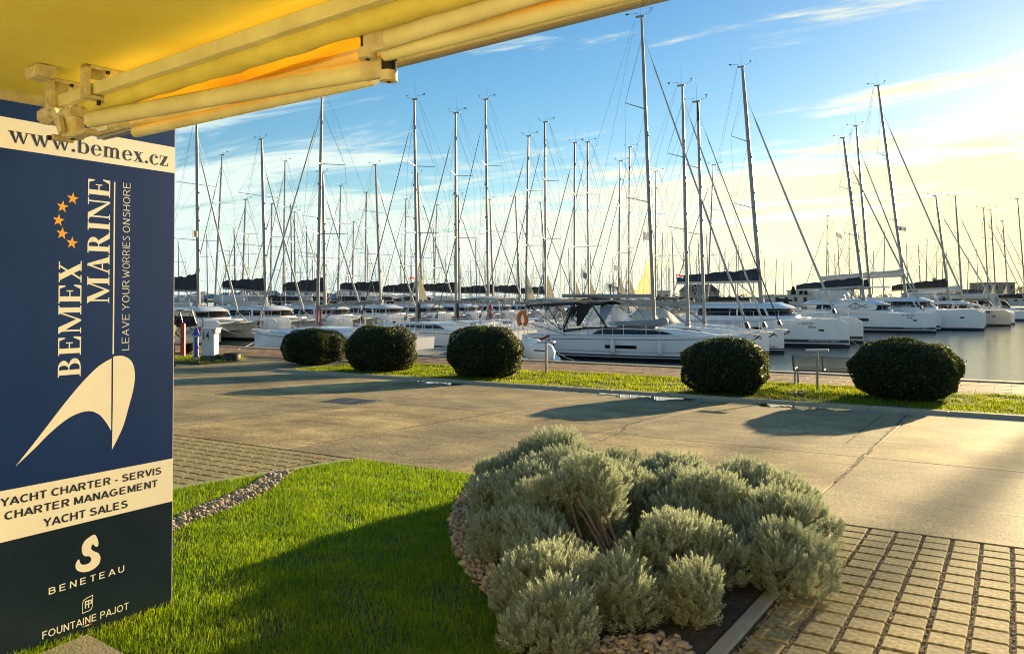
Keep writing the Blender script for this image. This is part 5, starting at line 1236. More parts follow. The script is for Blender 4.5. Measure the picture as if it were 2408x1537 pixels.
def catamaran(loc, hd, s, H, rake, label, group, detail, boom, stripe=M_STRIPE, hardtop=True, mastm=None, furl=M_FURL, grey=False, style=0, name='catamaran'):
    root = empty(name, loc, 0 if hd > 0 else math.pi, label, 'catamaran', group); root.scale = (s,s,s); hm = [M_GREYGEL if grey else M_GEL, M_ANTI, M_DECK]
    for side, h in ((-1,CAT_S),(1,CAT_P)): part(('cat',side,grey), 'hull', lambda h=h: h.mesh('hull', mats=hm), None, root)
    def stp():
        b = MB()
        for h in (CAT_S, CAT_P): h.strip(b, 0, .998, .26, .46)
        return b
    if style == 1: part(('cat','stripe',stripe.name), 'stripe', stp, stripe, root)
    def hw():
        b = MB()
        for h in (CAT_S, CAT_P): h.strip(b, .46, .58, .92, 1.18, .007); 
        for h in (CAT_S, CAT_P): h.strip(b, .86, .885, .98, 1.10, .007)
        return b
    part(('cat','hw'), 'hull_window', hw, M_DGLASS, root)
    def bd():
        b = MB(); b.prism(rpoly(-5.0, 3.0, 2.4, .6, 6), .85, 1.74); return b
    part(('cat','bd',grey), 'bridge_deck', bd, hm[0], root)
    def cab():
        b = MB(); b.prism(rpoly(-3.9, 2.5, 2.42, 2.6), 1.735, 1.86, 0, 0, rpoly(-3.88, 2.44, 2.38, 2.55)); return b
    part(('cat','cab'), 'cabin', cab, M_GEL, root, 40)
    def win():
        b = MB(); b.prism(rpoly(-3.8, 2.40, 2.36, 2.5), 1.861, 2.32, 0, 0, rpoly(-3.75, 1.85, 2.18, 2.4)); return b
    part(('cat','win'), 'cabin_window', win, M_DGLASS, root, 40)
    def post():
        b = MB()
        for y in (-1,1):
            for x0, x1 in ((1.02,.75),(-1.0,-1.02),(-3.2,-3.2)): b.obox((x0, y*2.385, 1.86), (x1, y*2.20, 2.33), .16 if x0 > 0 else .10, .03)
            b.obox((2.20,y*.95,1.86),(1.68,y*.85,2.33),.09,.04)
        return b
    part(('cat','post'), 'window_post', post, M_GEL, root)
    def rf():
        b = MB(); p0 = rpoly(-4.9,2.15,2.36,2.5); p1 = rpoly(-4.95,2.2,2.42,2.55); p2 = rpoly(-4.85,1.9,2.25,2.4); p3 = rpoly(-4.4,1.3,1.7,2.0)
        b.grid([[(x,y,2.321) for x,y in p0],[(x,y,2.37) for x,y in p1],[(x,y,2.50) for x,y in p2],[(x,y,2.70) for x,y in p3]], closed=True); b.add([(x,y,2.70) for x,y in p3],[tuple(range(len(p3)))]); b.add([(x,y,2.321) for x,y in p0],[tuple(range(len(p0)))]); return b
    part(('cat','roof'), 'roof', rf, M_GEL, root, 40)
    def beam():
        b = MB(); b.tube([(4.75,-2.75,1.45),(4.75,0,1.5),(4.75,2.75,1.45)], .11, 8); b.tube([(4.75,-.9,1.5),(4.9,0,2.15),(4.75,.9,1.5)], .035, 5); b.obox((3.0,0,1.60),(5.1,0,1.55),.35,.12); b.obox((3,-.0,1.3),(4.75,0,1.4),.2,.1); return b
    part(('cat','beam'), 'cross_beam', beam, M_MASTW, root)
    part(('cat','tramp'), 'trampoline', lambda: (lambda b: (b.grid([[(3.0,-2.0,1.5),(3.0,-.2,1.52)],[(4.7,-2.0,1.42),(4.7,-.2,1.48)]]), b.grid([[(3.0,.2,1.52),(3.0,2.0,1.5)],[(4.7,.2,1.48),(4.7,2.0,1.42)]]), b)[2])(MB()), M_CANVT, root)
    if detail > 0:
        def rl(w_):
            b = MB()
            for h, sd in (((CAT_S,-1),(CAT_P,1))[w_],):
                tops = []; mids = []
                for i in range(7):
                    u = .16+.76*i/6; p = Vector(h.surf(sd, u, h.h(u), -.06)); b.tube([p, p+Vector((0,0,.62))], .013, 4, cap=False); tops.append(p+Vector((0,0,.62))); mids.append(p+Vector((0,0,.32)))
                b.tube(tops, .008, 4, cap=False); b.tube(mids, .007, 4, cap=False)
                for x in (-1.2,3.4): b.tube([(x,sd*3.3,1.6),(x,sd*3.3,2.3),(x+.5,sd*3.3,2.3),(x+.5,sd*3.3,1.6)], .014, 4, cap=False)
            return b
        for w_ in (0,1): part(('cat','rail',w_), 'railing', lambda w_=w_: rl(w_), M_STEEL, root)
    if hardtop:
        def ht():
            b = MB(); p0 = rpoly(-4.6,-1.2,1.9,.8,6); b.grid([[(x,y,3.55) for x,y in p0],[(x*1.0,y*1.02,3.58) for x,y in p0],[(x,y*.98,3.64) for x,y in p0]], closed=True); b.add([(x,y*.98,3.64) for x,y in p0],[tuple(range(len(p0)))]); b.add([(x,y,3.55) for x,y in p0],[tuple(range(len(p0)))]); return b
        o = part(('cat','ht'), 'hardtop', ht, M_GEL, root, 40)
        def hp():
            b = MB()
            for x, x2 in ((-1.2,-1.6),(-4.1,-4.2)):
                for y in (-1.6,1.6): b.tube([(x,y,2.6),(x2,y,3.56)], .03, 6)
            b.box((-3.0,-1.2,2.6),(-2.6,1.2,2.98)); return b
        part(('cat','hp'), 'hardtop_post', hp, M_MASTW, o)
        if hardtop == 2: part(('cat','scr'), 'clear_screen', lambda: (lambda b: (b.grid([[(-1.25,-1.6,2.75),(-1.05,-.6,2.75),(-1.05,.6,2.75),(-1.25,1.6,2.75)],[(-1.6,-1.7,3.55),(-1.4,-.6,3.55),(-1.4,.6,3.55),(-1.6,1.7,3.55)]]), b.grid([[(-1.25,-1.62,2.75),(-4.1,-1.62,2.75)],[(-1.6,-1.72,3.55),(-4.1,-1.72,3.55)]]), b)[2])(MB()), M_CLEAR, root)
    rig(root, H, 2.62, rake, 4.75, 1.75, .86, 2.7, -6.0, 1.5, 2.4, mastm or M_MAST, 0.0, (.36,.66) if not style else (.40,.68), furl, .075, boom, .14, detail)
    return root
# ------------------------------------------------------------------ the marina: boats at their berths
def K(px): return (px - PW/2)/FPX
def at_px(px, t): p = CAM + RGT*(K(px)*t) + FH*t; return Vector((p.x, p.y, ZW))
def t_for_x(px, x): return x/(math.cos(YAW)*K(px) - math.sin(YAW))
def mast_fit(loc, hd, tx, ty, s):
    d = ray(tx, ty); p = CAM + d*((loc.y - CAM.y)/d.y); return (p.z - ZW)/s, max(-.3, min(2.6, -(p.x - loc.x)*hd/s))
def hull_text(h, text, side, u0, z0, L_, cap, hd, m, parent, bold=.01):
    """lettering on the hull side, reading left to right seen from outside"""
    v, f = sans_mesh(text, bold); b = MB(); dirx = 1 if side < 0 else -1
    b.add([(lambda x: h.surf(side, (x-h.xs)/h.L, z0+y*cap, .011))(h.x(u0) + dirx*(a-.5)*L_) for a, y in v], f); return b.build('lettering', m, parent, world=False)
GR1, GR2, GR3 = 'sailing yachts moored bow right on the near pier', 'sailing yachts moored bow left on the near pier', 'white catamarans moored in a row behind the yachts'
# --- long white yacht in front
loc = at_px(1538, 45.9); H, rk = mast_fit(loc, 1, 1508, 40, 1.03)
elsner = monohull(loc, 1, 1.03, H, rk, 'm1', MONO, 'nearest long white yacht with black sprayhood, grey dinghy and the tallest mast', GR1, 2, boom=dict(L=5.6, z=3.40, rise=.02, text='www.bemex.cz', tx=.74), fenders=3)
h = MONO
hull_text(h, '281384 RK', -1, .945, 1.16, .92, .13, 1, M_INK, elsner); hull_text(h, 'Elsner', -1, .945, .93, .60, .14, 1, M_INK, elsner, .02); hull_text(h, 'S', -1, .985, .94, .12, .15, 1, M_INK, elsner, .02)
hull_text(h, 'Oceanis 40.1', -1, .075, .95, .78, .10, 1, M_STRIPE, elsner, 0.0)
b = MB(); h.strip(b, 0, .99, .0, .0); 
b = MB(); h.strip(b, .03, .96, .44, .47, .012, sides=(-1,)); b.build('chine_line', M_GREYGEL, elsner, world=False)
# black bimini and sprayhood with clear panels
b = MB(); rows = []
for i in range(13):
    f = i/12; x = h.x(.0)-.1 + 4.9*f; rows.append([(x, -1.45+2.9*j/8, 2.90 + .16*math.sin(math.pi*j/8) + .10*math.sin(f*2.6) - .10*(1-f)) for j in range(9)])
b.grid(rows); b.grid([[(x,y,z-.04) for x,y,z in r_] for r_ in rows]); bim = b.build('bimini', M_CANVB, elsner, smooth=60, world=False)
b = MB()
for x in (-7.2,-5.9,-4.2): b.tube([(-4.9,-1.5,1.5),(x,-1.46,2.98)], .022, 5); b.tube([(-4.9,1.5,1.5),(x,1.46,2.98)], .022, 5)
b.tube([(-7.2,-1.4,1.9),(-4.4,-1.46,1.2)], .018, 5); b.build('bimini_frame', M_CANVB, bim, world=False)
b = MB(); b.add([(-3.9,-1.5,3.06),(-3.0,-1.42,2.9),(-3.75,-1.52,1.75),(-3.95,-1.52,1.75)], [(0,1,2,3)]); b.add([(-3.9,1.5,3.06),(-3.0,1.42,2.9),(-3.75,1.52,1.75),(-3.95,1.52,1.75)], [(0,1,2,3)])
b.grid([[(-3.95,-1.52,3.06),(-3.95,0,3.24),(-3.95,1.52,3.06)],[(-2.7,-1.45,2.86),(-2.7,0,3.0),(-2.7,1.45,2.86)]]); b.tube([(-3.0,-1.45,2.88),(-2.1,-1.5,1.66)], .05, 4); b.tube([(-4.05,-1.5,3.0),(-4.75,-1.55,1.52)], .06, 4)
b.grid([[(-4.75,-1.56,1.38),(-4.75,-1.56,1.54)],[(-3.3,-1.54,1.6),(-3.3,-1.54,1.72)],[(-1.5,-1.48,1.68),(-1.5,-1.48,1.74)]])
hood = b.build('sprayhood', M_CANVB, elsner, world=False)
b = MB(); arc = lambda x, w, z0, z1: [(x, w*math.cos(math.pi*j/12), z0 + (z1-z0)*math.sin(math.pi*j/12)**.55) for j in range(13)]
b.grid([arc(-2.7,1.47,1.72,2.96), arc(-2.1,1.45,1.70,2.62), arc(-1.55,1.38,1.68,1.9)]); b.add([(-3.7,-1.5,1.74),(-3.0,-1.45,2.84),(-2.72,-1.46,2.8),(-2.72,-1.48,1.74)],[(0,1,2,3)]); b.build('clear_panel', M_CLEAR, hood, world=False)
# tender lashed on the foredeck
def W(o, x, y, z): return Vector((o.location.x + x*o.scale.x, o.location.y + y*o.scale.x, o.location.z + z*o.scale.x))
def inflatable(name, loc, L, Wd, r, rz, label, grp=None, m=M_RUB):
    root = empty(name, loc, rz, label, 'dinghy', grp); b = MB(); pts = [(-L/2,-Wd/2,r*1.0)]
    for i in range(13):
        a = -math.pi/2 + math.pi*i/12; pts.append((L/2-Wd*.75 + Wd*.75*math.cos(a), Wd/2*math.sin(a), r + .16*math.cos(a)**2))
    pts.append((-L/2, Wd/2, r)); b.tube(pts, [r*.35]+[r]*(len(pts)-2)+[r*.35], 10); b.build('tube', m, root, smooth=60, world=False)
    b = MB(); b.box((-L/2+.12,-Wd/2,.04),(L/2-Wd*.5,Wd/2,.12)); b.box((-L/2+.14,-Wd/2+.05,.1),(-L/2+.2,Wd/2-.05,.45)); b.build('floor', M_GREYGEL, root, world=False)
    b = MB(); b.tube([(p[0], p[1]*1.0 + (r*1.01 if p[1] > 0 else -r*1.01)*min(1,abs(p[1])*2/Wd+.02), p[2]+.02) for p in pts[1:-1]], .012, 4); b.build('grab_line', M_CANVB, root, world=False)
    return root
inflatable('dinghy', W(elsner, -.65, -.72, 1.72), 3.1, 1.05, .21, R(-1), 'grey inflatable dinghy resting on the deck of the long white yacht')
# --- the others bow right
R_ROWS = [(1617,1604,202,50.7,'m2',MONO2,0,'white yacht just behind the long front yacht, with white boom',.97,1.02),(1655,1640,240,53.4,'m2',MONO2,.085,'white yacht with a black topped mast behind the two front yachts',.97,1.05)]
for px, tx, ty, t, k, hl, bt, lab, fr, s in R_ROWS:
    loc = at_px(px, t); H, rk = mast_fit(loc, 1, tx, ty, s)
    o = monohull(loc, 1, s, H, rk, k, hl, lab, GR1, 2, bt, boom=dict(L=4.6, z=2.9, rise=.02), hood=M_CANVW, fenders=2, fr=.93, furl=M_FURL if bt == 0 else M_FURLB)
    hull_text(hl, '\u2014ENETEAU'[1:], -1, .93, .30, .9, .13, 1, M_STRIPE, o)
    hull_text(hl, 'S', -1, .965, .95, .12, .15, 1, M_INK, o, .02)
def cat(px, t, tx, ty, hd, s, lab, grp, detail, boom, **kw):
    loc = at_px(px, t); H, rk = mast_fit(loc, hd, tx, ty, s); return catamaran(loc, hd, s, H, rk, lab, grp, detail, boom, **kw)
GC = 'catamarans moored bow right beyond the yachts'
c1 = cat(1790, 62.5, 1745, 158, 1, 1.12, 'white catamaran with navy stripe and navy sail bag, nearest of the striped catamarans', GC, 2, dict(L=6.0, z=4.15, rise=-.05, bag=(M_BAGN,.58,0), m=M_MASTW), stripe=M_STRIPEG, style=1, hardtop=False)
hull_text(CAT_S, '274636 RK', -1, .80, 1.38, .95, .13, 1, M_INK, c1); hull_text(CAT_S, 'Elite', -1, .83, 1.17, .42, .14, 1, M_INK, c1, .02); hull_text(CAT_S, 'FOUNTAINE PAJOT', -1, .885, .315, 1.75, .12, 1, M_GEL, c1)
c2 = cat(2031, 86, 1983, 325, 1, 1.15, 'white striped catamaran with a painted paddleboard along its cabin side', GC, 2, dict(L=6.0, z=4.0, rise=-.3, bag=(M_BAGN,.58,0), m=M_MASTW), stripe=M_STRIPEG, style=1, hardtop=2)
hull_text(CAT_S, '271160 ZD', -1, .83, 1.38, 1.0, .14, 1, M_INK, c2); hull_text(CAT_S, 'Andi', -1, .84, 1.17, .42, .15, 1, M_INK, c2, .02); hull_text(CAT_S, 'FOUNTAINE PAJOT', -1, .88, .315, 1.9, .13, 1, M_GEL, c2)
c3 = cat(2046, 93, 2013, 297, 1, 1.12, 'white catamaran half hidden behind the one with the paddleboard', GC, 1, dict(L=5.5, z=4.0, rise=0, bag=(M_BAGB,.6,0)), hardtop=2)
c4 = cat(2130, 92.5, 2064, 202, 1, 1.28, 'large white catamaran with white boom cover and the tallest of the right masts', GC, 1, dict(L=7.2, z=4.6, rise=-.3, bag=(M_BAGW,.36,0), m=M_MASTW), hardtop=True)
c5 = cat(2231, 105, 2200, 461, 1, 1.12, 'grey hulled catamaran with black sail bag and clear fly bridge screen', GC, 1, dict(L=6.0, z=4.2, rise=-.3, bag=(M_BAGB,.70,0)), hardtop=2, grey=True)
hull_text(CAT_S, 'MISTER DREAM', -1, .70, 1.35, 3.4, .30, 1, M_INK, c5, .01)
c6 = cat(2262, 111, 2246, 462, 1, 1.0, 'white catamaran right behind the grey hulled one', GC, 1, dict(L=5.5, z=4.2, rise=-.2, bag=(M_BAGW,.6,0)), hardtop=True)
# paddle board along the cabin
p = W(c2, -.3, -3.35, 2.15)
pb = empty('paddle_board', p, 0, 'white paddleboard with a black fish drawing strapped to catamaran railing', 'paddleboard'); b = MB()
pl = [(2.1*math.cos(a), .48*math.copysign(abs(math.sin(a))**.8, math.sin(a))) for a in [2*math.pi*i/28 for i in range(28)]]
b.grid([[(x,.05,z) for x,z in pl],[(x,-.05,z) for x,z in pl]], closed=True); b.add([(x,-.05,z) for x,z in pl],[tuple(range(28))]); b.add([(x,.05,z) for x,z in pl],[tuple(range(28))]); b.build('board', M_GEL, pb, world=False)
b = MB()
for q in ([(-.6,.05),(-.2,.32),(.3,.28),(.75,.1),(1.2,.3)],[(-.6,.05),(-.25,-.2),(.3,-.22),(.75,.1),(1.15,-.15)],[(-.1,.3),(.05,.44),(.35,.27)],[(0,.2),(.06,.05),(0,-.12)],[(.2,.2),(.27,.05),(.2,-.12)],[(.4,.16),(.46,.05),(.4,-.08)]): b.tube([(x,-.055,z) for x,z in q], .028, 4)
b.ring((-.3,-.055,.08), .06, .025, 'y', 12, 4); b.build('fish_drawing', M_CANVB, pb, world=False)
for px, tx, ty, t, lab in [(2325,2312,490,124,'white yacht with pale boom cover, first right of the grey hulled catamaran'),(2342,2329,493,130,'white yacht with a dark bow anchor, second right of the grey hulled catamaran'),(2371,2357,520,137,'white yacht, third right of the grey hulled catamaran'),(2412,2392,468,131,'white yacht with registration on the bow at the right picture edge')]:
    loc = at_px(px, t); H, rk = mast_fit(loc, 1, tx, ty, 1.12); monohull(loc, 1, 1.12, H, rk, 'm2', MONO2, lab, GR1, 1, boom=dict(L=4.6, z=2.9, rise=.05, bag=(M_BAGB if px == 2412 else M_BAGW,.5,0), clew=(2.2,.85)), hood=M_CANVB, fr=.93)
# --- bow left on the same pier
L_ROWS = [(746,757,222,0,'m1',MONO,'yacht with white boom and red rope coils, its bow by the smallest hedge',dict(L=5.0,z=2.85,rise=.35,text='www.bemex.cz',tx=.72),1,None,.0),
 (981,973.5,235,0,'m1',MONO,'yacht with cream bimini and steering wheels behind the second hedge',dict(L=5.0,z=3.0,rise=.1,text='www.bemex.cz',tx=.60,clew=(1.9,.75)),2,M_CANVW,0),
 (1072,1071,267,0,'m2',MONO2,'yacht showing its white cabin between second and third hedge',dict(L=4.8,z=2.95,rise=.0,text='www.bemex.cz',tx=.55),2,None,0),
 (1148,1141,235,0,'m1',MONO,'tall masted yacht above the third hedge',dict(L=5.0,z=3.0,rise=0,text='www.bemex.cz',tx=.6),1,M_CANVW,0),
 (1236,1242,321,0,'m2',MONO2,'yacht with a cream sail corner, just left of the first black topped mast',dict(L=4.6,z=3.0,rise=0,clew=(2.1,.8)),0,None,0),
 (1283,1281,288,.11,'m2',MONO2,'grey masted yacht with the tallest black mast top in the left half',dict(L=4.6,z=3.0,rise=0,clew=(2.0,.8)),2,M_CANVB,1),
 (1350,1351,337,.13,'m2',MONO2,'first of the twin yachts with black mast tops side by side',dict(L=4.6,z=3.0,rise=0,clew=(1.9,.75)),0,M_CANVW,0),
 (1384,1381,335,.14,'m2',MONO2,'second of the twin yachts with black mast tops, with white furled sail',dict(L=4.6,z=3.0,rise=0,clew=(2.0,.8)),0,M_CANVW,0),
 (1454,1458,380,0,'m2',MONO2,'yacht with plain mast left of the single black mast top',dict(L=4.6,z=3.0,rise=0,clew=(2.2,.85)),0,M_CANVB,0),
 (1478,1480,347,.14,'m2',MONO2,'yacht with a single black mast top left of the tallest mast',dict(L=4.6,z=3.0,rise=0,clew=(2.2,.85)),0,M_CANVW,0)]
for i, (px, tx, ty, bt, k, hl, lab, boom, ropes, bim_, gm) in enumerate(L_ROWS):
    t = t_for_x(px, -35.0); loc = at_px(px, t); s = 1.0 + .02*(i % 3); H, rk = mast_fit(loc, -1, tx, ty, s)
    o = monohull(loc, -1, s, H, rk, k, hl, lab, GR2, 2 if i < 5 else 1, bt, boom=boom, ropes=ropes, bimini=bim_, hood=M_CANVB if i == 5 else M_CANVW if i > 3 else None, fenders=2 if i < 3 else 0, furl=M_FURL if i in (0,7) else M_FURLB if i % 2 else M_FURL)
# --- the row of catamarans behind
C_ROWS = [(467,462,286,'first catamaran of the row, beside the advertising panel, with red cloth in its window',2,.95,M_BAGB),(625,615,328,'second catamaran of the row, right of the numbered pedestal',2,.80,M_BAGB),(764,759,408,'third catamaran of the row, its sail bag behind the first yacht mast',1,.95,M_BAGB),
 (895,883,388,'fourth catamaran of the row, with taupe awning behind its mast',1,.8,M_BAGB),(993,982,410,'fifth catamaran of the row, behind the cream bimini',1,.85,M_BAGB),(1080,1078,462,'sixth catamaran of the row, with a black pointed sail at its mast',1,.9,M_BAGB),(1160,1152,470,'seventh catamaran of the row, behind the tall masted yacht',1,.8,M_BAGB),(1223,1212,464,'eighth catamaran of the row, near the cream sail corners',1,.8,M_BAGB),(1395,1382,477,'ninth and last catamaran of the row',1,.8,M_BAGB)]
for i, (px, tx, ty, lab, ht, hb, bm_) in enumerate(C_ROWS):
    if px == 1395: px, tx = 1290, 1271
    t = t_for_x(px, -55.7); loc = at_px(px, t); H, rk = mast_fit(loc, 1, tx, ty, 1.0)
    o = catamaran(loc, 1, 1.0, H, rk, lab, GR3, 2 if i < 3 else 1, dict(L=5.6, z=3.95, rise=.35 if i % 2 else .1, bag=(bm_,hb,(2.6 if i == 5 else 0))), hardtop=ht)
    if i in (0, 2, 3): hull_text(CAT_S, ('280857 ZD','','278892 ZD','TK9431 ZD')[i], -1, .60, 1.22, 1.05, .17, 1, M_INK, o, .015)
    if i == 0:
        b = MB(); b.add([(-3.2,-2.40,1.9),(-2.0,-2.40,1.9),(-2.0,-2.30,2.25),(-3.2,-2.30,2.28)], [(0,1,2,3)]); b.build('red_cloth', M_FLAGR, o, world=False)
    if i < 2:                              # mooring line between the bows
        b = MB(); b.tube([(5.2,-2.6+.25*j,1.5-.9*math.sin(math.pi*j/20)) for j in range(21)], .02, 4); b.build('bow_line', M_ROPE, o, world=False)
# --- second row, bow left, on the far side of that pier
G4 = 'yachts moored bow left beyond the catamarans'
for i, (px, tx, ty, bt, lab) in enumerate([(504,522,365,0,'yacht with radar dome on a mast leaning right, beside the first catamaran'),(568,577,470,0,'low masted yacht between first and second catamaran'),(635,639,480,1.0,'yacht with an all black mast behind the second catamaran'),(665,670,380,0,'yacht with a slim tall mast between second and third catamaran'),(695,686,500,0,'short masted yacht behind the second catamaran sail bag'),(794,801,437,0,'yacht just right of the tall first yacht mast, in the second row'),(828,831,522,0,'shortest masted yacht of the second row'),(858,861,453,.16,'yacht with a small black mast top left of the fourth catamaran'),(950,954,469,0,'yacht left of the cream bimini mast, in the second row'),(1019,1027,482,0,'yacht right of the cream bimini mast, in the second row')]):
    t = t_for_x(px, -71.0); loc = at_px(px, t); H, rk = mast_fit(loc, -1, tx, ty, 1.0)
    monohull(loc, -1, 1.0, H, rk, 'm2', MONO2, lab, G4, 1, min(bt,.97), boom=dict(L=4.6, z=2.95, rise=.1, bag=(M_BAGB if i % 3 else M_BAGW,.5,0)), hood=M_CANVT, mastm=M_MAST)
# --- solitary ones in the gaps of the right half
G5 = 'yachts on the piers behind the right hand row'
for i, (px, tx, ty, t, lab) in enumerate([(1541,1542,404,95,'yacht with a big pale yellow triangular sail half hoisted by the tallest mast'),(1662,1677,389,88,'yacht whose mast leans right between the two rows, with dark furled sail'),(1942,1945,508,138,'yacht with a lone mast left of the paddleboard catamaran'),(1996,1996,528,150,'yacht with a short mast just left of the paddleboard catamaran')]):
    loc = at_px(px, t); H, rk = mast_fit(loc, -1, tx, ty, 1.0)
    o = monohull(loc, -1, 1.0, H, rk, 'm2', MONO2, lab, G5, 1, 0, boom=dict(L=4.6, z=2.95, rise=.1, bag=(M_BAGB,.4,0)), hood=M_CANVT)
    if i == 0:
        b = MB(); rows = []
        for k in range(10):
            f = k/9; z = 3.6 + 6.0*f; rows.append([(.10-2.5*(1-f)*j/5+.0, .10*math.sin(f*5+j), z - .25*(j/5)*(1-f)) for j in range(6)])
        rows = [[(-x, y, z) if False else (x, y, z) for x, y, z in r_] for r_ in rows]
        b.grid([[(2.6*(1-k/9)*j/5+.12, .05*math.sin(k+j*1.3), 3.6+6.0*k/9 - .1*j/5) for j in range(6)] for k in range(10)]); b.build('hoisted_sail', mat('yellow_sailcloth', (.60,.53,.32), .8, var=(.50,.44,.26), scale=3, trans=.35, sub=(.8,.68,.34)), o, smooth=60, world=False)

# unseen catamaran added outside the frame for its mast shadow on road and driveway
loc = Vector((12.5, 100.0, ZW)); catamaran(loc, -1, 1.65, 15.5, .6, 'large catamaran moored to the right, outside the picture', GC, 1, dict(L=5.0, z=4.2, rise=0))
# --- the crowd of small boats far behind
FARB = 'distant sailing boats in the crowd of masts'
def far_hull(L, B):
    h = Hull(L, B, 1.0, 1.2, -L*.55); b = MB(); us = [0,.1,.3,.5,.7,.85,.95,1]
    for sd in (-1,1): b.grid([[h.surf(sd,u,z) for z in (-.2, .3, h.h(u))] for u in us])
    b.grid([[h.surf(-1,u,h.h(u)), (h.x(u),0,h.h(u)+.05), h.surf(1,u,h.h(u))] for u in us]); b.add([h.surf(-1,0,1.0),h.surf(-1,0,-.2),h.surf(1,0,-.2),h.surf(1,0,1.0)],[(0,1,2,3)])
    c = coach(h,.28,.85,.6,.45,6); b.add(c.v, c.f); b.grid([[(h.x(u), -1.2+.6*j, 1.5+1.0*math.sin(math.pi*j/4)) for j in range(5)] for u in (.26,.36)], 1); w = coach_window(h,.28,.85,.6,.45,.06,.7,.25,.65); b.add(w.v, w.f, 1)
    return b.mesh('hull', [M_GEL, M_CANVB])
def far_rig(H, L, B, dark):
    b = MB(); b.tube([(0,0,1.4),(-.15,0,H*.5),(-.4,0,H)], [.11,.11,.07], 5, 0)
    for f in (.42,.72): b.tube([(-.2,-B*.45,H*f),(-.15,0,H*f-.05),(-.2,B*.45,H*f)], .035, 4, 0, cap=False)
    for s in (-1,1):
        b.tube([(-.3,s*B*.45,1.1),(-.2,s*B*.45,H*.42),(-.2,s*B*.40,H*.72),(-.35,0,H*.95)], .0065, 3, 1, cap=False); b.tube([(-L*.54,s*B*.3,1),(-.5,0,H)], .0065, 3, 1, cap=False)
    b.tube([(L*.44,0,1.3),(-.3,0,H*.93)], [.05,.04], 5, 2)
    b.tube([(0,0,H),(0,0,H+1.0)], .015, 3, 1); b.tube([(-.9,0,H+.2),(.5,0,H+.15)], .02, 3, 1)
    return b.mesh('mast', [M_MAST if not dark else M_MASTB, M_WIRE, M_FURL])
def far_boom(L, m):
    b = MB(); rows = []
    for i in range(6):
        f = i/5; x = -.1-L*.36*f; hh = .75*(1-.5*f); rows.append([(x,-.14,2.6),(x,-.16,2.6+hh*.5),(x,0,2.6+hh),(x,.16,2.6+hh*.5),(x,.14,2.6)])
    b.grid(rows); b.box((-L*.37,-.06,2.5),(-.1,.06,2.62)); return b.mesh('boom', m)
FH_ = [far_hull(11,3.6), far_hull(12.5,4.0), far_hull(10,3.4)]
FR_ = [far_rig(h_, 11.5, 3.8, k == 9) for k, h_ in enumerate((13.2,14.2,15.0,15.8,16.6,17.6,14.6,15.4))]; FRB = far_rig(15.2, 11.5, 3.8, True)
FB_ = [far_boom(11.5, m) for m in (M_BAGB, M_BAGN, M_BAGW, M_BAGB, M_CANVT)]
rf_ = random.Random(31)
FARLAB = 'small distant sailing boat among the crowd of bare masts'
def far_boat(loc, hd, ri, rgn, tilt=0.0):
    o = tag(link('sailing_boat', FH_[rgn % 3], None, loc, 0 if hd > 0 else math.pi), FARLAB, 'sailing boat', FARB)
    link('mast', FRB if ri < 0 else FR_[ri % 8], o); link('boom', FB_[rgn % 5], o); return o
spots = []
for X in (-94,-109,-134,-149,-174,-189,-214,-229,-254):
    y = 30
    while y < 400:
        y += rf_.uniform(4.4, 6.0); p = Vector((X+rf_.uniform(-1,1), y, ZW)); d = p - CAM; t = d.dot(FH); px = PW/2 + d.dot(RGT)/t*FPX
        if 412 < px < 1600 and t > 90: spots.append((p, 1 if X in (-94,-134,-174,-214,-254) else -1, t))
spots.sort(key=lambda q: q[2]); rf_.shuffle(spots)
for p, hd, t in spots[:140]: far_boat(p, hd, -1 if rf_.random() < .05 else rf_.randrange(8), rf_.randrange(15))
for tx, ty in [(2076,541),(2135,567),(2165,576),(2176,563),(2200,580),(2214,585),(2229,585),(2273,607),(1800,607),(1822,609),(1841,612),(1863,612),(1728,578),(1733,580),(1747,596),(1701,583),(1666,552),(1646,561),(1585,543),(1554,548),(1975,561),(2024,545),(1950,583),(1966,598),(1610,590),(1640,600),(1690,605),(1715,610),(1570,600),(1625,575),(1770,600),(2120,600),(2300,585),(2050,590)]:
    ri = rf_.randrange(8); Ht = (13.2,14.2,15.0,15.8,16.6,17.6,14.6,15.4)[ri] - 3.4; t = Ht*FPX/(HOR-ty); far_boat(at_px(tx, t), rf_.choice((-1,1)), ri, rf_.randrange(15))

# --- pier decks, pedestals on the pier
M_PIER = mat('pier_concrete', (0.42,0.40,0.35), .8, var=(.34,.32,.28), scale=2)
def pier(name, pts, w, label):
    b = MB()
    for (ax,ay),(bx,by) in zip(pts, pts[1:]): b.obox((ax,ay,ZW+.30),(bx,by,ZW+.30), w, .7)
    o = b.build(name, M_PIER); tag(o, label, 'pier'); return o
pier('pier', [(-26.0,YQ+.01),(-25.6,58),(-27.0,110),(-27,180)], 2.2, 'low concrete pier between the two rows of yachts')
pier('pier', [(-63.5,YQ+.02),(-63.5,120),(-63.5,200)], 2.2, 'low concrete pier behind the row of catamarans')
pier('pier', [(-21.5,80),(-13,118),(-4,160)], 2.2, 'low concrete pier at the sterns of the right catamarans')
for k, X in enumerate((-101.5,-141.5,-181.5,-221.5)):
    pier('pier', [(X,60),(X,380)], 2.0, ('third','fourth','fifth','sixth')[k] + ' low pier counted from the quay panel, deep in the crowd of masts')
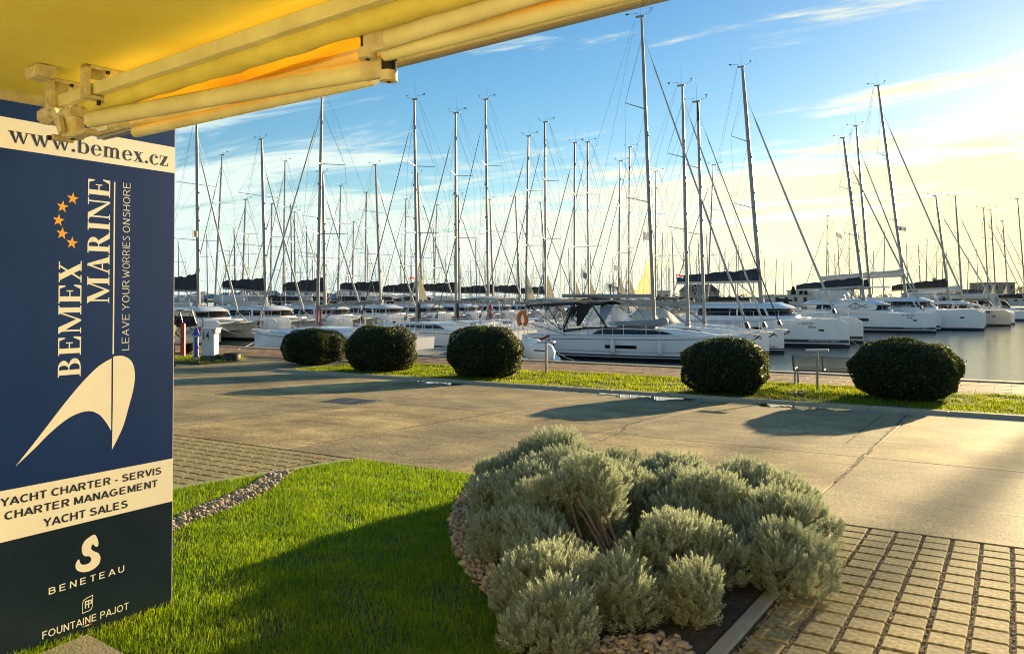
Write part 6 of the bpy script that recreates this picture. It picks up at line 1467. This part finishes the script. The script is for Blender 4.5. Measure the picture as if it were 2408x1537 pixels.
# ------------------------------------------------------------------ far shore, hills, buildings, trees
M_LAND = mat('far_land', (0.10,0.11,0.07), .9, var=(.16,.15,.10), scale=.05)
M_HILL = mat('haze_tinted_hill', (0.15,0.19,0.23), .95, var=(.18,.22,.25), scale=.004)  # distance haze is put into the blue-grey hill colour
b = MB(); b.box((-900, 420, -4), (900, 4000, ZW+1.2)); tag(b.build('shore', M_LAND), kind='structure')
b = MB(); b.box((-60, 232, -4), (500, 430, ZW+1.1)); tag(b.build('shore', M_LAND), kind='structure')
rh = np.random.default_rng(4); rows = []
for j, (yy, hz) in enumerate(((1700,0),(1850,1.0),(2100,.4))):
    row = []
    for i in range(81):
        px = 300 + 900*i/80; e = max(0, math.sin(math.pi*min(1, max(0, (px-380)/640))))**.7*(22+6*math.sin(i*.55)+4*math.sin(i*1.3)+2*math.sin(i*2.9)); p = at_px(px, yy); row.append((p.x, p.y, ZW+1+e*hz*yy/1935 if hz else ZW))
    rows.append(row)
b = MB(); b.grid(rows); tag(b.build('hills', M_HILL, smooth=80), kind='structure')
M_HOUSE = mat('house_plaster', (0.38,0.30,0.22), .9, var=(.33,.26,.19), scale=.3); M_HOUSEW = mat('pale_plaster', (0.62,0.60,0.55), .9, var=(.55,.53,.48), scale=.3)
M_TILE = mat('roof_tile', (0.16,0.075,0.05), .9, var=(.12,.06,.04), scale=.8); M_FLATR = mat('flat_roof', (0.45,0.45,0.44), .8)
def house(name, px0, px1, t, ytop, zbase, depth, mw, mr, label, storeys=2, nwin=4, gable=True, roofh=.3, chimney=False):
    a = at_px(px0, t); c = at_px(px1, t); w = (c-a).length; z1 = CAM.z + (HOR-ytop)/FPX*t; z0 = ZW + zbase
    ang = math.atan2(c.y-a.y, c.x-a.x); root = empty(name, (a.x, a.y, z0), ang, label, 'building'); H = z1 - z0; rh_ = H*roofh if gable else .25; hw = H - rh_
    b = MB(); b.box((0,0,-1.5),(w,depth,hw)); b.build('wall', mw, root, world=False)
    b = MB()
    if gable:
        b.add([(-.4,-.5,hw-.1),(w+.4,-.5,hw-.1),(w+.4,depth+.5,hw-.1),(-.4,depth+.5,hw-.1),(w*.12,depth/2,H),(w*.88,depth/2,H)], [(0,1,5,4),(2,3,4,5),(1,2,5),(3,0,4),(0,3,2,1)])
    else: b.box((-.3,-.4,hw+.003),(w+.3,depth+.3,H))
    rf = b.build('roof', mr, root, world=False)
    if chimney: b = MB(); b.box((w*.7,depth*.4,hw),(w*.7+.9,depth*.4+.9,H+1.6)); b.build('chimney', mw, rf, world=False)
    for s in range(storeys):
        for i in range(nwin):
            x = w*(i+.5)/nwin; z = hw*(s+.42)/storeys; ww, hh = min(1.2, w/nwin*.35), min(1.5, hw/storeys*.45)
            b = MB(); b.box((x-ww/2-.08,-.06,z-.08),(x+ww/2+.08,-.003,z+hh+.08)); f = b.build('window', M_HOUSEW, root, world=False)
            b = MB(); b.box((x-ww/2,-.09,z),(x+ww/2,-.061,z+hh)); b.build('pane', M_DGLASS, f, world=False)
    return root
house('house', 2160, 2232, 262, 664, 1.1, 10, M_HOUSE, M_TILE, 'brown tiled house with a chimney behind the black sail bags', 2, 4, True, .35, True)
house('house', 2316, 2386, 290, 664, 1.1, 10, M_HOUSE, M_TILE, 'flat topped brown house left of the palm crown at the right', 2, 4, False, .1)
house('house', 2268, 2330, 280, 680, 1.1, 9, M_HOUSE, M_TILE, 'low house with a reddish roof between the two brown houses', 1, 3, True, .5)
house('shed', 2150, 2310, 240, 689, 1.1, 8, M_HOUSEW, M_FLATR, 'long white shed on the far shore behind the grey catamaran', 1, 6, False, .1)
house('warehouse', 1815, 1925, 240, 693, 1.1, 12, M_HOUSEW, M_FLATR, 'long pale warehouse below the two cypresses', 1, 5, False, .1)
house('warehouse', 1880, 1935, 262, 682, 1.1, 12, M_HOUSEW, M_FLATR, 'pale flat warehouse block behind the cypresses', 1, 3, False, .1)
house('house', 1952, 2008, 270, 664, 1.1, 10, M_HOUSE, M_TILE, 'gabled brown house left of the paddleboard catamaran mast', 2, 3, True, .3)
house('house', 1610, 1690, 300, 668, 1.1, 10, M_HOUSE, M_TILE, 'house with a red tiled roof behind the navy sail bag', 2, 5, True, .35)
house('hall', 1505, 1575, 310, 683, 1.1, 12, M_HOUSEW, M_FLATR, 'pale hall between the yellow sail and the palms', 1, 4, False, .1)
house('hall', 2335, 2440, 250, 692, 1.1, 8, M_HOUSEW, M_FLATR, 'low white hall at the right end of the shore', 1, 5, False, .1)
M_TREE = leafmat('dark_foliage', (0.010,0.018,0.008), (0.035,0.05,0.018), .6, .1, (.1,.14,.02))
def cypress(px, t, ytop, label):
    p = at_px(px, t); z0 = ZW+1.0; H = CAM.z + (HOR-ytop)/FPX*t - z0; root = empty('cypress', (p.x, p.y, z0), 0, label, 'tree', 'cypresses on the far shore')
    b = MB(); b.tube([(0,0,-.3),(0,0,H*.5)], [.2,.1], 6); b.build('trunk', M_BARK, root, world=False)
    r = np.random.default_rng(int(px)); n = 1500; f = r.random(n)**.8; a = r.uniform(0,6.28,n); rad = (H*.13)*(np.sin(np.pi*np.clip(f*.94+.06,0,1))**.6)*np.sqrt(r.random(n))*(1+.25*np.sin(a*3+f*20)); P = np.stack([rad*np.cos(a), rad*np.sin(a), .4+f*(H-.4)],1)
    V, F = leaf_cloud(P, np.stack([np.cos(a),np.sin(a),np.ones(n)],1), .55, 3); link('crown', npmesh('crown', V, F, M_TREE), root)
cypress(1865, 255, 674, 'slim dark cypress, left of the pair above the warehouse'); cypress(1884, 258, 676, 'wider dark cypress, right of the pair above the warehouse')
cypress(1893, 262, 679, 'smallest cypress beside the pair above the warehouse')
def palm(loc, H, label, n=26, fl=2.2, tr=.22, grp=None):
    root = empty('palm_tree', loc, 0, label, 'palm', grp); b = MB(); b.tube([(0,0,-.2),(.05,0,H*.3),(.1,.05,H*.7),(.1,0,H)], [tr*1.3,tr,tr*.9,tr*.95], 9); b.build('trunk', M_BARK, root, world=False)
    r = random.Random(int(H*100)); m = MB()
    for k in range(n):
        a = k*2.399; el = r.uniform(-.5, 1.2); pts = []
        for i in range(6):
            f = i/5; d = fl*f; pts.append(Vector((.1+math.cos(a)*d*math.cos(el*(1-f*.5)), math.sin(a)*d*math.cos(el*(1-f*.5)), H + math.sin(el)*d - .55*d*f)))
        sd = Vector((-math.sin(a), math.cos(a), 0))
        for i in range(5):
            for s in (-1,1):
                for q in range(2):
                    p = pts[i].lerp(pts[i+1], q*.5); e = p + sd*s*fl*.28*(1-abs(i/5-.4)) + (pts[i+1]-pts[i])*.8 - Vector((0,0,.12*fl)); m.add([p, p+(pts[i+1]-pts[i])*.3, e], [(0,1,2)])
    m.build('crown', M_TREE, root, world=False); return root
for px, t, yt, lab in [(1434,300,666,'small palm, leftmost of the three on the far shore'),(1452,305,672,'small palm, middle of the three on the far shore'),(1466,300,682,'small palm, lowest of the three on the far shore'),(2397,270,672,'bushy palm beside the flat topped brown house')]:
    p = at_px(px, t); p.z = ZW+1.0; palm(p, CAM.z+(HOR-yt)/FPX*t-p.z-.8, lab, 22, 2.6, .25, 'palms on the far shore')
def bush_row(px0, px1, t, ytop, n, label):
    a = at_px(px0, t); c = at_px(px1, t); r = np.random.default_rng(int(px0)); z = ZW+1; H = CAM.z+(HOR-ytop)/FPX*t - z
    f = r.random(n); P = np.array(a)[None]*(1-f[:,None]) + np.array(c)[None]*f[:,None]; hh = H*(.55+.45*np.abs(np.sin(f*17)*np.sin(f*41+1)))
    P[:,2] = z + r.random(n)*hh; P[:,:2] += r.normal(0,1.2,(n,2)); V, F = leaf_cloud(P, np.tile([0,0,1.0],(n,1)), .9, 4, 1.2); tag(link('treeline', npmesh('treeline', V, F, M_TREE)), label, 'trees', kind='stuff')
bush_row(1700, 2150, 330, 690, 4000, 'low dark line of trees along the far shore'); bush_row(2150, 2440, 300, 688, 2500, 'low dark line of trees behind the shore houses'); bush_row(1380, 1700, 360, 689, 2500, 'low trees behind the palms on the far shore')

# ------------------------------------------------------------------ things on the quay
M_PED = mat('pedestal_paint', (0.66,0.66,0.62), .5, var=(.58,.58,.54), scale=3)
M_MOSS = mat('mossy_concrete', (0.09,0.08,0.03), .9, var=(.14,.13,.07), scale=6, bump=.4)
p = G(494, 850); pd = empty('power_pedestal', (p.x, p.y, ZF), R(25), 'white power pedestal numbered 14 on a mossy base', 'pedestal'); pd.scale = (.66,.66,1.0)
b = MB(); b.cbox((-.42,-.34,-.02),(.42,.34,.24),.02); b.build('base', M_MOSS, pd, world=False)
b = MB(); b.box((.2,-.345,.08),(.38,-.33,.2)); b.build('hatch', M_CRACK, pd, world=False)
b = MB(); b.add([(-.36,-.28,.24),(.20,-.28,.24),(.20,.28,.24),(-.36,.28,.24),(-.38,-.30,1.22),(.20,-.30,1.22),(.20,.30,1.22),(-.38,.30,1.22)], [(0,1,5,4),(1,2,6,5),(2,3,7,6),(3,0,4,7)])
b.add([(.20,-.28,.24),(.36,-.28,.24),(.36,.28,.24),(.20,.28,.24),(.20,-.30,1.22),(.36,-.3,1.02),(.36,.3,1.02),(.20,.3,1.22)], [(0,1,5,4),(1,2,6,5),(2,3,7,6)])
b.box((-.40,-.32,1.221),(.50,.32,1.27)); b.add([(.36,-.3,1.02),(.46,-.3,1.10),(.46,.3,1.10),(.36,.3,1.02),(.46,-.3,1.22),(.36,-.3,1.22),(.46,.3,1.22),(.36,.3,1.22)],[(0,1,4,5),(0,3,2,1),(1,2,6,4),(3,7,6,2)])
b.build('cabinet', M_PED, pd, world=False)
b = MB(); b.box((-.33,-.312,.78),(.14,-.302,1.19)); pl = b.build('number_plate', M_HOUSEW, pd, world=False)
v, f = sans_mesh('14', .02); b = MB(); b.add([(-.27+x*.36, -.3135, .84+y*.30) for x, y in v], f); b.build('lettering', M_INK, pl, world=False)
p = G(461, 846); hy = empty('hydrant', (p.x, p.y, ZF), 0, 'slim blue water hydrant left of the numbered pedestal', 'hydrant')
b = MB(); b.lathe((0,0,0), [(.15,0),(.15,.10),(.10,.13),(.085,.45),(.11,.48),(.11,.54),(.085,.57),(.085,.92),(.13,.96),(.13,1.02),(.09,1.06),(.09,1.16),(.04,1.20),(.04,1.26)], 12); b.build('body', M_BLUE, hy, smooth=40, world=False)
for s in (-1,1): b = MB(); b.tube([(s*.08,0,.95),(s*.22,0,.95)], .05, 8); b.build('outlet', M_BLUE, hy, world=False)
p = G(455, 851); tp = empty('post_light', (p.x, p.y, ZF), 0, 'small grey post with a flat top left of the blue hydrant', 'post', 'flat topped grey posts')
def post(root, H, w=.26):
    b = MB(); b.tube([(0,0,-.02),(0,0,H)], .032, 10); b.build('pole', M_RAIL, root, world=False)
    b = MB(); b.obox((-w,0,H+.03),(w,0,H+.05), .20, .05, ch=.012); b.tube([(0,0,H),(0,0,H+.02)], .05, 10); b.build('head', M_PED, root, smooth=30, world=False)
post(tp, .92, .2)
for px, yb, yt, lab in [(1284,880,807,'slim metal post with flat top beside the third hedge and outboards'),(1921.5,918,827,'slim metal post with flat top in front of the bench')]:
    p = G(px, yb); o = empty('post_light', (p.x, p.y, ZF), R(8), lab, 'post', 'flat topped grey posts'); t = (p-CAM).dot(FWD); post(o, (yb-yt)/FPX*t, .28)
# black tyre-like planter on the verge edge
p = G(540, 849); o = empty('rubber_planter', (p.x, p.y, ZF), 0, 'small round black rubber tub lying beside the verge', 'tub')
b = MB(); b.lathe((0,0,0), [(.34,0),(.40,.05),(.41,.22),(.38,.27),(.33,.27),(.31,.20),(.05,.18)], 18); b.build('tub', M_BLACK, o, smooth=40, world=False); b = MB(); b.ring((0,0,.27), .36, .03, 'z', 20, 6); b.build('rim', M_BLACK, o, world=False)
# manhole lid on the apron
p = G(1090*.3258+0+ 0, 0) if False else G(735*1.0, 862.5) if False else G(650, 858)
# bench
M_BENCH = mat('bench_steel', (0.30,0.31,0.30), .4, .6)
p0 = G(1862, 905); bench = empty('bench', (p0.x, p0.y, ZF), R(2), 'perforated metal bench looking out on the water, half behind the largest hedge', 'bench')
BL = 2.3
def mesh_panel(P0, ux, uy, nx, ny, lx, ly, wid=.011):
    """diamond lattice of flat strips over a parallelogram"""
    b = MB(); P0 = Vector(P0); ux = Vector(ux); uy = Vector(uy); nrm = ux.cross(uy).normalized()
    def ln(a, c):
        d = (c-a).normalized(); s = d.cross(nrm)*wid*.5; b.add([a-s,a+s,c+s,c-s],[(0,1,2,3)])
    st = lx/nx
    for i in range(-ny, nx+1):
        for sg in (1,-1):
            x0 = i*st if sg > 0 else (i+ny)*st; x1 = x0 + sg*ly; a0, a1 = 0.0, ly
            pa = [(x0,0),(x1,ly)]
            (xa,ya),(xb,yb) = pa
            def clip(xv):
                f = (xv-xa)/(xb-xa); return (xv, ya+(yb-ya)*f)
            q = pa[:]
            if min(xa,xb) >= lx or max(xa,xb) <= 0: continue
            if q[0][0] < 0: q[0] = clip(0)
            if q[1][0] < 0: q[1] = clip(0)
            if q[0][0] > lx: q[0] = clip(lx)
            if q[1][0] > lx: q[1] = clip(lx)
            A_ = P0+ux*q[0][0]+uy*q[0][1]; B__ = P0+ux*q[1][0]+uy*q[1][1]
            if (A_-B__).length > .01: ln(A_, B__)
    fr = [P0, P0+ux*lx, P0+ux*lx+uy*ly, P0+uy*ly, P0]; b.tube(fr, .016, 6, cap=False)
    return b
mesh_panel((0,.0,.80), (1,0,0), (0,.34,-.94), 64, 13, BL, .44).build('backrest', M_BENCH, bench, world=False)
mesh_panel((0,.16,.42), (1,0,0), (0,1,.05), 64, 13, BL, .46).build('seat', M_BENCH, bench, world=False)
for x in (.02, .78, 1.55, BL-.02):
    b = MB(); b.tube([(x,-.01,.82),(x,.15,.42),(x,.62,.44)], .02, 6); b.build('support', M_BENCH, bench, world=False)
for x in (.06, BL-.06):
    b = MB(); b.obox((x,.14,.42),(x,.06,0), .05, .03); b.build('leg', M_BENCH, bench, world=False); b = MB(); b.obox((x,.50,.42),(x,.58,0), .05, .03); b.build('leg', M_BENCH, bench, world=False)
    b = MB(); b.box((x-.05,-.02,-.02),(x+.05,.66,.012)); b.build('foot_plate', M_BENCH, bench, world=False)
# rib with two outboards behind the third hedge
p = at_px(1225, 38.5); rib = inflatable('rib', p, 4.2, 1.7, .26, R(75), 'pale rigid inflatable boat moored at the quay behind the third hedge', None, M_GEL)
rib['category'] = 'boat'
def outboard(loc, rz, tilt, label):
    root = empty('outboard_engine', loc, rz, label, 'outboard', 'white outboard engines by the third hedge'); root.scale = (1.5,1.5,1.4); rows = []
    for z, a, w, o in ((0,.20,.15,0),(.10,.34,.22,.02),(.34,.36,.24,.03),(.52,.30,.21,.0),(.60,.16,.12,-.03)):
        rows.append([(o + a*math.copysign(abs(math.cos(q))**.6, math.cos(q)), w*math.copysign(abs(math.sin(q))**.6, math.sin(q)), z+.25 + tilt*a*math.cos(q)) for q in [2*math.pi*i/20 for i in range(20)]])
    b = MB(); b.grid(rows, closed=True); b.add(rows[-1], [tuple(range(20))]); b.build('cowling', M_GEL, root, smooth=45, world=False)
    b = MB(); b.obox((-.02,0,.25),(.10,0,-.55), .14, .22, ch=.03); b.obox((.05,0,-.32),(.32,0,-.34), .26, .03); b.build('leg', M_GREYGEL, root, world=False)
    b = MB(); b.lathe((.1,0,-.62), [(.03,-.1),(.08,0),(.06,.1)], 8); b.build('gear_case', M_GREYGEL, root, world=False)
    b = MB()
    for k in range(3):
        a = k*2.09; b.add([(.22,0,-.62),(.24,.20*math.cos(a),-.62+.20*math.sin(a)),(.28,.22*math.cos(a+.6),-.62+.22*math.sin(a+.6))],[(0,1,2)])
    b.build('propeller', M_BLACK, root, world=False); b = MB(); b.obox((-.2,-.245,.62),(.12,-.245,.60),.01,.04); b.build('badge', M_STRIPE, root, world=False)
    return root
q = at_px(1250, 36.3); q.z = ZW+.42; outboard(q, R(200), .12, 'bluish white outboard engine nearest the third hedge'); q = at_px(1274, 35.4); q.z = ZW+.30; outboard(q, R(20), -.05, 'white outboard engine with a badge, just left of the thin post')
# lifebuoy on the pier rail
p = at_px(1228, 44.5); p.z = CAM.z + (HOR-750)/FPX*44.5
lb = empty('lifebuoy', p, 0, 'orange lifebuoy hanging on a rail at the pier', 'lifebuoy'); b = MB(); pts = [(0.24*math.cos(a), 0, .36*math.sin(a)) for a in [math.radians(-60+300*i/20) for i in range(21)]]; b.tube(pts, .12, 8); b.build('ring', M_ORANGE, lb, smooth=60, world=False)
b = MB(); b.tube([(-.3,.1,-.9),(-.3,.1,.5)], .02, 5); b.tube([(.25,.1,-.9),(.25,.1,.5),(-.3,.1,.5)], .02, 5); b.build('holder', M_STEEL, lb, world=False)
# flags on the rigging
def flag(px, py, t, w, hgt, mats, label, ang=0.0, sag=.15):
    p = at_px(px, t); p.z = CAM.z + (HOR-py)/FPX*t; root = empty('flag', p, R(10), label, 'flag'); n = len(mats)
    for k, m in enumerate(mats):
        b = MB(); b.grid([[(w*i/8, .06*math.sin(i*1.1), hgt*(.5-(k+j)/n) - sag*w*(i/8)**1.5) for i in range(9)] for j in (0,1)]); b.build('stripe' if n > 1 else 'cloth', m, root, smooth=60, world=False)
    b = MB(); b.tube([(0,0,hgt*.7),(0,0,-hgt*.8)], .012, 4); b.build('halyard', M_WIRE, root, world=False); return root
flag(1513, 555, 46.5, .55, .42, [M_FLAGG], 'grey flag beside the tallest mast'); flag(452, 549, 66, .5, .5, [M_SAILC], 'cream flag beside the first catamaran mast')
flag(1367, 642, 76, .5, .7, [M_FLAGG], 'dark flag flying between the twin black topped masts', sag=.8); flag(1590, 650, 60, .5, .3, [M_FLAGR, M_FLAGW, M_FLAGB], 'red white and blue flag behind the white yacht masts')
flag(1444, 630, 80, .6, .5, [M_FLAGG], 'small grey flag left of the single black mast top'); flag(2112, 537, 92, .8, .45, [M_FLAGG], 'dark flag just left of the tallest right mast'); flag(963, 655, 90, .6, .35, [M_FLAGR, M_FLAGW], 'tiny red and white flag on a distant spreader')
flag(1966, 551, 140, 1.0, .8, [M_FLAGG], 'dark flag near the lone mast left of the paddleboard catamaran', sag=.6); flag(1269, 803, 44.2, .55, .4, [M_FLAGR, M_FLAGW, M_FLAGB], 'small national flag at the stern of the long white yacht', sag=-.4)
# mooring lines
def line(name, a, c, sag, label, r_=.014):
    pts = [Vector(a).lerp(Vector(c), i/14) - Vector((0,0,sag*math.sin(math.pi*i/14))) for i in range(15)]; b = MB(); b.tube(pts, r_, 4)
    o = b.build(name, M_ROPE); tag(o, label, 'rope', 'mooring lines running into the water'); return o
def bowline(o, h, dx, dz, lab, u=.97, z=1.2):
    a = W(o, h.x(u), h.yc, z); line('mooring_line', a, a + Vector((dx, -2.6, -dz-.0)), .06, lab)
bowline(elsner, MONO, 2.9, 2.0, 'pale mooring line from the bow of the long white yacht into the water')
bowline(c1, CAT_S, 3.2, 2.2, 'mooring line from the striped catamaran nearest the quay', .9, 1.6)
line('mooring_line', at_px(1292,43)+Vector((0,0,.9)), at_z(1350, 847, ZF), .1, 'white stern line from the long yacht to the quay')
line('mooring_line', G(559,822)+Vector((0,0,.0)), at_px(620,49)+Vector((0,0,1.2)), .1, 'thin dark bow line from the first yacht to the quay', .012)
# van with bicycles and a person behind it
M_VAN = mat('silver_van_paint', (0.36,0.34,0.28), .3, .35, coat=.5); M_TAIL = mat('tail_light', (0.5,0.01,0.01), .2, spec=.8); M_TYRE = mat('tyre', (0.015,0.015,0.015), .8)
vr = G(434, 838); van = empty('van', (vr.x-3.5, vr.y+.9, ZF), R(-6), 'silver van with a bicycle on its tail, mostly hidden by the panel', 'van')
b = MB(); prof = [(-2.4,.45),(-2.45,.9),(-1.5,1.15),(-.9,1.85),(1.6,1.95),(2.1,1.85),(2.35,1.1),(2.38,.45)]
half = [(-.95,.0),(-.97,.45),(-.97,1.0)]
rows = []
for x, z in prof: rows.append([(x,-.93 if z < 1.2 else -.78,z),(x,.93 if z < 1.2 else .78,z)])
n = len(prof)
b.grid([[(x,-.95,.35) for x,z in prof],[(x,-.97,min(z,1.05)) for x,z in prof],[(x,-.80 if z > 1.2 else -.95,z-.02) for x,z in prof],[(x,-.65,z+.02) for x,z in prof],[(x,.65,z+.02) for x,z in prof],[(x,.80 if z > 1.2 else .95,z-.02) for x,z in prof],[(x,.97,min(z,1.05)) for x,z in prof],[(x,.95,.35) for x,z in prof]]); b.build('body', M_VAN, van, smooth=40, world=False)
b = MB(); b.add([(2.13,-.68,1.75),(2.13,.68,1.75),(2.36,.78,1.18),(2.36,-.78,1.18)],[(0,1,2,3)]); 
for s in (-1,1): b.add([(-.8,s*.86,1.75),(1.9,s*.86,1.78),(2.05,s*.975,1.12),(-1.3,s*.975,1.12)],[(0,1,2,3)])
b.build('window', M_DGLASS, van, world=False)
for s in (-1,1): b = MB(); b.box((2.24,s*.93-.06,.75),(2.405,s*.93+.06,1.15)); b.build('tail_light', M_TAIL, van, world=False)
b = MB(); b.obox((2.45,-.9,.55),(2.45,.9,.55),.14,.22,ch=.04); b.build('bumper', M_VAN, van, world=False)
for x in (-1.5,1.45):
    for s in (-1,1):
        b = MB(); b.tube([(x,s*.80,.33),(x,s*.985,.33)], .33, 20); wh = b.build('wheel', M_TYRE, van, world=False); b = MB(); b.tube([(x,s*.986,.33),(x,s*.995,.33)], .2, 16); b.build('rim', M_STEEL, wh, world=False)
def bicycle(loc, rz, label):
    root = empty('bicycle', loc, rz, label, 'bicycle'); 
    for x in (-.5,.52):
        b = MB(); b.ring((x,0,.34), .33, .018, 'y', 24, 5); 
        for k in range(10): a = k*.628; b.tube([(x,0,.34),(x+.32*math.cos(a),0,.34+.32*math.sin(a))], .003, 3, cap=False)
        b.build('wheel', M_TYRE, root, world=False)
    b = MB(); P_ = {'r':(-.5,0,.34),'bb':(-.08,0,.30),'s':(-.22,0,.80),'h':(.34,0,.85),'f':(.52,0,.34)}
    for a, c in (('r','bb'),('bb','s'),('s','h'),('bb','h'),('h','f'),('r','s')): b.tube([P_[a],P_[c]], .018, 6)
    b.build('frame', M_MASTB, root, world=False); b = MB(); b.tube([(.33,-.28,1.0),(.36,0,.98),(.33,.28,1.0)], .014, 5); b.tube([(.35,0,.98),(.34,0,.85)], .014, 5); b.build('handlebar', M_STEEL, root, world=False)
    b = MB(); b.obox((-.36,0,.90),(-.10,0,.90), .12, .05, ch=.015); b.tube([(-.22,0,.8),(-.23,0,.88)], .013, 5); b.build('saddle', M_BLACK, root, world=False)
def vw(x, y, z): 
    c, s = math.cos(R(-6)), math.sin(R(-6)); return Vector((van.location.x + x*c - y*s, van.location.y + x*s + y*c, ZF + z))
b = MB(); b.tube([(2.4,-.5,1.0),(2.85,-.5,.92)], .02, 5); b.tube([(2.4,.5,1.0),(2.85,.5,.92)], .02, 5); b.tube([(2.62,-.7,.97),(2.62,.7,.97)], .02, 5); b.tube([(2.8,-.7,.93),(2.8,.7,.93)], .02, 5); b.build('bicycle_rack', M_STEEL, van, world=False)
bicycle(vw(2.7,0,.97), R(84), 'dark bicycle carried on the rack behind the van')
M_SKIN = mat('skin', (.45,.28,.20), .6); M_JACK = mat('khaki_jacket', (.22,.17,.09), .85); M_JEAN = mat('dark_trousers', (.02,.022,.03), .9); M_HAIR = mat('hair', (.03,.02,.015), .8)
def person(loc, rz, label):
    root = empty('person', loc, rz, label, 'person')
    J = [(0,0,.95),(0,.0,1.15),(0,.02,1.38),(0,.02,1.50),(0,.03,1.60),(0,.03,1.72),(-.10,0,.90),(-.12,.03,.50),(-.13,-.03,.08),(-.13,.12,.04),(.10,0,.90),(.13,.10,.50),(.14,.02,.08),(.14,.17,.04),(-.19,.02,1.40),(-.25,.05,1.13),(-.22,.25,1.02),(.19,.02,1.40),(.26,.08,1.13),(.22,.30,1.05)]
    E = [(0,1),(1,2),(2,3),(3,4),(4,5),(0,6),(6,7),(7,8),(8,9),(0,10),(10,11),(11,12),(12,13),(2,14),(14,15),(15,16),(2,17),(17,18),(18,19)]
    Rr = [.14,.13,.15,.055,.085,.08,.09,.065,.045,.04,.09,.065,.045,.04,.065,.048,.035,.065,.048,.035]
    me = bpy.data.meshes.new('body'); me.from_pydata(J, E, []); o = link('body', me, root); m = o.modifiers.new('s', 'SKIN'); 
    for i, v in enumerate(me.skin_vertices[0].data): v.radius = (Rr[i], Rr[i]*.85); v.use_root = (i == 0)
    o.modifiers.new('u', 'SUBSURF').levels = 2; o.modifiers['u'].render_levels = 2
    dg = bpy.context.evaluated_depsgraph_get(); m2 = bpy.data.meshes.new_from_object(o.evaluated_get(dg)); o.modifiers.clear(); o.data = m2
    for mm in (M_SKIN, M_JACK, M_JEAN): m2.materials.append(mm)
    for p_ in m2.polygons: z = p_.center.z; p_.material_index = 0 if z > 1.47 else 1 if z > .88 else 2; p_.use_smooth = True
    b = MB(); b.lathe((0,.015,1.66), [(.02,.125),(.07,.11),(.10,.05),(.102,-.02),(.09,-.07)], 14); b.build('hair', M_HAIR, root, smooth=60, world=False)
p = G(408, 862); person(Vector((p.x-.16, p.y, ZF)), R(-70), 'person in khaki jacket and dark trousers standing behind the van')

p = at_px(431, 33.0); p.z = ZF; rb_ = empty('board', p, R(20), 'narrow red board standing upright behind the silver van', 'board')
b = MB(); b.cbox((-.085,-.05,0),(.085,.05,1.40),.05); b.build('board', mat('red_plastic', (.55,.02,.015), .4), rb_, world=False); b = MB(); b.box((-.04,-.054,.7),(.04,-.051,.8)); b.build('handle', M_BLACK, rb_, world=False)
